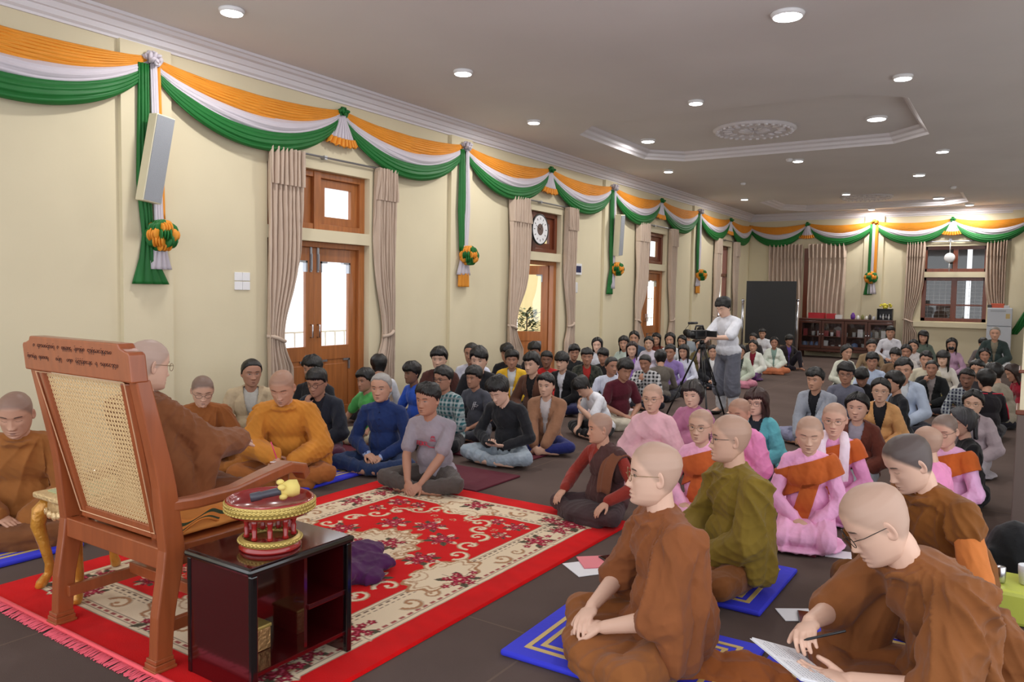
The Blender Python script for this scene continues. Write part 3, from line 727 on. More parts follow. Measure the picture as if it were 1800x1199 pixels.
# openings of the left wall: (y0, y1, z0, z1)
DOORY = [5.91, 10.37, 14.83]; HW = .73
lw = MB(); T = .26
def wall_seg(mb, y0, y1, z0, z1): mb.box((WX-T, y0, z0), (WX, y1, z1))
ys = -1.6
for yc in DOORY+[19.26]:
    h = HW if yc < 19 else .62
    wall_seg(lw, ys, yc-h, 0, ZC); ys = yc+h
    wall_seg(lw, yc-h, yc+h, 2.80, ZC)
    if yc < 19: wall_seg(lw, yc-h, yc+h, 2.03, 2.16)
    else: wall_seg(lw, yc-h, yc+h, 0, .95)
wall_seg(lw, ys, YB+.3, 0, ZC)
KY = [3.905+2.2307*i for i in range(8)]          # garland knots
for i in (0, 2, 4, 6): lw.box((WX-.01, KY[i]-.26, 0), (WX+.05, KY[i]+.20, 3.566))
struct(lw, 'wall_left', M_WALL)
# back wall: opening for the window on the right
BX0, BX1 = -2.16, -.78
bw = MB(); bw.box((WX, YB, 0), (BX0, YB+.26, ZC)); bw.box((BX1, YB, 0), (RX, YB+.26, ZC)); bw.box((BX0, YB, 0), (BX1, YB+.26, 1.0)); bw.box((BX0, YB, 2.07), (BX1, YB+.26, 2.20)); bw.box((BX0, YB, 2.82), (BX1, YB+.26, ZC))
bw.box((-3.5, YB-.05, 0), (-3.05, YB, ZC-.05)); bw.box((-.35, YB-.05, 0), (.1, YB, ZC-.05)); bw.box((-2.3, YB-.10, .86), (-.66, YB, .98))
struct(bw, 'wall_back', M_WALL)
rw = MB(); ys = 5.9
for yc in (8.6, 11.9, 15.2, 18.5):
    rw.box((RX, ys, 0), (RX+.26, yc-.8, ZC)); rw.box((RX, yc-.8, 0), (RX+.26, yc+.8, .9)); rw.box((RX, yc-.8, 2.6), (RX+.26, yc+.8, ZC)); ys = yc+.8
rw.box((RX, ys, 0), (RX+.26, YB+.3, ZC))
struct(rw, 'wall_right', M_WALL)
pp = on_z(1779, 950)
struct(MB().box((pp.x, pp.y, 0), (pp.x+.45, pp.y+.35, ZC)), 'wall_pillar', M_WALL)
# wood panelling round the pillar
tr = MB(); tr.box((pp.x-.012, pp.y-.012, 0), (pp.x+.46, pp.y+.36, .80)); struct(tr, 'trim_1', plain('grey brown panelling', (98, 84, 76), .6), bevel=.004)
tr = MB(); tr.box((pp.x-.020, pp.y-.020, .80), (pp.x+.47, pp.y+.37, .83)); tr.box((pp.x-.016, pp.y-.016, 1.06), (pp.x+.466, pp.y+.366, 1.08)); struct(tr, 'trim_2', M_WOODD, bevel=.006)

# cornice: stepped plaster profile swept along a wall
def cornice(name, along, fixed, a0, a1, sgn):
    prof = [(0, 3.565), (.018, 3.565), (.018, 3.585), (.045, 3.60), (.055, 3.64), (.075, 3.645), (.095, 3.685), (.13, 3.695), (.145, 3.72), (.17, 3.725), (.17, 3.75), (0, 3.75)]
    vs = []
    for a in (a0, a1):
        for d, z in prof: vs.append((fixed+sgn*d, a, z) if along == 'y' else (a, fixed+sgn*d, z))
    n = len(prof); fs = [(i, (i+1) % n, n+(i+1) % n, n+i) for i in range(n)]+[tuple(range(n)), tuple(range(2*n-1, n-1, -1))]
    struct(MB().add(vs, fs), name, M_PLASTER)
cornice('trim_3', 'y', WX, -1.6, YB, 1); cornice('trim_4', 'x', YB, WX, RX, -1); cornice('trim_5', 'y', RX, 5.9, YB, -1)

# ceiling with two recessed panels, plaster steps round each recess
REC = .14
PAN = [(-5.36, -1.20, 9.22, 12.45), (-5.36, -1.20, 18.1, 20.95)]
ce = MB(); yy = -1.6
for x0, x1, y0, y1 in PAN:
    ce.box((WX-.3, yy, ZC), (RX, y0, ZC+REC)); ce.box((WX-.3, y0, ZC), (x0, y1, ZC+REC)); ce.box((x1, y0, ZC), (RX, y1, ZC+REC)); yy = y1; c = .50
    for cx_, cy_, sx, sy in ((x0, y0, 1, 1), (x1, y0, -1, 1), (x1, y1, -1, -1), (x0, y1, 1, -1)):
        tri = [(cx_, cy_), (cx_+sx*c, cy_), (cx_, cy_+sy*c)]; ce.prism(tri if sx*sy > 0 else tri[::-1], ZC, ZC+REC)
ce.box((WX-.3, yy, ZC), (RX, YB+.3, ZC+REC)); ce.box((WX-.3, -1.6, ZC+REC), (RX, YB+.3, ZC+REC+.15)); struct(ce, 'ceiling', M_CEIL)
def panel(name, x0, x1, y0, y1, c=.50):
    pts = [(x0+c, y0), (x1-c, y0), (x1, y0+c), (x1, y1-c), (x1-c, y1), (x0+c, y1), (x0, y1-c), (x0, y0+c)]
    mb = MB(); n = len(pts); vs = []; prof = [(-.001, .0), (.02, .03), (.055, .05), (.07, .085), (.11, .105), (.125, REC-.001), (-.001, REC-.001)]
    for i, (x, y) in enumerate(pts):
        a, b_, c_ = V((*pts[i-1], 0)), V((x, y, 0)), V((*pts[(i+1) % n], 0)); t1, t2 = (b_-a).normalized(), (c_-b_).normalized()
        nn = V((-(t1+t2).y, (t1+t2).x, 0)).normalized(); k = 1/max(.5, nn.dot(V((-t1.y, t1.x, 0))))
        for d, z in prof: q = b_+nn*d*k; vs.append((q.x, q.y, ZC+z))
    k = len(prof); mb.add(vs, [(i*k+j, i*k+(j+1) % k, ((i+1) % n)*k+(j+1) % k, ((i+1) % n)*k+j) for i in range(n) for j in range(k)]); struct(mb, name, M_PLASTER)
panel('trim_6', *PAN[0]); panel('trim_7', *PAN[1])
def rosette(cx, cy, label):
    o = empty('ceiling_rosette', (cx, cy, ZC+REC), 0, label, 'ceiling rosette', 'plaster rosettes on the ceiling')
    mb = MB(); mb.lathe([(.02, 0), (.56, 0), (.57, -.02), (.52, -.045), (.47, -.045), (.44, -.02), (.30, -.02), (.28, -.035), (.24, -.035), (.02, -.02)], (0, 0, 0), 48)
    mb.build('rim', M_PLASTER, o, True)
    mb = MB()
    for i in range(16):
        a = 2*PI*i/16; mb.ell((.37*math.cos(a), .37*math.sin(a), -.03), (.07, .035, .022), Matrix.Rotation(a, 3, 'Z'), 8, 6); mb.ell((.14*math.cos(a), .14*math.sin(a), -.03), (.09, .022, .022), Matrix.Rotation(a, 3, 'Z'), 8, 6)
    for i in range(32): a = 2*PI*i/32; mb.ell((.51*math.cos(a), .51*math.sin(a), -.05), (.03, .035, .018), None, 6, 4)
    mb.build('relief', M_PLASTER, o, True)
_r = on_z(1326, 226, ZC+REC); rosette(_r.x, _r.y, 'large oval plaster rosette in the middle of the nearer ceiling panel')
rosette(-3.2, 19.6, 'distant plaster rosette in the ceiling panel near the back wall')

# ceiling downlights
M_LED = plain('lit diffuser', (255, 255, 255), .5, emis=(1, .98, .96, 14)); M_RIM = plain('white lamp rim', (235, 235, 238), .4)
LIGHTS = [(-5.45, 4.05, .085, 'round lit downlight at the top left of the ceiling beside the cornice'), (-4.88, 6.38, .085, 'round lit downlight on the ceiling above the first door'),
 (-5.45, 8.65, .075, 'round lit downlight by the left cornice between the first and second doors'), (-4.72, 10.5, .095, 'larger lit downlight inside the left end of the nearer ceiling panel'),
 (-5.45, 13.2, .075, 'round lit downlight by the left cornice just past the nearer ceiling panel'), (-5.45, 17.7, .075, 'round lit downlight by the left cornice close to the far panel'),
 (-1.68, 6.4, .11, 'largest and nearest lit downlight at the top right of the ceiling'), (-3.28, 8.7, .075, 'round lit downlight centred just in front of the nearer ceiling panel'),
 (-1.14, 8.75, .08, 'round lit downlight on the right just in front of the nearer panel'), (-1.65, 10.55, .11, 'larger lit downlight inside the right end of the nearer ceiling panel'),
 (-3.2, 13.15, .075, 'round lit downlight beside the small sensor behind the nearer panel'), (-3.3, 17.75, .075, 'round lit downlight centred before the far rosette'),
 (-1.15, 13.3, .08, 'round lit downlight at the far right behind the nearer ceiling panel'), (-1.7, 15.6, .09, 'lit downlight on the right midway between the two ceiling panels'),
 (-1.7, 19.3, .11, 'wide lit downlight in the right end of the far ceiling panel'), (-3.3, 21.0, .075, 'lit downlight shining on the garland knot of the back wall'),
 (-1.2, 20.9, .08, 'lit downlight near the back wall above the far window')]
for x, y, r, lb in LIGHTS:
    zz = ZC
    if any(a < x < b_ and c < y < d for a, b_, c, d in PAN):
        zz = ZC+REC; x, y = x*1.06, y*1.062
        x, y = (min(max(x, -4.95), -1.45), y) if y < 14 else (x, min(y, 20.5))
    o = empty('ceiling_light', (x, y, zz), 0, lb, 'ceiling light', 'round downlights of the ceiling')
    MB().lathe([(r*1.16, 0), (r*1.2, -.008), (r*1.1, -.03), (r, -.034), (r, -.02)], (0, 0, 0), 28).build('rim', M_RIM, o, True)
    MB().lathe([(r*.98, -.022), (r*.98, -.036), (.001, -.038)], (0, 0, 0), 28).build('diffuser', M_LED, o, True)
    ld = bpy.data.lights.new('lamp', 'AREA'); ld.shape = 'DISK'; ld.size = r*2; ld.energy = 20; ld.color = (1, .97, .94)
    lo = bpy.data.objects.new('lamp', ld); COL.objects.link(lo); lo.parent = o; lo.location = (0, 0, -.045)
for x, y, lb in ((-3.3, 13.0, 'small white ceiling sensor beside a downlight'), (-4.75, 15.3, 'small white smoke detector on the left of the ceiling'), (-1.3, 17.6, 'small white smoke detector on the right of the ceiling')):
    o = MB().lathe([(.05, 0), (.055, -.02), (.04, -.045), (.001, -.05)], (0, 0, 0), 20).build('smoke_detector', M_RIM, None, True); o.location = (x, y, ZC); tagit(o, lb, 'smoke detector', 'sensors on the ceiling')

# ---------------------------------------------------------------- doors of the left wall
M_GRILLE = plain('white window grille', (235, 235, 235), .5)
def door(n, yc, open_leaf=False, narrow=False):
    x = WX-.15; o = empty('door_%d' % n, (x, yc, 0)); o['kind'] = 'structure'
    fr = MB()
    for s in (-1, 1): fr.box((-.05, s*HW-(.09 if s > 0 else 0), 0), (.07, s*HW+(0 if s > 0 else .09), 2.03))
    fr.box((-.048, -HW+.08, 1.97), (.068, HW-.08, 2.029)); fr.build('door_frame', M_WOOD, o, bevel=.006)
    # transom
    z0, z1 = 2.16, 2.80
    tr = MB(); tr.box((-.05, -HW, z0), (.07, -HW+.08, z1)); tr.box((-.05, HW-.08, z0), (.07, HW, z1)); tr.box((-.048, -HW+.07, z0+.001), (.068, HW-.07, z0+.07)); tr.box((-.048, -HW+.07, z1-.07), (.068, HW-.07, z1-.001)); tr.box((-.06, -.05, z0+.002), (.08, .05, z1-.002))
    t = tr.build('transom_frame', M_WOOD if n == 1 else M_WOODD, o, bevel=.005)
    for s in (-1, 1):
        a, c = (.05, HW-.08) if s > 0 else (-HW+.08, -.05)
        sm = MB(); q = .10; sm.box((-.02, a, z0+.07), (.03, a+q, z1-.07)); sm.box((-.02, c-q, z0+.07), (.03, c, z1-.07)); sm.box((-.018, a+q-.01, z0+.07), (.028, c-q+.01, z0+.16)); sm.box((-.018, a+q-.01, z1-.16), (.028, c-q+.01, z1-.07))
        sm.build('sash', M_WOOD if n == 1 else M_WOODD, o, bevel=.004)
        MB().box((-.003, a+q-.01, z0+.15), (.003, c-q+.01, z1-.15)).build('pane', M_GLASS, o)
    for s in (-1, 1):
        W = HW-.09; leaf = empty('door_leaf', (0, s*W, 0)); leaf.parent = o
        # local leaf: hinge at 0, towards centre = -s*y
        def bx(mb, a, c, z0, z1, d=.022): mb.box((-d, min(-s*a, -s*c), z0), (d, max(-s*a, -s*c), z1)); return mb
        k = MB(); st = .115
        bx(k, 0, st, .02, 1.97); bx(k, W-st, W, .02, 1.97); bx(k, st-.01, W-st+.01, 1.82, 1.969, .020); bx(k, st-.01, W-st+.01, .021, .18, .020); bx(k, st-.01, W-st+.01, .72, .88, .020)
        k.build('leaf_frame', M_WOOD, leaf, bevel=.005)
        p = MB(); bx(p, st, W-st, .18, .72, .010); bx(p, st+.05, W-st-.05, .23, .67, .016); p.build('door_panel', M_WOOD, leaf, bevel=.006)
        g = MB(); bx(g, st-.01, W-st+.01, .87, 1.83, .003); g.build('pane', M_GLASS, leaf)
        c = MB()
        for zz, sg in ((1.80, -1), (.70, -1)):
            for a, dr in ((st-.02, 1), (W-st+.02, -1)):
                bx(c, a, a+dr*.10, zz-.0, zz+.022, .027); bx(c, a, a+dr*.022, zz-.10, zz+.02, .027)
        c.build('corner_bracket', M_STEEL, leaf)
        h = MB(); yy = -s*(W-.05)
        h.tube([(.022, yy, .98), (.06, yy, .98), (.06, yy, 1.12), (.022, yy, 1.12)], .008); h.build('handle', M_METAL, leaf, True)
        bl = MB(); bl.box((.022, yy-.014, 1.70), (.036, yy+.014, 1.98)); bl.tube([(.034, yy, 1.72), (.05, yy, 1.72), (.05, yy, 1.90)], .006); bl.build('bolt', M_STEEL, leaf)
        if open_leaf and s > 0: leaf.rotation_euler = (0, 0, R2(-62)); leaf.location.x = -.03
        if open_leaf and s < 0: leaf.rotation_euler = (0, 0, R2(100)); leaf.location.x = -.03
    return o
R2 = math.radians
door(1, DOORY[0]); door(2, DOORY[1], True); door(3, DOORY[2])
# fourth opening: narrow casement window
o = empty('window_1', (WX-.15, 19.26, 0)); o['kind'] = 'structure'
f = MB()
for a, c in ((-.62, -.54), (-.04, .04), (.54, .62)): f.box((-.05, a, .95), (.06, c, 2.80))
for z in (.95, 2.02, 2.72): f.box((-.05, -.62, z), (.06, .62, z+.08))
f.build('window_frame', M_WOODD, o, bevel=.005); MB().box((-.003, -.6, 1.0), (.003, .6, 2.78)).build('pane', M_GLASS, o)
g = MB()
for k in range(9): g.box((-.09, -.6, 1.08+k*.19), (-.08, .6, 1.088+k*.19))
for k in range(8): g.box((-.09, -.55+k*.157, .98), (-.08, -.542+k*.157, 2.76))
g.build('window_grille', M_GRILLE, o)
# grilles seen outside doors one and three
def outside_grille(yc, y0, y1, z0, z1, n):
    g = MB(); x = WX-1.3
    for k in range(5): z = z0+(z1-z0)*k/4; g.box((x, y0, z), (x+.02, y1, z+.02))
    for k in range(n): y = y0+(y1-y0)*k/(n-1); g.box((x, y, z0), (x+.02, y+.018, z1))
    o = g.build('balcony_railing', M_GRILLE); return o
tagit(outside_grille(5.9, 5.6, 9.2, .0, .95, 22), 'white balcony railing outside the glass of the first door', 'railing', 'railings outside the doors')
tagit(outside_grille(14.8, 15.6, 19.5, .0, 1.9, 22), 'white metal railing outside the glass of the third door', 'railing', 'railings outside the doors')
# passage wall outside the open second door
M_OUT = plain('outside wall', (225, 205, 150), .8); 
struct(MB().box((WX-2.2, 13.2, -.02), (WX-.30, 13.4, 3.2)), 'wall_passage', M_OUT)
struct(MB().box((WX-3.2, 4.0, -.12), (WX-.26, 22, 0)), 'floor_passage', plain('pale outside floor', (200, 196, 188), .7))

# ---------------------------------------------------------------- curtains
def curtain(map3, w_top, w_tie, label, side, z1=2.90, z0=.06, tie=1.0, group='tied back curtains', closed=False, pl=7, seed=0):
    """map3(u_m, depth_m, z) -> world; u 0 at the outer edge, growing towards the opening"""
    o = empty('curtain', map3(w_top*.4, .05, 0), 0, label, 'curtain', group); inv = o.location.copy()
    nz, nu = 70, pl*12
    def sheet(za, zb, flare=0.0, dep0=.0):
        vs = []; fs = []
        for i in range(nz+1):
            t = i/nz; z = za+(zb-za)*t
            if closed: w_ = w_top; u0 = 0
            else:
                k = abs(z-tie); g_ = math.exp(-(k/.55)**2) if z > tie else math.exp(-(k/.35)**2); w_ = w_top+(w_tie-w_top)*g_
                if z < tie: w_ = min(w_, w_top*.75)
            for j in range(nu+1):
                u = j/nu; a = .042*(w_/w_top)**.5+flare; ph = 2*PI*pl*u+.7*math.sin(3*z+seed)+1.3*math.sin(1.1*z+5*u+seed)
                d = .07+dep0+a*math.sin(ph)+.010*math.sin(2.7*ph+z*4)
                vs.append(V(map3(u*w_, d, z))-inv)
        for i in range(nz):
            for j in range(nu): p = i*(nu+1)+j; fs.append((p, p+1, p+nu+2, p+nu+1))
        return MB().add(vs, fs)
    c = sheet(z1, z0).build('cloth', M_CURT, o, True); md = c.modifiers.new('s', 'SOLIDIFY'); md.thickness = .004
    h = sheet(z1+.03, z1-.34, .012, .015); hd = h.build('heading', M_CURT, o, True); md = hd.modifiers.new('s', 'SOLIDIFY'); md.thickness = .004
    if not closed:
        t = MB(); pts = [V(map3(u*w_tie*1.05, .07+.055*math.sin(PI*u*1.0)+.0, tie+.03*math.cos(PI*u)))-inv for u in np.linspace(-.05, 1.05, 9)]
        t.tube(pts, .020, 8); t.build('tieback', M_CURT, o, True)
    return o
def lmap(y0, s): return lambda u, d, z: (WX+d, y0+s*u, z)
ORD = ['first', 'second', 'third', 'fourth']
for i, yc in enumerate(DOORY+[19.26]):
    h = HW if i < 3 else .62
    curtain(lmap(yc-h-(.05 if i == 0 else .16), 1), (.42, .52, .52, .34)[i], .20, 'beige pleated curtain tied back left of the %s opening on the left wall' % ORD[i], 1, seed=i)
    curtain(lmap(yc+h+.34, -1), .31 if i < 3 else .28, .16, 'beige pleated curtain tied back right of the %s opening on the left wall' % ORD[i], -1, seed=i+5)
    r = MB(); r.tube([(WX+.05, yc-h-.05, 2.93), (WX+.05, yc+h+.38, 2.93)], .012); r.box((WX, yc-.02, 2.91), (WX+.06, yc+.02, 2.95))
    tagit(r.build('curtain_rod', M_STEEL), 'thin curtain rod above the %s opening on the left wall' % ORD[i], 'curtain rod', 'curtain rods')
bmap = lambda x0, s: (lambda u, d, z: (x0+s*u, YB-d, z))
curtain(bmap(-5.85, 1), .87, 1, 'left half of the closed beige curtain behind the black board', 1, closed=True, z0=.1, pl=9, group='curtains on the back wall')
curtain(bmap(-4.83, 1), .92, 1, 'right half of the closed beige curtain above the glass cabinet', 1, closed=True, z0=.1, pl=9, seed=4, group='curtains on the back wall')
f = MB(); f.box((-4.95, YB-.03, .9), (-4.84, YB, 2.82)); struct(f, 'trim_8', M_WOODD)
curtain(bmap(-2.52, 1), .42, .2, 'tied beige curtain left of the far window on the back wall', 1, seed=2, group='curtains on the back wall')
curtain(bmap(-.42, -1), .42, .24, 'tied beige curtain right of the far window beside the fridge', 1, seed=3, group='curtains on the back wall')
r = MB(); r.tube([(-2.6, YB-.05, 2.93), (-.35, YB-.05, 2.93)], .014); tagit(r.build('curtain_rod', M_STEEL), 'curtain rod above the far window on the back wall', 'curtain rod', 'curtain rods')

# back window
o = empty('window_2', ((BX0+BX1)/2, YB+.13, 0)); o['kind'] = 'structure'; hw = (BX1-BX0)/2
f = MB()
for z0, z1, mid in ((1.0, 2.07, .06), (2.20, 2.82, .05)):
    f.box((-hw, -.05, z0), (-hw+.09, .05, z1)); f.box((hw-.09, -.05, z0), (hw, .05, z1)); f.box((-hw, -.05, z0), (hw, .05, z0+.08)); f.box((-hw, -.05, z1-.08), (hw, .05, z1)); f.box((-mid, -.055, z0), (mid, .055, z1))
f.box((-hw, -.03, 1.38), (hw, .03, 1.42)); f.build('window_frame', M_WOODD, o, bevel=.004)
MB().box((-hw+.05, -.003, 1.05), (hw-.05, .003, 2.0)).build('pane', M_GLASSD, o); MB().box((-hw+.05, -.003, 2.25), (hw-.05, .003, 2.76)).build('pane', M_GLASSD, o)
g = MB()
for k in range(11): g.box((-hw, .10, 1.08+k*.09), (hw, .108, 1.086+k*.09))
for k in range(12): g.box((-hw+k*.125, .10, 1.02), (-hw+k*.125+.007, .108, 2.05))
g.build('window_grille', M_GRILLE, o)
# panels added behind the back window, dimness put into their colour, bright gap between
nb = MB(); nb.box((-6, YB+1.6, -.1), (-1.32, YB+1.8, 5)); nb.box((-1.20, YB+1.6, -.1), (4, YB+1.8, 5)); nb.box((-6, YB+.3, 3.4), (4, YB+1.8, 3.5))
struct(nb, 'wall_behind', plain('panel coloured dark for dimness', (48, 40, 32), .9))

# ---------------------------------------------------------------- garlands
M_OR = plain('orange satin cloth', (226, 148, 46), .6, spec=.4, noise=.04); M_WH = plain('white satin cloth', (204, 197, 206), .6, spec=.4); M_GR = plain('green satin cloth', (24, 106, 44), .55, spec=.4, noise=.05)
ZK = 3.45
def garland(map3, span, label, nu=48):
    """map3(u metres, out, z)"""
    root = empty('garland', map3(0, .05, ZK), 0, label, 'garland', 'swags of tricolour cloth'); inv = root.location.copy()
    x = np.linspace(0, 1, nu+1); arch = 1-(2*x-1)**2
    def edge(s, e): return ZK+.015-s*arch**e
    E = [edge(.08, 1.0)+.01, edge(.265, .80)-.02, edge(.385, .76)-.035, edge(.540, .68)-.055]
    for k, (nm, mt, nf) in enumerate((('orange_cloth', M_OR, 9), ('white_cloth', M_WH, 4), ('green_cloth', M_GR, 5))):
        top, bot = E[k].copy(), E[k+1]
        if k: top = top+.02
        nv = nf*6; vs = []; fs = []
        for j in range(nv+1):
            v = j/nv
            for i in range(nu+1):
                a = arch[i]; z = top[i]+(bot[i]-top[i])*v
                d = .060+.05*a*math.sin(PI*v)**.7+.014*k*a+.016*((.7*abs(math.sin(PI*nf*.8*v+1.5*math.sin(2.2*x[i]*PI+k)+1.1*math.sin(5*x[i])))+.45*abs(math.sin(PI*nf*1.7*v-1.2*math.sin(3.1*x[i]*PI+k*2)))))*(.35+.65*a)
                vs.append(V(map3(x[i]*span, d, z))-inv)
        for j in range(nv):
            for i in range(nu): p = j*(nu+1)+i; fs.append((p, p+1, p+nu+2, p+nu+1))
        c = MB().add(vs, fs).build(nm, mt, root, True); md = c.modifiers.new('s', 'SOLIDIFY'); md.thickness = .004
    return root
def rosette_knot(mb, c, r, seed=0):
    rnd = random.Random(seed)
    for i in range(16):
        d = V((rnd.gauss(0, 1), rnd.gauss(0, 1), rnd.gauss(0, 1))).normalized()
        q = Matrix.Rotation(rnd.uniform(0, 3), 3, d); mb.ell(V(c)+d*r*.55, (r*.62, r*.34, r*.22), q, 8, 6)
def fan(map3, label):
    root = empty('fan_tassel', map3(0, .06, ZK), 0, label, 'tassel', 'fan tassels under the garland'); inv = root.location.copy()
    mb = MB(); rosette_knot(mb, V(map3(0, .09, ZK+.0))-inv, .07, 3); mb.build('knot', M_GR, root, True)
    for nm, mt, t0, t1 in (('fan_cloth', M_WH, .05, .8), ('hem', M_OR, .76, 1.0)):
        vs = []; fs = []; nn = 60; nt_ = 8
        for j in range(nt_+1):
            t = t0+(t1-t0)*j/nt_
            for i in range(nn+1):
                u = i/nn*2-1; hw_ = .03+.20*t; d = .06+.05*math.cos(u*PI/2)+.022*math.sin(u*26)*t+(.012 if nm == 'hem' else 0)
                z = ZK-.02-.36*t*(1-.10*u*u)+(.010*math.sin(u*40) if t > .97 else 0); vs.append(V(map3(u*hw_, d, z))-inv)
        for j in range(nt_):
            for i in range(nn): p = j*(nn+1)+i; fs.append((p, p+1, p+nn+2, p+nn+1))
        c = MB().add(vs, fs).build(nm, mt, root, True); md = c.modifiers.new('s', 'SOLIDIFY'); md.thickness = .004
def strip(map3, inv, name, mat, root, pts, nfold=3, d0=.075):
    """pts: (u centre, z, half width)"""
    vs = []; fs = []; nn = 18; P_ = []
    for (u, z, h), (u2, z2, h2) in zip(pts[:-1], pts[1:]):
        for k in range(8): t = k/8; P_.append((u+(u2-u)*t, z+(z2-z)*t, h+(h2-h)*t))
    P_.append(pts[-1])
    for (u, z, h) in P_:
        for i in range(nn+1): q = i/nn*2-1; vs.append(V(map3(u+q*h, d0+.018*math.cos(q*PI/2)+.010*math.sin(q*nfold*PI+z*2)*min(1, h/.05), z))-inv)
    for j in range(len(P_)-1):
        for i in range(nn): p = j*(nn+1)+i; fs.append((p, p+1, p+nn+2, p+nn+1))
    c = MB().add(vs, fs).build(name, mat, root, True); md = c.modifiers.new('s', 'SOLIDIFY'); md.thickness = .006
def ball(map3, inv, root, z, u, r, flip=False, d=.16):
    """a pompon of pleated orange and green cloth"""
    for nm, mt, par in (('pompon_orange', M_OR, 0), ('pompon_green', M_GR, 1)):
        mb = MB(); n = 0
        for i in range(5):
            th = PI*(i+.5)/5; m_ = max(1, int(round(6*math.sin(th))))
            for j in range(m_):
                n += 1
                if ((i//1+j) % 2) != (par ^ (1 if flip else 0)): continue
                ph = 2*PI*j/m_+i*.4; dr = V((math.sin(th)*math.cos(ph), math.sin(th)*math.sin(ph), math.cos(th)))
                wc = V(map3(u, d, z)); wc2 = V(map3(u+dr.x*r, d+dr.y*r, z+dr.z*r)); 
                q = (wc2-wc).normalized().to_track_quat('Z', 'Y').to_matrix()
                for k in range(4): mb.ell(wc+(wc2-wc)*.72-inv+q @ V(((k-1.5)*r*.19, (k % 2)*r*.08, 0)), (r*.11, r*.42, r*.36), q, 8, 6)
        mb.build(nm, mt, root, True)
def tail(map3, label, kind):
    root = empty('hanging_tail', map3(0, .06, ZK), 0, label, 'garland tail', 'hanging garland tails with pompons'); inv = root.location.copy()
    mb = MB(); rosette_knot(mb, V(map3(0, .10, ZK)) - inv, .085, 5); mb.build('knot', M_OR if kind == 'back' else M_WH, root, True)
    if kind == 'front':
        strip(map3, inv, 'green_ribbon', M_GR, root, [(-.07, 3.40, .05), (-.08, 2.4, .06), (-.05, 1.95, .05), (-.05, 1.75, .08), (-.03, 1.53, .17)], 4)
        strip(map3, inv, 'white_ribbon', M_WH, root, [(.01, 3.40, .03), (.03, 2.6, .035), (.05, 1.9, .04), (.05, 1.66, .11)], 4, .09); strip(map3, inv, 'orange_ribbon', M_OR, root, [(.055, 3.40, .02), (.075, 2.6, .02), (.085, 2.1, .02)], 2, .08); ball(map3, inv, root, 1.95, .03, .13)
    elif kind == 'plain':
        strip(map3, inv, 'green_ribbon', M_GR, root, [(-.07, 3.40, .05), (-.07, 2.6, .085), (-.05, 2.06, .07)], 3); strip(map3, inv, 'white_ribbon', M_WH, root, [(.03, 3.40, .03), (.05, 2.6, .05), (.0, 2.05, .05), (-.02, 1.74, .15)], 4, .085)
        strip(map3, inv, 'orange_end', M_OR, root, [(-.02, 1.76, .11), (-.02, 1.58, .12)], 4, .085); ball(map3, inv, root, 2.0, 0, .125, True)
    elif kind == 'knotted':
        strip(map3, inv, 'green_ribbon', M_GR, root, [(-.05, 3.40, .06), (-.05, 2.3, .08), (-.03, 2.0, .05), (-.06, 1.8, .08), (-.06, 1.52, .13)], 3); strip(map3, inv, 'white_ribbon', M_WH, root, [(.04, 3.40, .035), (.05, 2.1, .04), (.04, 1.62, .08)], 3, .085); ball(map3, inv, root, 1.98, .07, .12, True)
    else:
        strip(map3, inv, 'green_ribbon', M_GR, root, [(-.07, 3.40, .04), (-.07, 2.2, .045), (-.09, 1.9, .05), (-.09, 1.62, .10)], 3); strip(map3, inv, 'white_ribbon', M_WH, root, [(-.01, 3.40, .035), (-.01, 2.2, .035), (0, 1.64, .11)], 3, .085)
        strip(map3, inv, 'orange_ribbon', M_OR, root, [(.06, 3.40, .035), (.05, 2.1, .035)], 2, .08); ball(map3, inv, root, 2.05, -.02, .15, False)
LM = lambda y0: (lambda u, d, z: (WX+d, y0+u, z))
BM = lambda x0: (lambda u, d, z: (x0+u, YB-d, z))
KY9 = [KY[0]-2.2307]+KY
names = ['leftmost tricolour swag, cut by the left edge of the photo', 'tricolour swag above the white switch plate', 'tricolour swag running right from the first door', 'tricolour swag left of the clock', 'tricolour swag right of the clock',
         'tricolour swag between the second column speaker and the third door', 'tricolour swag just right of the third door', 'tricolour swag above the gap before the fourth opening', 'small tricolour swag ending at the far left corner']
ends = KY9+[YB]
for i in range(9):
    a, b_ = ends[i], ends[i+1]
    off = .05 if False else 0
    garland(LM(a), b_-a, names[i], 48 if i < 5 else 32)
for i, lb in ((1, 'white fan tassel with orange hem above the first door'), (3, 'white fan tassel with orange hem above the clock'), (5, 'white fan tassel with orange hem above the third door'), (7, 'white fan tassel above the narrow fourth opening')): fan(LM(KY[i]), lb)
for i, kd, lb in ((0, 'front', 'long green, white and orange tail with pompon behind the near column speaker'), (2, 'plain', 'green and white tail with orange and green pompon between first and second doors'), (4, 'knotted', 'green tail with pompon behind the far column speaker'), (6, 'plain', 'small green tail with pompon right of the third door')): tail(LM(KY[i]), lb, kd)
def back_x(px, py): return on_plane(px, py, 1, YB-.05).x
KX = [WX, back_x(1420, 396), back_x(1538, 388), back_x(1675, 388), back_x(1675, 388)+1.62, RX]
nb_ = ['back wall swag next to the left corner', 'back wall swag left of the hanging tail', 'back wall swag right of the hanging tail', 'back wall swag above the fridge at the right edge', 'back wall swag hidden past the right pillar']
for i in range(4): garland(BM(KX[i]), KX[i+1]-KX[i], nb_[i], 32)
fan(BM(KX[1]), 'white fan tassel above the closed curtain on the back wall'); fan(BM(KX[3]), 'white fan tassel above the far window on the back wall'); tail(BM(KX[2]), 'green, white and orange tail with pompon on the back wall', 'back')
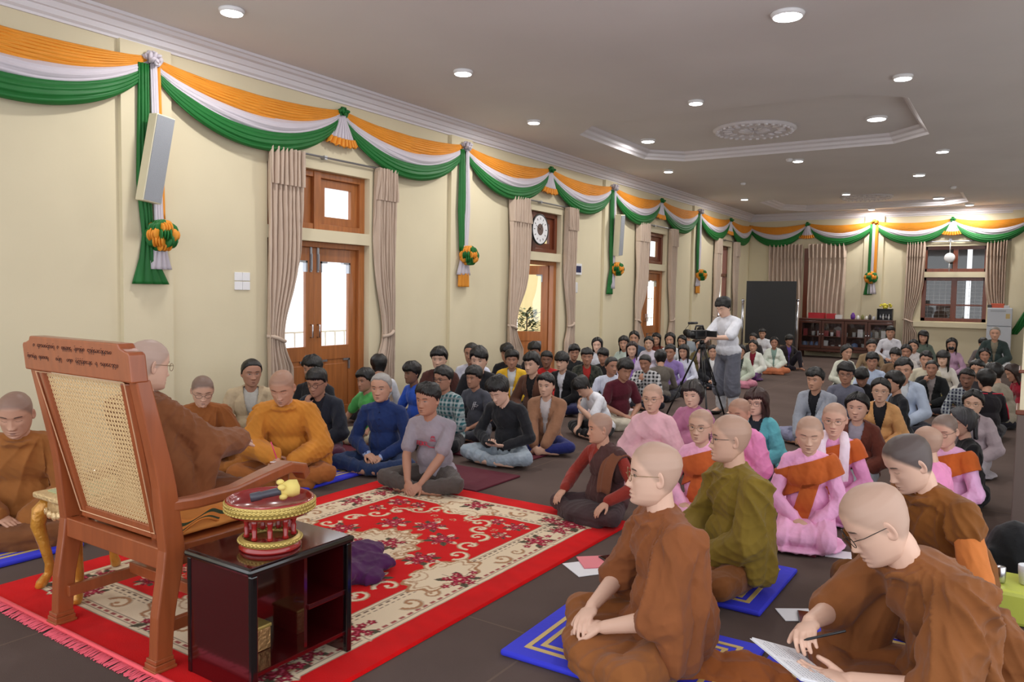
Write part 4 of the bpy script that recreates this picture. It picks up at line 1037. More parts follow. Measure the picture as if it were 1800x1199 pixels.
# green cloth end at the far right corner
mp = BM(-.12)
root = empty('hanging_tail', (-.1, YB-.1, 1.9), 0, 'dark green cloth hanging behind the fridge at the right edge', 'garland tail', 'hanging garland tails with pompons')
strip(mp, root.location.copy(), 'green_ribbon', M_GR, root, [(.20, 1.75, .03), (.16, 1.3, .06), (.02, .95, .09), (-.10, .75, .08)], 3)
# ================================================================ rug with woven pattern
def build_rug():
    x0, x1, y0, y1 = -4.18, -2.09, 1.66, 4.615; st = .0056
    nx, ny = int((x1-x0)/st), int((y1-y0)/st); xs = np.linspace(x0, x1, nx+1); ys = np.linspace(y0, y1, ny+1)
    X, Y = np.meshgrid(xs, ys); cx, cy = (x0+x1)/2, (y0+y1)/2; hx, hy = (x1-x0)/2, (y1-y0)/2
    dx, dy = X-cx, Y-cy; ax, ay = np.abs(dx), np.abs(dy)
    edge = np.minimum(hx-ax, hy-ay)
    P2 = np.stack([X, Y, X*0], -1).reshape(-1, 3); nzz = (n3(P2, 14, 3)+.6*n3(P2, 40, 4)).reshape(X.shape)
    RED, CREAM, ROSE, DK, TAN, PINK, GREEN = [np.array(lin(c)) for c in ((206, 8, 12), (226, 206, 176), (150, 12, 40), (66, 18, 22), (172, 126, 90), (214, 84, 110), (84, 80, 60))]
    C = np.empty(X.shape+(3,)); C[:] = RED; C *= (1+.10*nzz)[..., None]
    def put(m, c, a=1.0): C[m] = C[m]*(1-a)+c*a
    put((edge > .165) & (edge < .43), CREAM)
    put((edge > .165) & (edge < .172), DK, .6)
    # inner and outer guard stripes
    for e0, w_, seg in ((.205, .014, .055), (.385, .012, .05), (.36, .008, .04)):
        m = (edge > e0) & (edge < e0+w_); run = np.where(hx-ax < hy-ay, dy, dx); put(m & (np.mod(run, seg) < seg*.62), ROSE if seg > .05 else DK, .85)
    put(np.abs(edge-.195) < .0022, DK, .7); put(np.abs(edge-.232) < .0022, DK, .7); put(np.abs(edge-.405) < .002, DK, .7); put(np.abs(edge-.427) < .004, DK, .6)
    # field
    field = edge > .43; ell = np.sqrt((dx/.58)**2+(dy/.98)**2)
    put(field, RED); 
    # broad bulges where the cream border swells towards the field
    for (bx, by, rx, ry) in ((0, hy-.40, .20, .13), (0, -(hy-.40), .20, .13), (hx-.40, 0, .13, .24), (-(hx-.40), 0, .13, .24)):
        e = np.sqrt(((dx-bx)/rx)**2+((dy-by)/ry)**2)+.10*np.sin(9*np.arctan2((dy-by)/ry, (dx-bx)/rx)); put(e < 1.12, TAN); put(e < 1.0, CREAM); put(np.abs(e-.86) < .035, TAN, .8)
    # corner pieces of small flowers
    def flower(u, v, r, col, petals=6, phase=0.0, core=True, dark=True):
        x_, y_ = dx-u, dy-v; rr = np.hypot(x_, y_); a = np.arctan2(y_, x_); R_ = r*(.80+.20*np.cos(petals*a+phase)); m = rr < R_
        put(m, col); 
        if dark: put(m & (rr > R_*.84), DK, .5)
        sp_ = np.mod(a/(2*PI)*3+rr/r*2.4+phase, 1.0); put(m & (sp_ < .32) & (rr < R_*.86), PINK, .8)
        sp2 = np.mod(a/(2*PI)*5-rr/r*1.6, 1.0); put(m & (sp2 < .12), DK, .6)
        if core: put(rr < r*.14, CREAM)
    def leaf(u, v, ang, L, w_, col):
        c, s_ = math.cos(ang), math.sin(ang); p = (dx-u)*c+(dy-v)*s_; q = -(dx-u)*s_+(dy-v)*c
        m = (np.abs(q) < w_*np.sin(np.clip(p/L, 0, 1)*PI)) & (p > 0) & (p < L); put(m, col); put(m & (np.abs(q) < w_*.14), DK, .7)
    def rose(u, v, r, seed=0):
        rnd = random.Random(seed)
        for k in range(8): a = k*PI/4+rnd.uniform(-.2, .2); leaf(u+math.cos(a)*r*.7, v+math.sin(a)*r*.7, a, r*rnd.uniform(.9, 1.3), r*.30, GREEN if k % 2 else CREAM)
        for k in range(5): a = k*2*PI/5+seed; flower(u+math.cos(a)*r*1.05, v+math.sin(a)*r*1.05, r*.42, ROSE, 5, a)
        flower(u, v, r, ROSE, 7, seed)
    def scroll(u, v, r, flip, ang, col=CREAM, col2=TAN):
        x_, y_ = dx-u, (dy-v); c, s_ = math.cos(ang), math.sin(ang); p = x_*c+y_*s_; q = (-x_*s_+y_*c)*flip
        rr = np.hypot(p, q); a = np.arctan2(q, p); sr = r*(1.0-(a+PI)/(2*PI)*.78); w_ = r*.20*(1-.4*(a+PI)/(2*PI)); m = (np.abs(rr-sr) < w_) & (a < 2.6); put(m, col); put(m & (rr-sr > w_*.35), col2, .8); put(np.hypot(p+r*.08, q) < r*.18, col)
    for sx in (-1, 1):
        for sy in (-1, 1):
            for i, (u, v, r) in enumerate(((hx-.60, hy-.60, .055), (hx-.76, hy-.58, .04), (hx-.58, hy-.80, .04), (hx-.90, hy-.57, .03), (hx-.565, hy-.98, .03), (hx-.70, hy-.72, .03))):
                if r > .03: rose(sx*(u+.05), sy*(v+.05), r*.95, i)
                else: flower(sx*u, sy*v, r, CREAM, 5, i, False, True)
            for i in range(7):
                t = i/6; scroll(sx*(hx-.54-.52*t), sy*(hy-.74-.0*t+.12*math.sin(t*3)), .026, sx*sy, t*2+sx, TAN, CREAM)
    # scroll ring round the field
    for k in range(32):
        a = 2*PI*(k+.5)/32; u, v = .54*math.cos(a), .98*math.sin(a)
        scroll(u, v, .078, 1 if k % 2 else -1, a+PI/2)
    # central medallion
    e = np.sqrt((dx/.29)**2+(dy/.44)**2); aa = np.arctan2(dy/.44, dx/.29); e2 = e+.07*np.cos(18*aa); put(e2 < 1.05, TAN); put(e2 < .97, CREAM); put(np.abs(e2-.84) < .03, TAN, .8); put(np.abs(e2-.74) < .015, TAN, .6)
    rose(0, 0, .125, 1); rose(.07, .22, .065, 2); rose(-.07, -.22, .065, 3); rose(-.13, .12, .05, 4); rose(.13, -.12, .05, 5)
    for k in range(22): a = 2*PI*k/22; scroll(.26*math.cos(a), .40*math.sin(a), .045, 1 if k % 2 else -1, a, TAN, CREAM)
    for k in range(10): a = 2*PI*k/10+.2; rose(.40*math.cos(a), .62*math.sin(a), .068, k)
    # border roses and scrolls
    for s_ in (-1, 1):
        for k in range(-3, 4):
            u = s_*(hx-.29)
            if abs(k) % 2 == 0: rose(u, k*.385, .068, k+10); flower(u, k*.385+.12, .028, ROSE, 5, k); flower(u, k*.385-.12, .028, ROSE, 5, k)
            else: scroll(u, k*.385, .075, s_, PI/2, TAN, CREAM*.75); scroll(u, k*.385+.15, .05, -s_, -PI/2, TAN, CREAM*.75)
        for k in range(-2, 3):
            v = s_*(hy-.29)
            if abs(k) % 2 == 0: rose(k*.36, v, .068, k+30)
            else: scroll(k*.36, v, .075, s_, 0, TAN, CREAM*.75)
    for sx in (-1, 1):
        for sy in (-1, 1): rose(sx*(hx-.29), sy*(hy-.29), .085, 50); rose(sx*(hx-.29), sy*(hy-.45), .05, 51); rose(sx*(hx-.45), sy*(hy-.29), .05, 52)
    Z = .016+.0012*nzz; Z[0] = Z[-1] = .002; Z[:, 0] = Z[:, -1] = .002
    v = np.stack([X, Y, Z], -1).reshape(-1, 3); idx = np.arange((nx+1)*(ny+1)).reshape(ny+1, nx+1)
    f = np.stack([idx[:-1, :-1], idx[:-1, 1:], idx[1:, 1:], idx[1:, :-1]], -1).reshape(-1, 4)
    T = np.concatenate([np.clip(C, 0, 1).reshape(-1, 3), np.ones((len(v), 1))], 1)
    m = attr_mat('plush rug pile', .9, .1, False, .5, 260, .04)
    rug = link('rug', write_mesh('rug', v, f, T), m); tagit(rug, 'large red plush rug with cream rose border under the cane chair', 'rug')
    fr = MB(); rnd = random.Random(4)
    for i in range(420):
        x = x0+(x1-x0)*(i+.5)/420; a = rnd.uniform(-.02, .02); fr.tube([(x, y0+.01, .012), (x+a*.5, y0-.025, .010), (x+a, y0-.05-rnd.uniform(0, .015), .004)], .0028, 4)
    f_ = fr.build('fringe', plain('pink fringe', (226, 92, 108), .8), rug, True); f_['kind'] = 'stuff'
    e = MB(); e.tube([(x0, y0, .012), (x1, y0, .012)], .011, 8); e.build('edge_binding', plain('pink binding', (236, 88, 98), .7), rug, True)
build_rug()

# ================================================================ wooden armchair with cane back
M_CH = plain('reddish varnished teak', (150, 78, 42), .34, noise=.12, nscale=4, stretch=(8, 8, .8), coat=.3)
M_CANE = plain('pale woven cane', (222, 190, 142), .6)
CX, CY0 = -3.125, 1.70
chair = empty('armchair', (CX, CY0, .016), 0, 'reddish wooden armchair with tall woven cane back standing on the rug', 'armchair'); Hh = .375
def backy(z): return np.interp(z, [0, .2, .45, .75, 1.27], [.0, .012, .055, .02, -.10])
for s in (-1, 1):
    zs = np.linspace(0.04, 1.14, 14); vs = []; fs = []
    for z in zs:
        y = backy(z); hw_ = .027; hd = np.interp(z, [0, .45, 1.2], [.034, .044, .028])
        vs += [(s*Hh-hw_, y-hd, z), (s*Hh+hw_, y-hd, z), (s*Hh+hw_, y+hd, z), (s*Hh-hw_, y+hd, z)]
    for i in range(len(zs)-1):
        for j in range(4): fs.append((i*4+j, i*4+(j+1) % 4, i*4+4+(j+1) % 4, i*4+4+j))
    fs += [(3, 2, 1, 0), tuple(range(len(vs)-4, len(vs)))]
    p = MB().add(vs, fs).build('back_post', M_CH, chair, bevel=.006)
    ft = MB(); ft.cbox((s*Hh, 0, .02), (.075, .085, .022)); ft.cbox((s*Hh, 0, .04), (.066, .078, .018)); ft.cbox((s*Hh, 0, .006), (.083, .094, .012)); ft.build('foot', M_CH, p, bevel=.003)
    fl_ = MB(); fl_.tube([(s*.33, .62, .0), (s*.33, .62, .2), (s*.335, .625, .45), (s*.34, .63, .66)], [.030, .028, .032, .028], 10); l_ = fl_.build('leg', M_CH, chair, True)
    # arm: sweeps forward and rolls over at the end
    pts = [(s*.375, .03, .635), (s*.385, .15, .630), (s*.40, .32, .640), (s*.40, .48, .675), (s*.395, .60, .695), (s*.39, .68, .675), (s*.385, .71, .63)]
    am = MB(); vs = []; fs = []
    for i, pnt in enumerate(pts):
        a = V(pts[max(i-1, 0)]); b_ = V(pts[min(i+1, len(pts)-1)]); t = (b_-a).normalized(); sd = t.cross(V((0, 0, 1))).normalized(); up = sd.cross(t); w_ = (.024, .03, .036, .042, .045, .042, .03)[i]; h_ = .024
        for q, r_ in ((-1, -1), (1, -1), (1, 1), (-1, 1)): vs.append(V(pnt)+sd*q*w_+up*r_*h_)
    for i in range(len(pts)-1):
        for j in range(4): fs.append((i*4+j, i*4+(j+1) % 4, i*4+4+(j+1) % 4, i*4+4+j))
    fs += [(3, 2, 1, 0), tuple(range(len(vs)-4, len(vs)))]
    o = am.add(vs, fs).build('armrest', M_CH, chair, bevel=.010)
    st = MB(); st.cbox((s*.34, .31, .14), (.028, .60, .05)); st.build('stretcher', M_CH, chair, bevel=.004)
tb = MB()   # top rail with notched shoulders
prof = [(-.405, 1.13), (-.405, 1.235), (-.395, 1.245), (-.375, 1.248), (-.345, 1.258), (-.335, 1.275), (.335, 1.275), (.345, 1.258), (.375, 1.248), (.395, 1.245), (.405, 1.235), (.405, 1.13)]
lean = Matrix.Translation(V((0, -.085, 0))) @ Matrix.Rotation(R2(0), 4, 'X')
vs = [(x, -.115-.10*(z-1.13), z) for x, z in prof]+[(x, -.050-.10*(z-1.13), z) for x, z in prof]; n = len(prof)
rail = tb.add(vs, [tuple(range(n)), tuple(range(2*n-1, n-1, -1))]+[(i, n+i, n+(i+1) % n, (i+1) % n) for i in range(n)]).build('top_rail', M_CH, chair, bevel=.006)
# carved inscription: two rows of small round letters
ins = MB(); rnd = random.Random(8)
for row, (z, xa, xb) in enumerate(((1.238, -.30, .29), (1.19, -.36, .35))):
    x = xa
    while x < xb:
        k = rnd.random(); r_ = .0058; y = -.1165-.10*(z-1.13)
        if k < .14: x += .02; continue
        a0 = rnd.uniform(0, 6); pts = [(x+r_*math.cos(a0+t), y, z+r_*math.sin(a0+t)) for t in np.linspace(0, 5.2, 9)]; ins.tube(pts, .0011, 4)
        if k > .55: ins.tube([(x+r_*1.1, y, z-.004), (x+r_*1.1, y, z-.014)], .0010, 4)
        if k > .8: ins.tube([(x-r_, y, z+.011), (x+r_*.4, y, z+.013)], .0010, 4)
        x += .0155
ins.build('inscription', plain('ink of carved letters', (62, 30, 24), .7), rail)
# cane panel frame, tapering downwards
def pane_pt(u, v):  # v 0 bottom .. 1 top
    hwid = .268+(.315-.268)*v; z = .50+(1.125-.50)*v; return V((u*hwid+(-.02*(1-v)), .075-.155*v, z))
fm = MB()
for u in (-1, 1):
    a, b_ = pane_pt(u, -.06), pane_pt(u, 1.0); d = (b_-a); q = d.to_track_quat('Z', 'Y').to_matrix(); fm.cbox((a+b_)/2, (.045, .035, d.length), rot=q)
a, b_ = pane_pt(-1, 0), pane_pt(1, 0); fm.cbox((a+b_)/2, (abs(b_.x-a.x)+.03, .036, .05)); fm.build('cane_frame', M_CH, chair, bevel=.004)
bd = MB(); bd.tube([pane_pt(-1.05, 0)+V((0, -.022, 0)), pane_pt(-1.06, 1)+V((0, -.026, 0)), pane_pt(1.06, 1)+V((0, -.026, 0)), pane_pt(1.05, 0)+V((0, -.022, 0)), pane_pt(-1.05, 0)+V((0, -.022, 0))], .0028, 5)
bd.build('beading', plain('worn light edge', (214, 168, 130), .5), chair)
cn = MB(); K = 26; KV = 32; wv = .0036
def st_(a, b_, off, w_=wv):
    d = b_-a; nrm = V((0, -.97, -.24)); sd = d.cross(nrm).normalized(); p = a+nrm*off; q = b_+nrm*off
    cn.add([p-sd*w_/2, p+sd*w_/2, q+sd*w_/2, q-sd*w_/2, p-sd*w_/2+nrm*.001, p+sd*w_/2+nrm*.001, q+sd*w_/2+nrm*.001, q-sd*w_/2+nrm*.001], [(0, 3, 2, 1), (4, 5, 6, 7), (0, 1, 5, 4), (1, 2, 6, 5), (2, 3, 7, 6), (3, 0, 4, 7)])
for i in range(K+1):
    u = -.93+1.86*i/K
    for e in (-.006, .006): st_(pane_pt(u+e*1.2, .03), pane_pt(u+e*1.2, .99), 0, .0034)
for j in range(KV+1):
    v_ = .03+.95*j/KV
    for e in (-.0035, .0035): st_(pane_pt(-.94, v_+e), pane_pt(.94, v_+e), .0012, .0034)
du, dv = 1.86/K, .95/KV
for k in range(-KV, K+1, 1):
    for sg in (1, -1):
        i0, j0 = (k, 0) if k >= 0 else (0, -k); n_ = min(K-i0, KV-j0)
        if n_ > 0:
            ua, ub = -.93+du*i0, -.93+du*(i0+n_)
            st_(pane_pt(ua*sg, .03+dv*j0), pane_pt(ub*sg, .03+dv*(j0+n_)), .0024 if sg > 0 else .0036, .0034)
cn.build('cane_weave', M_CANE, chair)
se = MB(); se.cbox((0, .04, .425), (.72, .05, .085)); se.cbox((0, .60, .425), (.68, .05, .085)); se.cbox((-.355, .32, .425), (.04, .58, .085)); se.cbox((.355, .32, .425), (.04, .58, .085)); se.cbox((0, .32, .445), (.68, .56, .03)); se.build('seat_frame', M_CH, chair, bevel=.005)
MB().cbox((0, .30, .17), (.66, .03, .05)).build('stretcher', M_CH, chair, bevel=.004)
# cushion and folded cloth on the seat
M_CUSH = plain('orange quilted cotton', (224, 146, 70), .85, noise=.05, bump=.3, bscale=25)
mb = MB(); mb.ell((0, .34, .495), (.33, .26, .045)); mb.box((-.31, .12, .47), (.31, .60, .50)); v, f, n = remesh(mb, .012, 6); v = fold(v, n, .006, 5, DEF_DIRS)
v = v+np.array([CX, CY0, .016]); cu = link('seat_cushion', write_mesh('seat_cushion', v, f), M_CUSH); tagit(cu, 'orange quilted cushion on the seat of the cane chair', 'cushion')
mb = MB(); M_FOLD = plain('orange and green folded mat', (226, 138, 58), .85); M_FOLDG = plain('dark green stripe', (52, 66, 40), .85); mb = MB()
vs = []; fs = []
for i in range(41):
    for j in range(9): u = i/40; q = j/8; vs.append((CX+.335+.012*math.sin(u*22)+.03*q-.05, CY0+.05+.60*u, .540+.016+.018*math.sin(u*19+q*2)+.02*u-.035*q+.0))
for i in range(40):
    for j in range(8): p = i*9+j; fs.append((p, p+1, p+10, p+9))
mb.add(vs, fs); mb.mi = [1 if (k % 8) in (2, 3, 6) else 0 for k in range(len(fs))]
fo = mb.build('folded_mat', [M_FOLD, M_FOLDG], None, True); md = fo.modifiers.new('s', 'SOLIDIFY'); md.thickness = .008; tagit(fo, 'orange mat with dark green stripes spilling over the chair cushion', 'seat mat')

# ================================================================ lacquered side table, offering bowl, microphone, tin
M_LAC = plain('dark red lacquer', (62, 8, 12), .12, spec=.6, coat=.6); M_LACB = plain('black lacquer edge', (18, 14, 16), .15, coat=.6)
tx0, tx1, ty0, ty1, tz = -2.64, -2.26, 1.75, 2.24, .50
st = empty('side_table', ((tx0+tx1)/2, (ty0+ty1)/2, .016), 0, 'small glossy dark red lacquer side table right of the cane chair', 'side table')
ax_, ay_ = (tx1-tx0)/2, (ty1-ty0)/2
top = MB().box((-ax_-.01, -ay_-.015, tz-.045), (ax_+.01, ay_+.015, tz-.016)).build('tabletop', M_LACB, st, bevel=.012)
MB().box((-ax_+.005, -ay_, tz-.017), (ax_-.005, ay_, tz-.0135)).build('top_inlay', M_LAC, st)
for s in (-1, 1): 
    sp_ = MB().box((-ax_+.01, s*(ay_-.012)-.010, .0), (ax_-.01, s*(ay_-.012)+.010, tz-.045)).build('side_panel', M_LAC, st)
    for q in (-1, 1): MB().box((q*(ax_-.008)-.012, s*(ay_-.012)-.014, 0), (q*(ax_-.008)+.012, s*(ay_-.012)+.014, tz-.045)).build('corner_post', M_LACB, st, bevel=.005)
MB().box((-ax_+.01, -ay_+.02, .07), (ax_-.01, ay_-.02, .088)).build('shelf', M_LAC, st, bevel=.003)
MB().box((-ax_+.01, .03, .24), (ax_-.01, ay_-.02, .262)).build('shelf', M_LAC, st, bevel=.003)
MB().box((-ax_+.02, .015, .088), (ax_-.02, .03, tz-.045)).build('divider', M_LAC, st)
MB().box((-ax_+.01, .03, .088), (-ax_+.02, ay_-.02, tz-.045)).build('back_panel', M_LAC, st)
M_GOLDL = plain('gold coloured band', (196, 170, 96), .35, .55); M_REDL = plain('red lacquer', (150, 28, 26), .22, coat=.5)
bx_, by_ = -2.41, 1.955; z0 = .502
ob = empty('offering_tray', (bx_, by_, z0), 0, 'round red lacquer offering tray with gold rim on the side table', 'offering tray')
MB().lathe([(.115, 0), (.118, .008), (.11, .02), (.105, .025), (.001, .025)], (0, 0, 0), 48).build('foot_ring', M_REDL, ob, True)
b2 = MB(); b2.lathe([(.112, .022), (.118, .028), (.116, .042), (.104, .047)], (0, 0, 0), 48, cap_=False)
for i in range(44): a = 2*PI*i/44; b2.ell((.117*math.cos(a), .117*math.sin(a), .034), (.007, .007, .006), None, 6, 5)
b2.build('gold_band', M_GOLDL, ob, True)
for i in range(9):
    a = 2*PI*i/9; MB().lathe([(.009, .045), (.013, .052), (.009, .062), (.011, .085), (.008, .095), (.012, .108), (.012, .13)], (.088*math.cos(a), .088*math.sin(a), 0), 10).build('baluster', M_REDL, ob, True)
MB().lathe([(.001, .128), (.10, .128), (.155, .140), (.165, .150), (.166, .192), (.160, .196), (.154, .190), (.150, .160), (.001, .156)], (0, 0, 0), 56).build('dish', M_REDL, ob, True)
b3 = MB(); b3.lathe([(.166, .150), (.1685, .152), (.1685, .188), (.166, .190)], (0, 0, 0), 56, cap_=False)
for r_ in range(3):
    for i in range(64): a = 2*PI*(i+.5*(r_ % 2))/64; b3.ell((.169*math.cos(a), .169*math.sin(a), .156+.013*r_), (.005, .008, .005), Matrix.Rotation(a, 3, 'Z'), 6, 4)
b3.build('rim_band', M_GOLDL, ob, True)
mic = empty('microphone', (bx_-.01, by_+.02, z0+.205), 0, 'grey wireless microphone with yellow foam head lying in the offering tray', 'microphone')
ax = V((.55, .80, .16)).normalized(); q = ax.to_track_quat('Z', 'Y').to_matrix().to_4x4()
MB().lathe([(.001, -.085), (.016, -.085), (.0175, -.08), (.0175, -.045), (.0145, -.043), (.0155, .02), (.018, .03)], (0, 0, 0), 20, q).build('handle', plain('grey microphone body', (74, 74, 84), .4), mic, True)
v_ = MB(); v_.lathe([(.018, .03), (.030, .045), (.036, .07), (.030, .098), (.001, .105)], (0, 0, 0), 16, q)
for i in range(5): a = 2*PI*i/5; p_ = q @ V((.033*math.cos(a), .033*math.sin(a), .035)); v_.ell(p_, (.016, .016, .012), None, 8, 6)
v_.build('foam_cover', plain('pale yellow foam', (226, 204, 116), .85), mic, True)
tn = empty('trinket_box', (-2.47, 1.885, .105), 0, 'small embossed gold tin box on the lowest shelf of the side table', 'box')
bb = MB(); bb.box((-.075, -.06, 0), (.075, .06, .085)); bb.build('box_body', plain('embossed gold tin', (184, 140, 92), .4, .6, noise=.15, nscale=40, bump=.8, bscale=70), tn, bevel=.004)
MB().box((-.078, -.063, .085), (.078, .063, .10)).build('lid', M_GOLDL, tn, bevel=.004); MB().tube([(-.03, -.02, .104), (0, -.03, .106), (.03, -.01, .104), (0, .01, .105)], .004, 6, True).build('coil', M_STEEL, tn, True)

# carved gilded stool with marble top left of the chair
M_GILT = plain('carved gilt wood', (198, 138, 52), .32, .25, noise=.15, nscale=14, bump=.5, bscale=45, coat=.3); M_GILT2 = plain('bright gilt relief', (222, 190, 140), .3, .35, bump=.9, bscale=60)
so = empty('carved_stool', (-3.80, 2.02, .0), 0, 'low carved gilt stool with pale green top behind the cane chair', 'stool'); sh = .50
MB().box((-.19, -.21, sh-.03), (.19, .21, sh-.002)).build('top', M_GILT2, so, bevel=.008)
MB().box((-.14, -.16, sh-.004), (.14, .16, sh+.004)).build('marble_inlay', plain('pale green marble', (176, 184, 140), .25), so)
ap = MB()
for s in (-1, 1):
    ap.box((-.15, s*.165-.012, sh-.10), (.15, s*.165+.012, sh-.03)); ap.box((s*.145-.012, -.165, sh-.10), (s*.145+.012, .165, sh-.03))
    for k in range(7):
        ap.ell((-.13+k*.043, s*.178, sh-.09-.018*abs(math.sin(k*.9))), (.024, .014, .022), None, 8, 6); ap.ell((s*.158, -.14+k*.047, sh-.09-.018*abs(math.sin(k*.9))), (.014, .024, .022), None, 8, 6)
ap.build('carved_apron', M_GILT2, so, True)
for sx in (-1, 1):
    for sy in (-1, 1):
        d = V((sx, sy, 0)).normalized(); b0 = V((sx*.145, sy*.165, 0)); pt = lambda o_, z: b0+d*o_+V((0, 0, z))
        lg = MB(); lg.tube([pt(-.02, sh-.04), pt(.028, sh-.10), pt(.040, sh-.17), pt(.016, sh-.26), pt(-.008, sh-.36), pt(-.004, .09), pt(.03, .04), pt(.045, .018)], [.034, .040, .034, .026, .021, .021, .026, .018], 10); lg.build('leg', M_GILT, so, True)

# purple cloth heap on the rug beyond the table
mb = MB(); c = (-3.0, 2.85, .03)
for k in range(9): a = k*.7; mb.ell((c[0]+.17*math.cos(a), c[1]+.15*math.sin(a), .035+.02*(k % 3)), (.17, .12, .05), Matrix.Rotation(a, 3, 'Z'), 10, 8)
v, f, n = remesh(mb, .010, 3); v = fold(v, n, .018, 17, [((1, .3, .2), 40, 1), ((-.4, 1, .3), 34, .8), ((.5, .5, 1), 70, .4)]); v[:, 2] = np.maximum(v[:, 2], .018)
pc = link('floor_cloth', write_mesh('floor_cloth', v, f), M_ROBE, None, lin((74, 26, 76))); tagit(pc, 'crumpled purple cloth on the rug in front of the cane chair', 'cloth')

# ================================================================ sitting mats, papers, small things
M_BLUE = plain('blue mat cloth', (52, 56, 214), .8, bump=.15, bscale=30); M_GOLDB = plain('gold ribbon border', (208, 180, 112), .6)
M_MAR = plain('maroon mat cloth', (92, 20, 40), .85, bump=.15, bscale=30)
def mat_blue(cx, cy, lx, ly, rz, label):
    o = MB().cbox((0, 0, .014), (lx, ly, .026)).build('sitting_mat', M_BLUE, None, bevel=.010); o.location = (cx, cy, 0); o.rotation_euler = (0, 0, rz); tagit(o, label, 'mat', 'blue sitting mats with gold border')
    g = MB()
    for k, (e, w_) in enumerate(((.085, .022), (.135, .022))):
        a, b_ = lx/2-e, ly/2-e; z = (.0265, .0295)
        for s in (-1, 1): g.box((-a, s*b_-w_/2, z[0]), (a, s*b_+w_/2, z[1])); g.box((s*a-w_/2, -b_-w_/2+.0001, z[0]), (s*a+w_/2, b_+w_/2-.0001, z[1]-.0003))
    g.build('gold_border', M_GOLDB, o)
mat_blue(-1.30, 2.93, .92, .66, .03, 'blue mat with gold border under the nearest monk in the middle')
mat_blue(-1.30, 3.97, .66, .72, .0, 'blue mat with gold border under the monk in the olive shawl')
mat_blue(-.40, 3.86, .70, .62, .0, 'blue mat with gold border under the young monk looking down')
mat_blue(-.45, 2.86, .74, .70, .0, 'blue mat with gold border under the nearest monk at the right edge')
mat_blue(-4.85, 1.99, .78, .62, .0, 'blue mat under the monk at the left edge')
mat_blue(-4.80, 4.22, .74, .74, .05, 'blue mat with raised corner under the monk writing notes')
def mat_maroon(cx, cy, lx, ly, rz, label):
    o = MB().cbox((0, 0, .009), (lx, ly, .016)).build('sitting_mat', M_MAR, None, bevel=.006); o.location = (cx, cy, 0); o.rotation_euler = (0, 0, rz); tagit(o, label, 'mat', 'thin maroon sitting mats')
def papers(pts, z, mat, name, label, cat, th=.003, group=None):
    cxy = sum((V(p) for p in pts), V((0, 0)))/len(pts); o = MB().prism([(p[0]-cxy.x, p[1]-cxy.y) for p in pts], 0, th).build(name, mat); o.location = (cxy.x, cxy.y, z); return tagit(o, label, cat, group)
def quad(px, py, lx, ly, ang, z=0): 
    c = on_z(px, py, z); return [(c.x+lx/2*a*math.cos(ang)-ly/2*b_*math.sin(ang), c.y+lx/2*a*math.sin(ang)+ly/2*b_*math.cos(ang)) for a, b_ in ((-1, -1), (1, -1), (1, 1), (-1, 1))]
M_PINKP = plain('pink booklet cover', (232, 130, 140), .6); M_ORP = plain('orange cloth wrap', (224, 128, 40), .8)
papers(quad(1046, 998, .30, .21, .95), .002, M_PAPER, 'paper_sheet', 'white sheet of paper under the pink booklet beside the nearest monk', 'paper', group='papers on the carpet')
papers(quad(1058, 990, .25, .18, .75), .006, M_PINKP, 'booklet', 'pink booklet on white paper beside the nearest monk', 'booklet', .006)
def phone(c, rz, label, rot=None, group='mobile phones'):
    o = empty('mobile_phone', c, rz, label, 'mobile phone', group)
    if rot is not None: o.rotation_euler = rot
    MB().cbox((0, 0, .004), (.075, .155, .008)).build('phone_case', M_DARK, o, bevel=.003); MB().cbox((0, 0, .0085), (.066, .14, .001)).build('screen', plain('phone glass', (12, 12, 16), .08, coat=.5), o)
phone(on_z(1074, 986, .012), 1.0, 'black mobile phone lying on the pink booklet')
papers(quad(1408, 1082, .20, .14, .6), .002, M_PAPER, 'paper_sheet', 'small white packet under a phone left of the nearest right monk', 'paper', group='papers on the carpet')
phone(on_z(1418, 1088, .008), .3, 'black mobile phone lying on the white packet')
papers(quad(1492, 978, .26, .14, .2), .002, M_PAPER, 'paper_sheet', 'white paper on the carpet in front of the pink robed nun', 'paper', group='papers on the carpet')
papers(quad(588, 822, .34, .24, .4), .002, M_ORP, 'cloth_wrap', 'orange cloth spread on the carpet before the man in navy', 'cloth', .012)
papers(quad(590, 817, .26, .16, .3), .016, M_PAPER, 'booklet', 'white booklet on the orange cloth before the man in navy', 'booklet', .010)
# blue stand-up corner, water bottle etc at the right edge
tr_ = on_z(1790, 1085); o = empty('basin', (tr_.x-.02, tr_.y+.02, 0), 0, 'yellow green plastic basin at the right edge', 'basin')
MB().box((-.10, -.16, 0), (.14, .16, .16)).build('tub', plain('lime plastic', (196, 204, 84), .4), o, bevel=.02); MB().lathe([(.02, 0), (.022, .004), (.022, .07), (.018, .075), (.001, .076)], (-.06, -.05, .165), 14).build('steel_flask', M_METAL, o, True)
for k, (dx, dy, z) in enumerate(((.0, .02, .26), (.03, .10, .30))):
    c = MB(); c.lathe([(.03, 0), (.036, .002), (.042, .06), (.043, .09), (.040, .09), (.037, .06), (.030, .006)], (0, 0, 0), 20); o = c.build('cup', plain('white cup %d' % k, (226, 226, 228), .3), None, True); o.location = (tr_.x+dx+.03, tr_.y+dy, .161); tagit(o, ('white cup in front in the lime basin', 'white cup further back in the lime basin')[k], 'cup', 'white cups at the right edge')
bg = on_z(1770, 1030); mb = MB(); mb.ell((0, 0, .17), (.14, .12, .17)); mb.box((-.12, -.10, .0), (.12, .10, .2)); v, f, n = remesh(mb, .012, 6); v = fold(v, n, .008, 4, DEF_DIRS)
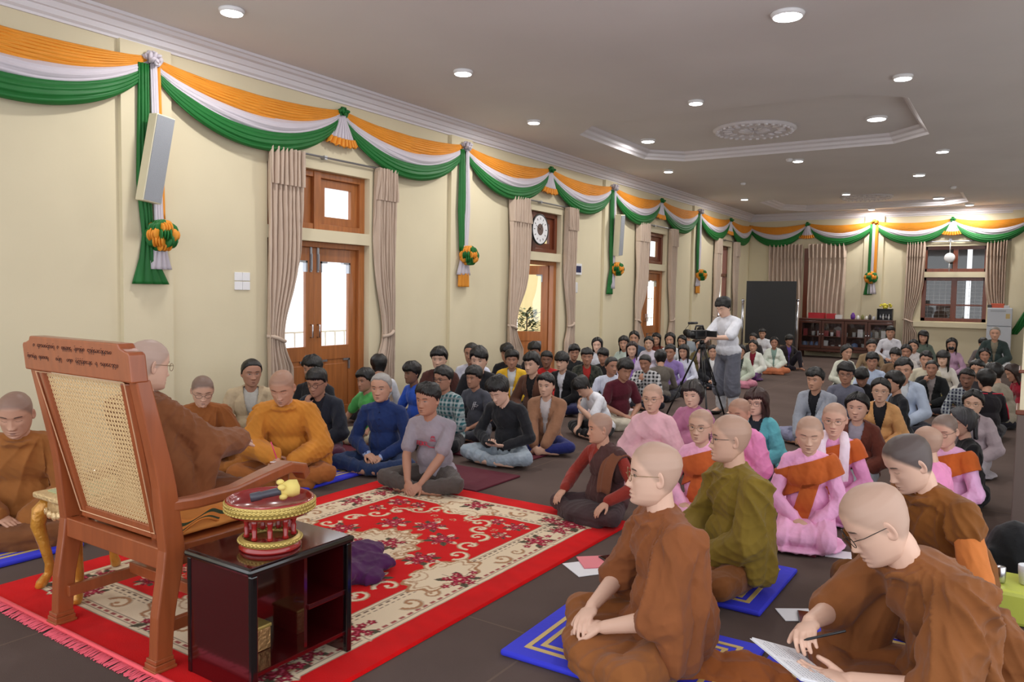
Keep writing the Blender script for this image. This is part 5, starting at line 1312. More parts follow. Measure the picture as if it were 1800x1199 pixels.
o = link('bag', write_mesh('bag', v, f), M_CLOTH, None, lin((30, 30, 32))); o.location = (bg.x+.03, bg.y+.02, .01); tagit(o, 'black bag standing behind the young monk at the right edge', 'bag', 'bags on the carpet')
def lump(px, py, r, col, label, seed, name='bag', cat='bag', group='bags on the carpet', z=0):
    c = on_z(px, py, 0); mb = MB(); mb.ell((0, 0, r[2]), r); mb.ell((r[0]*.5, r[1]*.3, r[2]*.7), (r[0]*.6, r[1]*.6, r[2]*.7)); v, f, n = remesh(mb, max(.010, r[0]*.07), 3); v = fold(v, n, r[2]*.10, seed, DEF_DIRS); v[:, 2] = np.maximum(v[:, 2], .003)
    o = link(name, write_mesh(name, v, f), M_CLOTH, None, lin(col)); o.location = (c.x, c.y, z); return tagit(o, label, cat, group)
lump(838, 812, (.11, .09, .055), (30, 30, 34), 'small black bag in front of the phone user in jeans', 3)
# folded robe and packets behind the nearest monk
c = on_z(1262, 1185); mb = MB()
for k in range(6): mb.ell((-.16+.065*k, .03*math.sin(k), .035+.02*math.sin(k*2)), (.13, .10, .045), Matrix.Rotation(k*.5, 3, 'Z'), 10, 8)
v, f, n = remesh(mb, .008, 3); v = fold(v, n, .014, 23, [((.3, 1, .2), 44, 1), ((1, .4, .3), 36, .6)]); v[:, 2] = np.maximum(v[:, 2], .004)
o = link('folded_robe', write_mesh('folded_robe', v, f), M_ROBE, None, lin((150, 84, 40))); o.location = (c.x+.02, c.y-.02, 0); o.rotation_euler = (0, 0, .5); tagit(o, 'folded brown robe cloth on the floor behind the nearest monk', 'cloth')
# maroon mats under some of the audience
for px, py, lx, ly, lb in ((790, 870, 1.0, .62, 'thin maroon mat under the man in the grey printed shirt'), (925, 808, .9, .6, 'thin maroon mat under the phone user in jeans'), (640, 805, .9, .6, 'thin maroon mat under the old man in navy'), (1440, 965, .8, .6, 'dark patterned mat under the nun in pink with orange sash')):
    c = on_z(px, py); mat_maroon(c.x-.38, max(c.y+.05, 4.64+ly/2), lx, ly, .0, lb)

# ================================================================ far end: board, cabinet, fridge, fan
bl = on_plane(1313, 494, 1, 19.6); br = on_plane(1397, 594, 1, 19.6)
o = empty('display_board', ((bl.x+br.x)/2, 19.6, 0), 0, 'large black upright board standing at the back wall', 'board'); hw_ = (br.x-bl.x)/2; zt = bl.z
MB().box((-hw_, -.03, .35), (hw_, .03, zt)).build('panel', plain('matt black board', (36, 36, 38), .55), o, bevel=.01)
for s in (-1, 1): MB().box((s*hw_*.6-.03, -.25, 0), (s*hw_*.6+.03, .25, .05)).box((s*hw_*.6-.02, .0, .05), (s*hw_*.6+.02, .05, .9)).build('leg', M_DARK, o)
for px, lb in ((1306, 'left'), (1402, 'right')):
    p_ = on_plane(px, 530, 1, 19.9); q = empty('barrier_post', (p_.x, 19.9, 0), 0, 'chrome post standing just %s of the black board' % lb, 'post', 'chrome posts beside the black board')
    MB().lathe([(.16, 0), (.16, .02), (.03, .05)], (0, 0, 0), 20).build('base', M_METAL, q, True); MB().tube([(0, 0, .04), (0, 0, p_.z)], .032, 12).build('pole', M_METAL, q, True); MB().ell((0, 0, p_.z+.03), (.045, .045, .04)).build('finial', M_METAL, q, True)
M_CAB = plain('dark brown cabinet wood', (84, 44, 30), .35, coat=.2, noise=.1)
YC = 20.75; cl = on_plane(1404, 560, 1, YC).x; crr = on_plane(1571, 560, 1, YC).x; zt = on_plane(1480, 561, 1, YC).z
cab = empty('display_cabinet', ((cl+crr)/2, YC+.2, 0), 0, 'long low dark wood cabinet with glass doors at the back wall', 'cabinet'); W = (crr-cl)/2
k = MB(); k.box((-W, -.2, zt-.05), (W, .22, zt)); k.box((-W, -.19, .16), (-W+.04, .2, zt-.05)); k.box((W-.04, -.19, .16), (W, .2, zt-.05)); k.box((-W, -.19, .16), (W, .2, .24)); k.box((-W, .2, .16), (W, .22, zt)); k.box((-W+.04, -.15, .53), (W-.04, .18, .55)); k.build('body', M_CAB, cab, bevel=.006)
for s in (-1, 1): 
    for y in (-.15, .15): MB().box((s*(W-.05)-.03, y-.03, 0), (s*(W-.05)+.03, y+.03, .16)).build('leg', M_CAB, cab)
nd = 4
for i in range(nd):
    a = -W+.03+i*(2*W-.06)/nd; c_ = a+(2*W-.06)/nd; d_ = empty('door', ((a+c_)/2, -.2, 0)); d_.parent = cab; h_ = (c_-a)/2-.005
    fr = MB(); fr.box((-h_, -.015, .24), (-h_+.06, .01, zt-.06)); fr.box((h_-.06, -.015, .24), (h_, .01, zt-.06)); fr.box((-h_, -.014, .24), (h_, .009, .31)); fr.box((-h_, -.014, zt-.12), (h_, .009, zt-.06)); fr.build('frame', M_CAB, d_, bevel=.004)
    MB().box((-h_+.05, -.003, .30), (h_-.05, .0, zt-.11)).build('pane', M_GLASS, d_); MB().ell((h_-.03 if i % 2 == 0 else -h_+.03, -.03, .6), (.02, .02, .02)).build('knob', M_METAL, d_, True)
rnd = random.Random(12); cc = ['stack of white crockery', 'white cup', 'blue tin', 'steel pot', 'white box', 'red box']
YG = YC+.2; cxm = (cl+crr)/2
lab_n = 0
pos_words = ['first', 'second', 'third', 'fourth', 'fifth', 'sixth', 'seventh', 'eighth', 'ninth', 'tenth', 'eleventh', 'twelfth', 'thirteenth', 'fourteenth', 'fifteenth', 'sixteenth', 'seventeenth', 'eighteenth', 'nineteenth', 'twentieth']
for sh_i, (zb, hmax, row) in enumerate(((.241, .24, 'lower'), (.551, .27, 'upper'))):
    x = -W+.14; c_i = 0
    while x < W-.14:
        kind = rnd.choice([0, 0, 1, 2, 3, 4]) if sh_i == 0 else rnd.choice([1, 2, 4, 4, 5, 0]); col = {0: (214, 214, 214), 1: (220, 220, 224), 2: (90, 110, 150), 3: (170, 170, 176), 4: (206, 206, 210), 5: (150, 60, 62)}[kind]
        mb = MB(); w_ = rnd.uniform(.045, .075)
        if kind in (0,): 
            for j in range(rnd.randint(3, 5)): mb.lathe([(.03, j*.03), (w_, .02+j*.03), (w_, .026+j*.03), (.028, .008+j*.03)], (0, 0, 0), 14)
        elif kind == 1: mb.lathe([(.03, 0), (.035, .01), (.04, .10), (.036, .10), (.03, .012)], (0, 0, 0), 12)
        elif kind in (2, 3): mb.lathe([(w_*.8, 0), (w_, .02), (w_, .13), (w_*.5, .15), (.01, .165)], (0, 0, 0), 14)
        else: mb.box((-w_, -.05, 0), (w_, .05, rnd.uniform(.10, .2)))
        nm = {0: 'bowl_stack', 1: 'cup', 2: 'tin', 3: 'pot', 4: 'box', 5: 'box'}[kind]
        o = mb.build(nm, plain('ware %d' % kind, col, .4) if 'ware %d' % kind not in MATS else MATS['ware %d' % kind], None, kind < 4); o.location = (cxm+x, YG-.02+rnd.uniform(-.02, .02), zb)
        tagit(o, '%s, %s from the left on the %s shelf of the glass cabinet' % (cc[kind], pos_words[c_i], row), {0: 'bowls', 1: 'cup', 2: 'tin', 3: 'pot', 4: 'box', 5: 'box'}[kind], 'crockery and boxes inside the glass cabinet'); c_i += 1
        x += w_*2+rnd.uniform(.03, .10)
def on_cab(px, d, mb, name, mat, label, cat, smooth=False, group='things on top of the glass cabinet'):
    x = on_plane(px, 555, 1, YG-.05).x; o = mb.build(name, mat, None, smooth); o.location = (x, YG-.02, zt+.001); return tagit(o, label, cat, group)
M_REDB = plain('red box', (186, 34, 44), .45); M_W = plain('white ceramic', (225, 225, 225), .35)
on_cab(1438, 0, MB().box((-.22, -.12, 0), (.16, .12, .14)), 'box', M_REDB, 'wide red box on the left of the glass cabinet top', 'box')
on_cab(1458, 0, MB().box((-.06, -.12, 0), (.13, .12, .13)), 'box', M_REDB, 'second red box beside the wide red box on the cabinet', 'box')
on_cab(1474, 0, MB().box((-.07, -.08, 0), (.07, .08, .10)).m(0), 'box', M_W, 'small white and red carton right of the red boxes', 'box')
on_cab(1499, 0, MB().lathe([(.04, 0), (.055, .03), (.055, .10), (.03, .14), (.03, .16), (.001, .165)], (0, 0, 0), 14), 'vase', plain('purple glaze', (106, 52, 150), .3), 'purple vase in the middle of the glass cabinet top', 'vase', True)
for i, (px, col, hh, lb) in enumerate(((1508, (230, 230, 230), .10, 'white cup right of the purple vase'), (1516, (120, 120, 70), .12, 'olive jar on the glass cabinet top'), (1523, (220, 216, 210), .09, 'pale cup between jars on the cabinet'), (1529, (70, 60, 60), .13, 'dark bottle near the small shrine frame'), (1536, (214, 214, 220), .09, 'last white cup left of the dark rack'))):
    on_cab(px, 0, MB().lathe([(.03, 0), (.036, .01), (.036, hh*.7), (.02, hh*.85), (.02, hh), (.001, hh)], (0, 0, 0), 12), 'jar' if i in (1,) else 'cup' if i != 3 else 'bottle', plain('small ware %d' % i, col, .35), lb, 'jar' if i == 1 else 'bottle' if i == 3 else 'cup', True)
rk = empty('rack', (on_plane(1556, 550, 1, YG).x, YG-.02, zt+.001), 0, 'dark open rack of bottles at the right end of the cabinet top', 'rack', 'things on top of the glass cabinet')
MB().box((-.17, -.1, 0), (-.15, .1, .28)).box((.15, -.1, 0), (.17, .1, .28)).box((-.17, -.1, .26), (.17, .1, .28)).box((-.17, .08, 0), (.17, .1, .28)).box((-.17, -.1, 0), (.17, .1, .015)).build('frame', M_DARK, rk)
for k in range(4): MB().lathe([(.025, .015), (.028, .08), (.012, .12), (.012, .15), (.001, .15)], (-.10+k*.065, -.02, 0), 10).build('bottle', M_W if k % 2 else M_STEEL, rk, True)
mb = MB(); rnd = random.Random(2)
for k in range(26): mb.ell((rnd.uniform(-.12, .12), rnd.uniform(-.05, .05), rnd.uniform(.04, .12)), (.03, .03, .02), None, 6, 5)
mb.lathe([(.05, 0), (.06, .04), (.05, .06)], (0, 0, 0), 10)
o = mb.build('flower_bunch', plain('yellow flowers', (212, 200, 70), .7), None, True); o.location = (rk.location.x, YG-.02, zt+.283); tagit(o, 'bunch of yellow flowers on top of the dark rack', 'flowers')
YF = 20.7; fl = on_plane(1736, 541, 1, YF); fr_ = on_plane(1780, 541, 1, YF); fw = (fr_.x-fl.x)/2; fz = fl.z
fg = empty('refrigerator', ((fl.x+fr_.x)/2, YF+.3, 0), 0, 'pale grey two door refrigerator in the far right corner', 'refrigerator'); M_FR = plain('pale grey enamel', (196, 200, 208), .35)
MB().box((-fw, -.26, .03), (fw, .3, fz)).build('body', M_FR, fg, bevel=.012); zz = on_plane(1758, 574, 1, YF).z
MB().box((-fw, -.30, zz+.008), (fw, -.262, fz-.005)).build('freezer_door', M_FR, fg, bevel=.012); MB().box((-fw, -.30, .06), (fw, -.262, zz-.008)).build('door', M_FR, fg, bevel=.012)
MB().box((fw-.12, -.3035, fz-.24), (fw-.04, -.3005, fz-.13)).build('sticker', plain('energy label', (206, 180, 120), .5), fg); MB().box((-fw+.06, -.3035, fz-.09), (fw-.12, -.3005, fz-.05)).build('brand_strip', plain('grey strip', (168, 172, 178), .4), fg)
for k, (dx, col, w_, h_, lb, ct) in enumerate(((-.05, (196, 88, 60), .13, .10, 'orange red package on top of the refrigerator', 'package'), (-.20, (70, 66, 64), .05, .07, 'dark small jar on the left of the refrigerator top', 'jar'), (.12, (190, 190, 190), .06, .06, 'pale small box on the right of the refrigerator top', 'box'))):
    o = MB().box((-w_, -.08, 0), (w_, .08, h_)).build(ct, plain('fridge ware %d' % k, col, .5), None, bevel=.01); o.location = (fg.location.x+dx, YF+.2, fz+.001); tagit(o, lb, ct, 'things on top of the refrigerator')
# pedestal head of a small wall fan before the far window
fx_ = on_plane(1669, 453, 1, YB-.35); ft_ = on_plane(1669, 423, 1, YB-.35)
f_ = empty('wall_fan', (fx_.x, YB-.3, fx_.z), 0, 'small round white fan hanging before the far window', 'fan')
MB().lathe([(.001, -.03), (.09, -.03), (.115, -.01), (.115, .015), (.09, .03), (.001, .03)], (0, 0, 0), 28, Matrix.Rotation(PI/2, 4, 'X')).build('fan_head', M_W, f_, True)
MB().tube([(0, 0, .10), (0, 0, ft_.z-fx_.z)], .010).tube([(0, 0, -.10), (0, 0, -.32)], .010).build('rod', M_W, f_, True); MB().cbox((0, 0, ft_.z-fx_.z+.02), (.06, .06, .05)).build('mount', M_STEEL, f_)

# ================================================================ things on the left wall
def speaker(yk, label, s=1):
    c = V((WX+.20, yk, 2.59)); o = empty('column_speaker', c, 0, label, 'speaker', 'tall column loudspeakers on the left wall')
    R_ = Matrix.Rotation(R2(-7*s), 4, 'X') @ Matrix.Rotation(R2(6), 4, 'Y')
    bx = MB().box((-.07, -.085, -.37), (.05, .085, .37), R_).build('cabinet', plain('cream speaker case %s' % yk, (222, 214, 186), .5), o, bevel=.006)
    MB().box((.050, -.078, -.36), (.056, .078, .36), R_).build('grille', plain('grey speaker grille %s' % yk, (150, 154, 160), .6, bump=.5, bscale=220), o)
    MB().tube([R_ @ V((-.05, 0, .1)), (-.14, 0, .1)], .014).tube([R_ @ V((-.05, 0, -.15)), (-.14, 0, -.15)], .014).build('bracket', M_RIM, o)
speaker(3.86, 'tilted cream and grey column speaker on the nearest pilaster'); speaker(12.86, 'tilted cream column speaker on the distant pilaster between the second and third doors', -1)
sw = MB(); o = empty('switch_plate', (WX, 4.87, 1.58), 0, 'white four gang switch plate on the wall left of the first door', 'switch plate')
for a in (0, 1):
    for c in (0, 1): MB().box((.0, -.088+a*.09, -.088+c*.09), (.014, -.006+a*.09+.004, -.006+c*.09)).build('switch', M_RIM, o, bevel=.003)
o = empty('control_panel', (WX, 11.66, 1.93), 0, 'white wall panel with dark blue display right of the second door', 'control panel')
MB().box((0, -.12, -.09), (.03, .12, .10)).build('case', M_RIM, o, bevel=.004); MB().box((.03, -.085, -.05), (.034, .085, .06)).build('screen', plain('dark blue display', (30, 42, 90), .2), o)
o = MB().box((0, -.05, -.09), (.06, .05, .09)).build('sanitiser_dispenser', M_W, None, bevel=.012); o.location = (WX, 11.55, 1.62); tagit(o, 'small white dispenser on the wall below the blue display panel', 'dispenser')
ck = empty('wall_clock', (WX+.06, 10.30, 2.50), 0, 'oval looking white wall clock with dark centre picture above the second door', 'clock'); RY = Matrix.Rotation(PI/2, 4, 'Y')
MB().lathe([(.001, 0), (.235, 0), (.245, .015), (.235, .035), (.22, .03)], (0, 0, 0), 48, RY, cap_=False).build('rim', M_DARK, ck, True); MB().lathe([(.22, .012), (.22, .026), (.001, .026)], (0, 0, 0), 48, RY).build('dial', M_RIM, ck); MB().lathe([(.09, .026), (.085, .029), (.001, .029)], (0, 0, 0), 32, RY).build('picture', plain('brown printed picture', (96, 74, 66), .5, noise=.5, nscale=30), ck)
hh = MB()
for i in range(12): a = i*PI/6; hh.cbox((.0275, .17*math.sin(a), .17*math.cos(a)), (.002, .012, .034), rot=Matrix.Rotation(-a, 3, 'X'))
hh.build('hour_marks', M_DARK, ck); hh = MB(); hh.tube([(.031, 0, 0), (.031, .07, .10)], .004, 5); hh.tube([(.032, 0, 0), (.032, -.13, .06)], .003, 5); hh.build('hands', M_DARK, ck)
hk = on_plane(1391, 372, 1, 18.4)
# potted plant outside the second door
pp_ = on_plane(925, 600, 0, WX-.75); pl_ = empty('potted_plant', (WX-.75, pp_.y, 0), 0, 'leafy green potted plant outside the open second door', 'plant')
MB().lathe([(.12, 0), (.16, .28), (.17, .30), (.14, .30), (.12, .26), (.001, .26)], (0, 0, 0), 20).build('pot', plain('terracotta pot', (140, 84, 60), .7), pl_, True)
mb = MB(); rnd = random.Random(3)
for i in range(420):
    z = rnd.uniform(.3, 1.25); a = rnd.uniform(0, 2*PI); r_ = rnd.uniform(.02, .24)*(1-.3*abs(z-.8)); c = V((r_*math.cos(a), r_*math.sin(a), z)); d = V((math.cos(a), math.sin(a), rnd.uniform(-.5, .8))).normalized(); s_ = d.cross(V((0, 0, 1))).normalized()*.028; L_ = rnd.uniform(.09, .15)
    mb.add([c, c+d*L_*.5+s_, c+d*L_, c+d*L_*.5-s_, c+d*L_*.5+V((0, 0, .008))], [(0, 1, 4), (1, 2, 4), (2, 3, 4), (3, 0, 4)])
mb.build('foliage', plain('green leaves', (74, 96, 46), .5), pl_)
MB().tube([(0, 0, .2), (.01, 0, .7), (-.01, .02, 1.2)], .012).build('stem', plain('plant stem', (90, 74, 50), .7), pl_)
# ================================================================ the people, from the far wall to the front
PEOPLE = []
def p(*a, **k): PEOPLE.append((a, k))
GM, GW, GK, GN = 'men and boys seated on the left', 'people seated on the right side', 'monks in brown robes', 'nuns in pink robes'
GF = 'people seated at the far end'
# ---- far end, in front of the black board
p(1324, 595, 16, 20, 'dark haired head behind the woman in white with maroon collar', tc=(60, 56, 58), det=0, group=GF)
p(1340, 586, 17, 10, 'boy in white t-shirt seated right before the black board', top='tee', tc=(226, 228, 236), det=0, group=GF)
p(1324, 608, 21, 15, 'woman in open white jacket over maroon top and purple skirt', top='jacket', tc=(222, 224, 214), inner=(130, 24, 44), bot='skirt', bc=(82, 30, 92), legs='side', female=True, hair='tied', det=1, group=GF)
p(1361, 602, 18, 0, 'woman in white lace blouse and orange longyi by the black board', top='jacket', tc=(220, 228, 216), inner=(130, 160, 150), bot='longyi', bc=(196, 110, 70), legs='cross', female=True, hair='tied', skin='tan', det=1, group=GF)
p(1387, 598, 17, -35, 'person in dark jacket over purple shirt sitting alone with knees up', top='jacket', tc=(46, 38, 40), inner=(92, 70, 150), bc=(36, 30, 40), legs='kneeup', arms='knees', hair='bowl', skin='tan', det=1, group=GF)
p(1302, 617, 21, 10, 'person in pale cardigan and pink longyi half hidden behind the cameraman', top='jacket', tc=(190, 200, 180), inner=(50, 60, 60), bot='longyi', bc=(196, 120, 140), female=True, hair='tied', det=1, group=GF)
# ---- girls and boys by the left wall, third door
p(1050, 606, 25, 10, 'girl with long black hair in white left of the other wall side girls', tc=(216, 218, 226), female=True, hair='long', skin='light', det=1, group=GF)
p(1097, 603, 24, 15, 'girl in pale green top with long hair against the wall', tc=(190, 208, 198), female=True, hair='long', det=1, group=GF)
p(1115, 594, 22, 10, 'person in navy with top knot below the third door curtain', tc=(70, 86, 110), hair='tied', det=0, group=GF)
p(1111, 614, 27, 5, 'girl with very long brown hair in lilac cardigan', top='jacket', tc=(206, 190, 220), inner=(160, 110, 210), female=True, hair='long', hc=(40, 24, 20), skin='fair', det=1, group=GF)
p(1141, 603, 21, 10, 'girl in pale lilac blouse below the third door', tc=(206, 198, 214), female=True, hair='tied', skin='fair', det=1, group=GF)
p(1154, 596, 21, 10, 'girl in rust red top with long hair beside the third door frame', tc=(130, 62, 46), female=True, hair='long', det=1, group=GF)
p(1178, 597, 21, 15, 'long haired girl in white just right of the third door', tc=(214, 218, 222), female=True, hair='long', det=1, group=GF)
p(1208, 589, 17, 150, 'dark haired head turned away close to the left wall', tc=(150, 160, 170), hair='short', det=0, group=GF)
p(1199, 600, 20, 10, 'girl with long hair and grey top behind the white bloused girl', tc=(150, 150, 140), female=True, hair='long', det=0, group=GF)
p(1178, 619, 23, 15, 'boy in purple shirt turned to the front among the wall side group', tc=(146, 120, 190), hair='short', skin='tan', det=1, group=GF)
p(1202, 618, 23, 20, 'girl in white blouse and navy skirt left of the tripod', tc=(214, 218, 236), bot='skirt', bc=(30, 32, 60), legs='side', female=True, hair='long', det=1, group=GF)
p(1232, 585, 18, 10, 'person in brown whose head shows just left of the video camera', tc=(96, 76, 66), det=0, skin='tan', group=GF)
p(1231, 606, 21, 10, 'girl in pink shirt and olive cardigan behind the tripod', top='jacket', tc=(110, 96, 56), inner=(220, 190, 200), female=True, hair='tied', skin='fair', det=1, group=GF)
p(1253, 618, 22, 0, 'person in black jacket and white shirt seen between the tripod legs', top='jacket', tc=(34, 34, 40), inner=(226, 226, 226), female=True, hair='tied', det=1, group=GF)
# ---- boys on the left, back to front
p(829, 621, 34, 15, 'man in white shirt leaning near the left wall', tc=(206, 208, 226), hair='crop', skin='tan', s=1.0, det=1, group=GM)
p(772, 631, 33, 15, 'youth in maroon brown jacket seated near the wall', top='jacket', tc=(84, 46, 40), inner=(60, 36, 36), hair='mop', skin='fair', det=1, group=GM)
p(891, 621, 31, 15, 'youth in black hidden behind the yellow jacket', tc=(34, 34, 40), hair='mop', skin='tan', det=0, group=GM)
p(842, 633, 36, 15, 'youth in black jacket just behind the grey tee youth', top='jacket', tc=(30, 30, 34), inner=(40, 40, 44), hair='mop', skin='fair', det=1, group=GM)
p(900, 632, 31, 5, 'youth in bright yellow jacket over white shirt', top='jacket', tc=(232, 180, 34), inner=(206, 208, 212), hair='mop', skin='tan', det=1, group=GM)
p(939, 617, 30, 15, 'black haired youth in front of the second door', tc=(50, 44, 46), hair='mop', skin='tan', det=0, group=GM)
p(961, 632, 31, 5, 'youth in red shirt below the second door', top='collar', tc=(198, 34, 34), hair='short', skin='dark', det=1, group=GM)
p(1009, 620, 29, -10, 'youth in dark jacket right of the second door', tc=(40, 42, 44), hair='mop', skin='tan', det=1, group=GM)
p(1032, 627, 32, 0, 'youth in mottled dark jacket over a red shirt', top='jacket', tc=(64, 66, 56), inner=(180, 44, 40), tmat='camo', hair='short', skin='tan', det=1, group=GM)
p(1060, 626, 28, 10, 'boy in dark cap haircut behind the white striped shirt', tc=(36, 34, 36), hair='bowl', skin='tan', det=0, group=GM)
p(935, 640, 38, 35, 'youth in open brown corduroy jacket with black t-shirt', top='jacket', tc=(100, 62, 46), inner=(34, 30, 32), hair='mop', skin='fair', det=1, group=GM)
p(988, 636, 34, 30, 'youth in black jacket over white printed t-shirt', top='jacket', tc=(24, 24, 28), inner=(216, 218, 230), hair='bowl', skin='fair', bc=(34, 36, 80), det=1, group=GM)
p(1098, 650, 32, -30, 'youth in maroon t-shirt with head bent to the right', top='tee', tc=(88, 22, 38), hair='mop', bot='longyi', bc=(190, 180, 160), pitch=20, skin='tan', det=1, group=GM)
p(1161, 630, 24, 170, 'person in grey brown jacket seen from behind', tc=(104, 96, 88), hair='mop', pitch=15, det=1, group=GM)
p(1134, 637, 29, 20, 'youth in black and white checked shirt with hand at mouth', top='collar', tc=(30, 32, 38), tmat='check', hair='crop', pitch=18, arms='face', skin='tan', det=1, group=GM)
p(1075, 643, 33, 0, 'young man in pale striped shirt looking to the right', top='collar', tc=(214, 220, 238), tmat='stripe', ht=-30, bot='longyi', bc=(200, 176, 180), hair='crop', skin='tan', det=1, group=GM)
p(1024, 680, 34, 60, 'boy in white t-shirt bowing with hand on forehead', top='tee', tc=(226, 228, 236), hair='bowl', pitch=48, lean=26, bc=(20, 20, 24), arms=(((.10, .30, .14), (-.5, .7, -.3), (0, -.2, -1), .5), ((-.02, .38, .40), (.3, -.2, .9), (0, -1, .2), .8)), skin='fair', det=1, group=GM)
p(666, 643, 34, 175, 'person with bushy black hair seen from behind by the first door curtain', tc=(206, 206, 214), hair='mop', det=1, group=GM)
p(549, 649, 32, 30, 'dark haired man in black mostly hidden behind the dark jacket man', tc=(36, 36, 42), hair='mop', skin='tan', det=1, group=GM)
p(642, 669, 38, 50, 'youth in bright green t-shirt left of the old man', top='tee', tc=(78, 176, 86), hair='mop', bc=(190, 180, 150), arms='knees', skin='tan', det=1, group=GM)
p(724, 656, 38, 55, 'youth in royal blue polo shirt looking left', top='tee', tc=(40, 84, 206), hair='mop', skin='dark', det=1, group=GM)
p(779, 666, 40, 45, 'man in green and white plaid shirt with dark rimmed glasses', top='collar', tc=(34, 92, 100), tmat='plaid', hair='short', specs='q', skin='tan', bc=(40, 40, 44), fat=1.06, det=1, group=GM)
p(833, 664, 41, 40, 'youth in dark grey t-shirt with pale lines on the front', top='tee', tc=(74, 76, 88), hair='mop', bc=(70, 72, 82), skin='tan', feet=True, det=1, group=GM, extra='lines')
p(557, 672, 49, 30, 'man in dark jacket and glasses holding papers behind the golden robed monk', top='jacket', tc=(38, 42, 54), inner=(34, 36, 46), hair='short', specs='d', pitch=15, arms='chin', bot='longyi', bc=(84, 34, 60), skin='tan', det=1, group=GM, extra='paperlap')
p(960, 677, 43, 15, 'youth in tan fleece jacket and blue trousers', top='jacket', tc=(158, 110, 80), inner=(200, 190, 190), ht=20, hair='short', bc=(36, 44, 116), arms='low', skin='fair', feet=True, det=1, group=GM)
p(877, 687, 47, 30, 'youth in black sweater and washed jeans looking down at a phone', top='long', tc=(36, 37, 42), hair='mop', bc=(150, 166, 180), bmat='denim', pitch=32, lean=16, ht=40, arms='phone', skin='light', det=2, group=GM, extra='phone')
p(670, 681, 52, 22, 'old grey haired man in dark blue jacket with clasped hands', top='collar', tc=(28, 50, 106), bc=(34, 54, 96), hair='thin', hc=(150, 146, 142), old=True, skin='mid', arms='lap', det=2, group=GM, extra='highcollar')
p(752, 702, 57, 28, 'man in grey t-shirt with red lettering sitting cross legged at the rug', top='tee', tc=(150, 140, 150), bc=(80, 70, 66), ht=38, hair='short', skin='tan', arms='low', fat=1.08, feet=True, lean=12, det=2, group=GM, extra='redprint')
p(442, 655, 46, 0, 'man in beige zip jacket seated against the wall between two monks', top='jacket', tc=(190, 168, 134), inner=(190, 188, 180), ht=-12, hair='crop', skin='tan', bc=(150, 150, 150), det=2, group=GM)
# ---- right side audience, back to front
p(1565, 584, 21, 0, 'man in white shirt seated in front of the glass cabinet', tc=(222, 222, 232), hair='short', skin='mid', det=1, group=GF)
p(1623, 592, 22, 0, 'girl with long black hair in grey green sweater below the far window', tc=(96, 110, 98), female=True, hair='fringe', skin='mid', det=1, group=GF)
p(1673, 606, 23, 5, 'long haired woman wearing a black face mask', tc=(190, 150, 180), female=True, hair='long', skin='mid', det=1, group=GF, extra='mask')
p(1728, 604, 19, 10, 'child with dark hair at the knees of the old man by the fridge', tc=(120, 110, 110), hair='bowl', det=0, group=GF)
p(1749, 586, 19, 0, 'grey haired old man in dark green jacket seated before the fridge', top='jacket', tc=(48, 62, 60), inner=(130, 120, 100), hair='thin', hc=(130, 124, 116), bc=(196, 196, 200), arms='lap', s=.9, z0=.26, det=1, group=GF)
p(1532, 609, 23, -5, 'person in tan jacket whose forehead shows behind the striped shirt', tc=(150, 124, 92), hair='short', det=0, group=GW)
p(1606, 608, 22, 10, 'girl in white looking left behind the round faced woman', tc=(206, 200, 200), female=True, hair='tied', det=1, group=GW)
p(1731, 624, 24, 0, 'woman in pale blouse with tied hair before the fridge', tc=(206, 200, 190), female=True, hair='tied', skin='tan', det=1, group=GW)
p(1488, 619, 26, -30, 'woman in cream shirt looking right near the cabinet', top='collar', tc=(206, 208, 190), female=True, hair='tied', skin='mid', det=1, group=GW)
p(1593, 618, 25, 5, 'woman in white blouse with dark hair tied back, second row from the cabinet', tc=(206, 198, 192), female=True, hair='tied', skin='tan', det=1, group=GW)
p(1574, 625, 25, 5, 'boy in brown top with dark fringe behind the pale blue shirt', tc=(122, 92, 66), hair='bowl', skin='mid', det=1, group=GW)
p(1780, 655, 30, 60, 'long haired person in red leaning away at the right pillar', tc=(176, 30, 52), female=True, hair='long', hc=(44, 26, 20), pitch=25, lean=20, det=1, group=GW)
p(1658, 630, 28, 15, 'girl with long black hair in pale top looking left', tc=(214, 208, 200), female=True, hair='fringe', skin='light', bot='longyi', bc=(190, 170, 60), det=1, group=GW)
p(1628, 632, 28, 0, 'youth in beige top behind the black bomber jacket', tc=(206, 196, 170), hair='short', skin='mid', det=1, group=GW)
p(1533, 635, 28, 0, 'boy in pale blue striped shirt before the brown topped boy', top='collar', tc=(188, 204, 230), tmat='stripe', hair='mop', skin='tan', det=1, group=GW)
p(1747, 656, 33, 110, 'person in beige jacket leaning at the right, turned away', tc=(150, 140, 122), hair='short', lean=20, det=1, group=GW)
p(1718, 649, 31, 5, 'dark haired man behind the moustached man', tc=(60, 56, 60), hair='short', skin='mid', det=0, group=GW)
p(1638, 647, 31, 5, 'man in black bomber jacket with hand raised to his chest', top='jacket', tc=(30, 32, 34), inner=(150, 140, 140), hair='crop', skin='tan', arms='chin', det=1, group=GW)
p(1515, 663, 31, 10, 'boy in black with head bowed between two shirts', tc=(30, 28, 32), hair='mop', pitch=34, skin='tan', det=1, group=GW)
p(1487, 657, 36, 5, 'boy with glasses in grey denim shirt', top='collar', tc=(104, 106, 124), hair='mop', specs='d', skin='tan', det=1, group=GW)
p(1588, 650, 37, 5, 'youth in pale blue denim jacket right of the tan cardigan', top='jacket', tc=(178, 192, 216), inner=(210, 216, 222), hair='short', skin='mid', det=1, group=GW)
p(1733, 669, 33, 150, 'black haired person in black and red sports jacket seen from behind', top='long', tc=(32, 28, 34), hair='mop', det=1, group=GW, extra='redpiping')
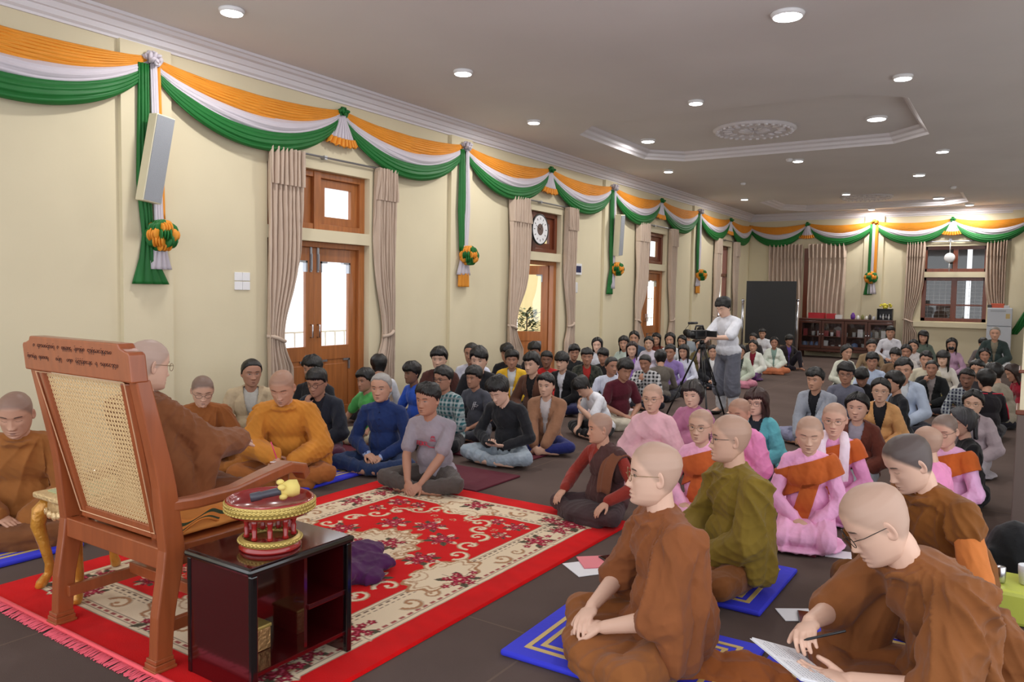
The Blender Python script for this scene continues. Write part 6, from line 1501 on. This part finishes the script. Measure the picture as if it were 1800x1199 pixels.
p(1700, 665, 35, 5, 'moustached man in navy plaid shirt', top='collar', tc=(36, 38, 66), tmat='plaid', hair='short', skin='dark', mustache=True, det=1, group=GW)
p(1572, 673, 37, 70, 'youth in black sweater facing left behind the tan cardigan', top='long', tc=(30, 32, 38), hair='mop', skin='mid', det=1, group=GW)
p(1433, 667, 40, 25, 'young man in light grey denim jacket over black shirt', top='jacket', tc=(146, 152, 166), inner=(28, 28, 36), hair='short', skin='mid', bc=(128, 130, 160), arms='low', det=2, group=GW)
p(1548, 686, 43, 3, 'woman with round glasses in light orange cardigan over black', top='jacket', tc=(206, 148, 88), inner=(34, 32, 36), female=True, hair='tied', specs='g', skin='fair', bot='skirt', legs='side', det=2, group=GW)
p(1711, 708, 44, 8, 'woman with glasses in mauve grey blazer on the right', top='jacket', tc=(168, 150, 156), inner=(150, 140, 146), female=True, hair='tied', specs='g', skin='fair', bot='skirt', bc=(150, 142, 150), legs='side', det=2, group=GW)
p(1507, 715, 50, 10, 'woman in rust brown jacket over grey shirt with hair parted', top='jacket', tc=(110, 54, 40), inner=(160, 156, 170), female=True, hair='tied', skin='fair', fat=1.1, bot='skirt', bc=(150, 160, 170), legs='side', det=2, group=GW)
p(1690, 742, 46, 75, 'woman with black framed glasses and grey streaked hair facing left', tc=(34, 34, 38), female=True, hair='tied', hc=(62, 62, 66), specs='q', skin='fair', bot='skirt', legs='side', det=2, group=GW)
p(1330, 707, 45, 22, 'woman with brown bobbed hair, glasses and turquoise cardigan', top='jacket', tc=(92, 186, 198), inner=(40, 50, 60), female=True, hair='bob', hc=(58, 34, 30), specs='q', skin='light', bot='skirt', legs='side', det=2, group=GW)
p(1217, 693, 48, 18, 'woman with greying permed hair in pink blouse and mauve shawl', top='shawl', tc=(196, 120, 158), female=True, hair='perm', hc=(52, 46, 44), skin='light', bot='skirt', bc=(150, 110, 130), legs='side', pitch=8, det=2, group=GW, fat=1.05)
# ---- nuns
p(1147, 699, 49, 15, 'nun with shaved head and thin glasses wrapped in a pale pink shawl', top='shawl', tc=(232, 178, 188), female=True, bald=True, specs='g', skin='fair', bot='skirt', bc=(226, 170, 180), legs='side', det=2, group=GN)
p(1300, 725, 50, 35, 'nun in bright pink wrap resting her chin on her hand behind the olive shawl', top='shawl', tc=(244, 140, 196), female=True, bald=True, skin='mid', bot='skirt', bc=(240, 150, 200), legs='side', arms='chin', pitch=12, det=2, group=GN)
p(1232, 748, 58, 22, 'nun in pink with orange sash and glasses left of the olive shawl', top='long', tc=(246, 172, 208), female=True, bald=True, specs='g', skin='fair', bot='skirt', bc=(246, 172, 208), legs='side', sash=(190, 92, 44), det=2, group=GN)
p(1467, 736, 57, 6, 'nun with glasses and a white towel round her neck over pink and orange', top='long', tc=(240, 160, 210), female=True, bald=True, specs='g', skin='fair', bot='skirt', bc=(236, 160, 214), legs='side', sash=(190, 92, 40), pitch=8, det=2, group=GN, extra='towel')
p(1630, 778, 58, 120, 'shaven nun in pink half hidden behind the young monk, turned away', top='long', tc=(240, 140, 190), female=True, bald=True, skin='fair', bot='skirt', bc=(240, 140, 190), legs='side', det=2, group=GN)
p(1661, 756, 56, 25, 'nun with dark stubble and glasses looking down, orange cloth over pink', top='long', tc=(238, 176, 220), female=True, bald=True, stub=(.10, .09, .085, .8), specs='d', skin='fair', bot='skirt', bc=(238, 176, 220), legs='side', sash=(192, 94, 38), pitch=16, det=2, group=GN)
p(1423, 762, 62, 2, 'nun in pink with wide orange sash, head bowed, hands in lap', top='long', tc=(244, 168, 214), female=True, bald=True, skin='fair', bot='skirt', bc=(246, 172, 216), legs='kneel', sash=(186, 92, 40), pitch=16, arms='lap', det=2, group=GN)
p(1054, 752, 60, 45, 'shaven elder in red sweater with brown robe, head turned to the left', top='long', tc=(150, 44, 32), ht=72, bald=True, old=True, skin='mid', bot='robe', bc=(70, 50, 52), arms='knees', s=.82, det=2, group=GK, extra='sangha', stub=(.3, .28, .26, .4))
# ---- monks
p(356, 686, 52, -5, 'monk with glasses and bare right shoulder writing in a white notebook', top='robe', bare='R', tc=(150, 84, 36), bald=True, stub=(.07, .06, .06, .75), specs='d', skin='fair', bot='robe', bc=(172, 104, 40), pitch=24, lean=10, arms=(((.07, .27, .27), (-.5, .6, -.1), (-.2, -.3, -.9), .9), ((-.10, .26, .22), (.7, .6, .0), (0, .1, 1), .4)), det=2, group=GK, extra='notebook')
p(496, 680, 60, 12, 'monk in golden orange robe bowing over a notepad with a pink pen', top='robe', tc=(206, 128, 38), bald=True, skin='mid', bot='robe', bc=(160, 90, 36), pitch=28, lean=14, ht=18, arms=(((.05, .32, .24), (-.4, .7, -.3), (-.3, -.3, -.8), 1.1), ((-.10, .30, .20), (.75, .5, .0), (0, .1, 1), .4)), det=2, group=GK, extra='notebook2')
p(27, 727, 78, 15, 'monk at the left edge looking down, partly behind the chair', top='robe', tc=(156, 92, 38), bald=True, skin='mid', bot='robe', bc=(124, 72, 36), pitch=22, lean=10, arms='lap', det=2, group=GK, stub=(.12, .10, .10, .6))
p(1283, 770, 84, 62, 'monk with black rimmed glasses wearing an olive green shawl', top='robe', tc=(132, 106, 30), bald=True, specs='q', skin='fair', bot='robe', bc=(126, 70, 26), ht=78, pitch=2, lean=4, arms='lap', det=2, group=GK, z0=.02)
p(1597, 812, 100, 50, 'young monk with short black hair looking down, orange sleeve showing', top='robe', short='L', tc=(136, 78, 26), bald=True, stub=(.045, .04, .045, .92), skin='light', bot='robe', bc=(128, 74, 28), ht=62, pitch=30, lean=16, arms=(((.12, .38, .38), (-.1, -.1, 1), (0, -1, .1), .8), ((-.14, .30, .20), (.6, .7, -.2), (0, -.2, -1), .5)), fore=.1, det=2, group=GK, z0=.02, extra='sleeve')
p(1150, 832, 112, 70, 'nearest monk in the middle with clear glasses and hands clasped', top='robe', tc=(142, 78, 38), bald=True, specs='g', skin='light', bot='robe', bc=(150, 86, 38), ht=82, pitch=2, lean=5, arms=(((.07, .29, .215), (-.75, .55, -.2), (0, -.25, -1), .5), ((-.07, .28, .19), (.7, .6, -.2), (0, -.35, -1), .35)), fore=.12, det=2, group=GK, z0=.02)
p(1540, 918, 140, 55, 'nearest monk at lower right reading a notebook with half rimmed glasses', top='robe', tc=(140, 80, 36), bald=True, specs='d', skin='light', bot='robe', bc=(140, 78, 34), ht=72, pitch=34, lean=28, arms=(((.12, .46, .31), (-.7, .6, .0), (-.2, -.2, -.9), .9), ((-.05, .42, .20), (.25, 1, .15), (0, .1, 1), .25)), fore=.15, det=2, group=GK, z0=.02, extra='book')
# ---- the teacher in the chair
p(261, 641, 97, -120, 'elderly teacher with glasses in brown robe seated in the cane chair', top='robe', tc=(138, 80, 44), bald=True, old=True, specs='g', skin='light', bot='robe', bc=(120, 66, 34), ht=-114, pitch=8, lean=-11, s=.93, z0=.455, legs='cross', arms=(((.13, .36, .33), (-.5, .8, -.1), (0, -.3, -1), .5), ((-.10, .36, .31), (.6, .8, -.1), (0, .2, 1), .5)), det=2, group=GK, stub=(.5, .46, .44, .5))
MT = dict(camo=M_CAMO, check=M_CHECK, plaid=M_PLAID, stripe=M_STRIPE, denim=M_DENIM)
PLACED = []
# spread people who would sit in one another along their own line of sight
_q = []
for a, k in PEOPLE:
    P_ = pose(k.get('lean', 8), k.get('pitch', 5), 0 if k.get('ht') is None else -(k['ht']-a[3]), 0, k.get('female', False), k.get('legs') == 'kneel')
    loc, rz, s = place(a[0], a[1], a[2], P_['C'], .246 if k.get('bald') else .262, a[3], k.get('z0', 0), k.get('s')); _q.append([a, k, P_['C'], loc, s])
for it in range(80):
    for i in range(len(_q)):
        for j in range(i):
            A_, B_ = _q[i], _q[j]; d = (A_[3]-B_[3]).xy.length; need = .60 if max(A_[0][2], B_[0][2]) < 70 else .62
            if d < need:
                near, far = (A_, B_) if A_[3].y+.66*-A_[3].x < B_[3].y+.66*-B_[3].x else (B_, A_)
                for q, sg in ((near, 1.0035), (far, .9965)):
                    if q[0][2] > 70: continue
                    s2 = min(max(q[4]*sg, .80), 1.12); q[4] = s2; FIX_T[(q[0][0], q[0][1])] = s2
                    q[3] = place(q[0][0], q[0][1], q[0][2], q[2], .25, q[0][3], q[1].get('z0', 0), s2)[0]
    for q in _q:
        if q[3].x < WX+.42 and q[0][2] < 70:
            q[4] = min(q[4]*1.01, 1.14); FIX_T[(q[0][0], q[0][1])] = q[4]; q[3] = place(q[0][0], q[0][1], q[0][2], q[2], .25, q[0][3], q[1].get('z0', 0), q[4])[0]
def in_body(P_, me_or_mb, name, mat, body, color=None, smooth=True): 
    return me_or_mb.build(name, mat, body, smooth, color=color)
for a, k in PEOPLE:
    k = dict(k); ex = k.pop('extra', None)
    for q in ('tmat', 'bmat'):
        if isinstance(k.get(q), str): k[q] = MT[k[q]]
    body, P, AP = person(*a, **k)
    PLACED.append((body, a, k, P, AP, ex))
    if DEBUG: print('P', a[:4], [round(x, 2) for x in body.location], round(body.scale[0], 2), a[4][:40])
# things that are too close to each other are reported while building
if DEBUG:
    for i in range(len(PLACED)):
        for j in range(i):
            d = (PLACED[i][0].location-PLACED[j][0].location).xy.length
            if d < .5: print('CLOSE %.2f' % d, PLACED[i][1][4][:38], '|', PLACED[j][1][4][:38])
# ================================================================ things worn or held
def by(label_start):
    for q in PLACED:
        if q[1][4].startswith(label_start): return q
def wp(body, v): return Matrix.Translation(body.location) @ Matrix.Rotation(body.rotation_euler.z, 4, 'Z') @ Matrix.Scale(body.scale[0], 4) @ V(v)
def held(kind, q, c, rot, label, size, mats):
    """a thing resting in the hands of person q, given in that person's frame"""
    body = q[0]; o = empty(kind, wp(body, c), 0, label, kind.replace('_', ' ')); o.rotation_euler = (Matrix.Rotation(body.rotation_euler.z, 3, 'Z') @ rot).to_euler(); return o
def notebook(q, c, rot, label, w=.20, h=.14, cover=None, lines=True, open_=True):
    o = held('notebook', q, c, rot, label, None, None)
    MB().cbox((-w/4, 0, .004), (w/2-.002, h, .007)).cbox((w/4, 0, .004), (w/2-.002, h, .007)).build('pages', M_PAPER, o, bevel=.001)
    MB().cbox((0, 0, -.001), (w+.006, h+.006, .002)).build('cover', cover or M_PAPER, o)
    if lines:
        m = MB(); rnd = random.Random(6)
        for s in (-1, 1):
            for k in range(9):
                y = h/2-.018-k*(h-.03)/9; x = -w/4*1+s*w/4+w/4-w*.21-0 if False else (s*w/4-w*.20); x1 = x+w*.40*rnd.uniform(.7, 1)
                while x < x1: d = rnd.uniform(.004, .011); m.cbox((x+d/2, y, .0078), (d, .0016, .0004)); x += d+.003
        m.build('handwriting', plain('ink writing', (70, 74, 100), .7) if 'ink writing' not in MATS else MATS['ink writing'], o)
    return o
def RX_(a): return Matrix.Rotation(R2(a), 3, 'X')
def RZ_(a): return Matrix.Rotation(R2(a), 3, 'Z')
def pen(q, c, rot, label, col, L=.13):
    o = held('pen', q, c, rot, label, None, None); MB().tube([(0, 0, 0), (0, 0, .012), (0, 0, L)], [.0015, .0045, .0045], 8).build('barrel', plain('pen %s' % label[:14], col, .3), o, True); return o
q = by('monk with glasses and bare'); notebook(q, (-.02, .36, .25), RX_(28), 'open white notebook held by the bare shouldered monk', .24, .17); 
q = by('monk in golden'); notebook(q, (-.04, .42, .215), RX_(12) @ RZ_(15), 'small white notepad under the pen of the golden robed monk', .17, .13, plain('orange notebook cover', (214, 110, 50), .6)); pen(q, (.0, .40, .235), Matrix.Rotation(R2(-20), 3, 'X') @ Matrix.Rotation(R2(12), 3, 'Y'), 'pink pen held by the golden robed monk', (226, 60, 110), .15)
q = by('nearest monk at lower right'); notebook(q, (.0, .57, .235), RX_(20) @ RZ_(8), 'open notebook with handwriting in the hand of the nearest right monk', .27, .19); pen(q, (.02, .54, .30), Matrix.Rotation(R2(62), 3, 'X') @ Matrix.Rotation(R2(-30), 3, 'Y'), 'black pen in the hand of the nearest right monk', (22, 22, 26), .14)
q = by('youth in black sweater and'); c = wp(q[0], (0, .36, .225)); phone(c, 0, 'black mobile phone in the hands of the youth in jeans', (R2(25), 0, q[0].rotation_euler.z))
q = by('man in dark jacket and glasses'); o = held('paper_sheet', q, (.02, .30, .20), RX_(18), 'white paper lying on the lap of the dark jacket man', None, None); MB().cbox((0, 0, .002), (.18, .25, .003)).build('sheet', M_PAPER, o)
# worn details as parts
q = by('long haired woman wearing'); m = MB(); m.ell((0, .060, -.055), (.052, .045, .042), None, 14, 10); m.v = [tuple(q[3]['H'] @ V(p_)) for p_ in m.v]; m.build('face_mask', M_DARK, q[0], True)
def chest_text(q, strokes, mat, name, z=-.18, y=.135, k=1.0, x0=0.0):
    P = q[3]; m = MB()
    for st in strokes:
        pts = [V((x0-(u*k), 0, P['P2'].z+z+v*k)) for u, v in st]; 
        for p_ in pts: p_.y = P['P1'].lerp(P['P2'], .42).y+y*(1-.9*(abs(p_.x)/.2)**2)-.10*(p_.z-(P['P2'].z-.2))
        m.tube(pts, .0035*k, 5)
    return m.build(name, mat, q[0], True)
M_REDP = plain('red print', (196, 40, 70), .7); M_LINE = plain('pale print', (206, 206, 214), .7)
q = by('man in grey t-shirt with red')
chest_text(q, [[(0, 0), (.0, .03), (.02, .03), (.02, 0)], [(.03, 0), (.03, .03), (.05, .03), (.05, 0), (.03, 0)], [(.06, 0), (.06, .03)], [(.08, .03), (.06, .014), (.08, 0)], [(.09, 0), (.09, .03), (.11, .02), (.09, .012), (.12, -.01), (.16, -.012)]], M_REDP, 'red_lettering', -.215, .128, 1.0, .085)
chest_text(q, [[(0, 0), (0, .028), (.035, .028), (.035, 0), (0, 0)], [(.01, .014), (.01, .038)], [(.025, .014), (.025, .038)], [(-.012, -.012), (.046, -.012)]], M_REDP, 'red_badge', -.165, .130, .8, -.045)
q = by('youth in dark grey'); chest_text(q, [[(0, 0), (-.03, -.10)], [(.02, 0), (-.01, -.10)], [(-.02, -.03), (.05, -.04), (.03, -.06), (-.01, -.05)]], M_LINE, 'white_print', -.13, .130, 1.0, -.05)
q = by('old grey haired'); P = q[3]; m = MB(); pts = []; m.lathe([(.066, -.01), (.060, .05), (.054, .05), (.058, -.01)], (0, 0, 0), 24, Matrix.Translation(P['P2']+V((0, -.002, .0))) @ Matrix.Rotation(-.25, 4, 'X'), cap_=False); m.build('collar', M_CLOTH, q[0], True, color=lin((24, 44, 98)))
m = MB()
for z in (-.06, -.12, -.18, -.24): c = P['P2']+V((0, .095-.2*z*0, z)); m.ell((0, np.interp(c.z, [P['P1'].z, P['P2'].z], [P['P1'].y+.135, P['P2'].y+.085]), c.z), (.008, .006, .008), None, 8, 6)
m.build('button', M_CLOTH, q[0], True, color=lin((20, 34, 80)))
for k_, nm in (('R', 'cuff'), ('L', 'cuff')):
    S, E, W, a = q[4][k_]; m = MB(); cap(m, E.lerp(W, .9), .042, W, .040); m.build(nm, M_CLOTH, q[0], True, color=lin((160, 180, 220)))
q = by('nun with glasses and a white'); P = q[3]; m = MB()
pts = [P['P2']+V(t) for t in ((-.085, .13, -.30), (-.085, .125, -.16), (-.085, .085, -.03), (-.06, .0, .035), (0, -.055, .045), (.06, .0, .035), (.085, .085, -.03), (.075, .125, -.16), (.07, .13, -.24))]
for s_ in range(3): m.tube([p_+V((.018*(s_-1)*(1 if p_.x > 0 else -1), .008*(s_ % 2), 0)) for p_ in pts], .022, 8)
v, f, n = remesh(m, .008, 3); v = fold(v, n, .008, 3, [((1, .2, 0), 60, 1)]); link('towel', write_mesh('towel', v, f), M_CLOTH, q[0], lin((240, 224, 236)))
# brown over-robe of the elder in the red sweater
q = by('shaven elder'); P = q[3]; m = MB(); torso_prims(m, P, .018, False, 1.0); cap(m, P['SL']+V((.02, 0, .0)), .075, P['SL'].lerp(P['P0'], .3)+V((-.03, 0, 0)), .085); m.ell((0, .02, .20), (.19, .16, .15))
import bmesh
v, f, n = remesh(m, .0075, 3); v = fold(v, n, .016, 61, DEF_DIRS); me = write_mesh('over_robe', v, f); bm = bmesh.new(); bm.from_mesh(me)
bmesh.ops.bisect_plane(bm, geom=bm.verts[:]+bm.edges[:]+bm.faces[:], plane_co=P['P2']+V((.02, 0, -.06)), plane_no=(.85, 0, .52), clear_outer=True); bm.to_mesh(me); bm.free()
o = link('over_robe', me, M_ROBE, q[0], lin((78, 52, 50))); md = o.modifiers.new('s', 'SOLIDIFY'); md.thickness = .01
m = MB(); pts = [P['SL']+V(t) for t in ((.02, -.12, -.20), (.015, -.09, .02), (.01, .0, .075), (.02, .10, .03), (.03, .15, -.10), (.03, .165, -.26))]
vs = []; fs = []
for i, p_ in enumerate(pts):
    for j in range(7): u = (j/6*2-1); vs.append(p_+V((u*.075, .012*math.cos(u*7)-.02*u*u, -.03*abs(u))))
for i in range(len(pts)-1):
    for j in range(6): k = i*7+j; fs.append((k, k+1, k+8, k+7))
o = m.add(vs, fs).build('shoulder_cloth', M_ROBE, q[0], True, color=lin((118, 72, 50))); md = o.modifiers.new('u', 'SUBSURF'); md.levels = 2; md.render_levels = 2; md = o.modifiers.new('s', 'SOLIDIFY'); md.thickness = .010
# orange sleeve and collar of the young monk, white string on a wrist
q = by('young monk with short'); S, E, W, a = q[4]['L']; m = MB(); cap(m, S, .062, E, .060); cap(m, E, .060, E.lerp(W, .35), .052); v, f, n = remesh(m, .0075, 3); v = fold(v, n, .012, 77, DEF_DIRS); link('sleeve', write_mesh('sleeve', v, f), M_ROBE, q[0], lin((206, 122, 62)))
S, E, W, a = q[4]['R']; m = MB(); d = (W-E).normalized(); qm = d.to_track_quat('Z', 'Y').to_matrix().to_4x4(); m.tube([Matrix.Translation(W-d*.02) @ qm @ V((.031*math.cos(t), .031*math.sin(t), 0)) for t in np.linspace(0, 2*PI, 20, endpoint=False)], .004, 6, True); m.build('wrist_string', M_PAPER, q[0], True)
q = by('black haired person in black and red'); P = q[3]; m = MB()
for k_ in 'RL': S, E, W, a = q[4][k_]; m.tube([P['P2']+V((.03 if k_ == 'R' else -.03, -.06, .0)), S+V((0, -.02, .068)), S.lerp(E, .5)+V((.03 if k_ == 'R' else -.03, -.055, 0)), E+V((.02 if k_ == 'R' else -.02, -.06, 0))], .008, 6)
m.build('red_piping', plain('red piping', (206, 24, 60), .6), q[0], True)

# ================================================================ standing cameraman with video camera on a tripod
def cameraman():
    s = .92; D = 9.7; d = ray(1272, 541); t = D; Pw = V(EYE)+d*t
    r = V((d.x, d.y, 0)).normalized(); rt = V((r.y, -r.x, 0)); tt = R2(44); f = -r*math.cos(tt)-rt*math.sin(tt); rz = math.atan2(-f.x, f.y)
    P = {}; P['P0'] = V((0, 0, .90)); P['P1'] = V((0, .02, 1.12)); P['P2'] = V((0, .05, 1.37)); P['sd'] = V((0, .12, 1)).normalized(); P['B'] = V((0, .075, 1.435))
    R = Matrix.Rotation(-R2(24), 4, 'X'); P['C'] = P['B']+R.to_3x3() @ V((0, .018, .09)); P['H'] = Matrix.Translation(P['C']) @ R @ Matrix.Scale(1.05, 4); P['sw'] = .175
    for k, sg in (('R', 1), ('L', -1)): P['S'+k] = V((sg*.175, .035, 1.31))
    s = Pw.z/P['C'].z; o = Matrix.Rotation(rz, 3, 'Z') @ (V((P['C'].x, P['C'].y, 0))*s); base = V((Pw.x-o.x, Pw.y-o.y, 0))
    A = (((.05, .40, 1.06), (-.5, .8, .1), (-.6, -.2, -.5), 1.0), ((-.06, .42, 1.10), (.5, .8, .1), (.6, -.2, -.5), 1.0)); AP = arm_pts(P, A); b = MB()
    cap(b, P['P2']+V((0, -.01, -.05)), .055, P['B'], .054); cap(b, P['B'], .054, P['C']+V((0, -.01, -.02)), .055); torso_prims(b, P, -.02)
    legs = {}
    for k, sg in (('R', 1), ('L', -1)):
        S, E, W, a = AP[k]; cap(b, S, .042, E, .037); cap(b, E, .038, W, .027); hand_prims(b, W, a[1], a[2], a[3], 1 if k == 'R' else -1, .95, 6)
        h, kn, an, to = V((sg*.09, 0, .88)), V((sg*.11, .03, .48)), V((sg*.12, -.01, .09)), V((sg*.14, .13, .035)); cap(b, h, .07, kn, .05); cap(b, kn, .05, an, .034); cap(b, an, .036, to, .030); legs[k] = (h, kn, an, to)
    v, f, n = remesh(b, .009, 2); hv, hf, hT = make_head(2, False, False, True, (0, 0, 0, 0), seed=3); M = np.array(P['H']); hv = hv@M[:3, :3].T+M[:3, 3]
    T = np.concatenate([np.zeros((len(v), 4)), hT]); body = link('person', write_mesh('person', np.concatenate([v, hv]), np.concatenate([f, hf+len(v)]), T), M_SKIN, None, SKIN['light'])
    body.location = base; body.rotation_euler = (0, 0, rz); body.scale = (s, s, s); tagit(body, 'young man in white t-shirt standing and filming with a video camera', 'person')
    qv, qf = make_hair('mop', 2, 4); qv = qv@M[:3, :3].T+M[:3, 3]; link('hair', write_mesh('hair', qv, qf, np.zeros((len(qv), 4))), M_HAIR, body, lin((20, 17, 16)))
    def put(name, m, col, amp, sd): v, f, n = remesh(m, .010, 3); v = fold(v, n, amp, sd, DEF_DIRS); link(name, write_mesh(name, v, f), M_CLOTH, body, lin(col))
    m = MB(); torso_prims(m, P, .020); m.ell((0, .01, .92), (.20, .15, .13))
    for k in 'RL': S, E, W, a = AP[k]; cap(m, S, .068, S.lerp(E, .85), .082)
    put('shirt', m, (218, 220, 228), .006, 5)
    m = MB(); m.ell((0, 0, .86), (.175, .14, .12))
    for k in 'RL': h, kn, an, to = legs[k]; cap(m, h, .105, kn, .115); cap(m, kn, .115, kn+V((0, -.01, -.12)), .12)
    put('shorts', m, (104, 106, 118), .016, 9)
    m = MB()
    for k in 'RL': h, kn, an, to = legs[k]; cap(m, kn, .085, an+V((0, 0, .03)), .07)
    put('trousers', m, (206, 208, 214), .010, 11)
    m = MB()
    for k in 'RL': h, kn, an, to = legs[k]; m2 = MB(); m2.ell(to+V((0, -.06, -.002)), (.045, .12, .033), None, 12, 8); m2.build('sandal', M_DARK, body, True)
    # tripod stands in front of him
    F = Matrix.Rotation(rz, 3, 'Z'); tp = base+F @ V((.0, .52, 0))*s; tp.z = 0
    tri = empty('tripod', tp, rz, 'black tripod with three spread legs in front of the standing young man', 'tripod'); hz = 1.03*s
    MB().tube([(0, 0, hz-.32), (0, 0, hz-.02)], .016, 10).build('centre_column', M_DARK, tri, True); MB().lathe([(.03, -.03), (.045, -.02), (.045, .03), (.03, .04)], (0, 0, hz-.05), 16).build('hub', M_DARK, tri, True)
    MB().tube([(0, 0, hz-.01), (.0, 0, hz+.03)], .03, 12).tube([(0, 0, hz), (.10, -.22, hz-.06)], .008, 8).build('pan_head', M_DARK, tri, True)
    for k in range(3):
        a = 2*PI*k/3+.5; e = V((.42*math.cos(a), .42*math.sin(a), .01)); t0 = V((.035*math.cos(a), .035*math.sin(a), hz-.06)); l = MB(); sd = V((-math.sin(a), math.cos(a), 0))*.014
        l.tube([t0+sd, t0.lerp(e, .55)+sd], .008, 8).tube([t0-sd, t0.lerp(e, .55)-sd], .008, 8).tube([t0.lerp(e, .5), e], .011, 8); l.cbox(t0.lerp(e, .53), (.03, .03, .04)); l.build('leg', M_DARK, tri, True); 
        MB().tube([(0, 0, hz*.42), t0.lerp(e, .58)], .005, 6).build('spreader', M_DARK, tri, True)
    cm = empty('video_camera', tp+V((0, 0, hz+.035)), rz+.15, 'black video camera with side screen mounted on the tripod', 'video camera')
    MB().cbox((0, .05, .07), (.09, .24, .11)).build('body', M_DARK, cm, bevel=.012); MB().lathe([(.034, .0), (.038, .02), (.038, .09), (.032, .10), (.001, .095)], (0, 0, 0), 20, Matrix.Translation(V((0, .16, .07))) @ Matrix.Rotation(-PI/2, 4, 'X')).build('lens', M_DARK, cm, True)
    MB().cbox((-.13, -.02, .08), (.15, .012, .075)).build('side_screen', M_DARK, cm, bevel=.004); MB().tube([(0, .14, .125), (0, .12, .175), (0, -.01, .175), (0, -.03, .125)], .011, 8).build('top_handle', M_DARK, cm, True)
    MB().tube([(.02, .08, .21), (.02, .24, .21)], .016, 10).build('microphone_boom', M_DARK, cm, True); MB().tube([(.03, .2, .21), (.08, .24, .12), (.05, .2, .02), (.04, .1, .03)], .004, 6).build('cable', M_DARK, cm, True); MB().cbox((0, -.10, .10), (.035, .07, .035)).build('viewfinder', M_DARK, cm, bevel=.006)
cameraman()
# nothing of the modelling bench stays in the file
bpy.data.scenes.remove(_bs)
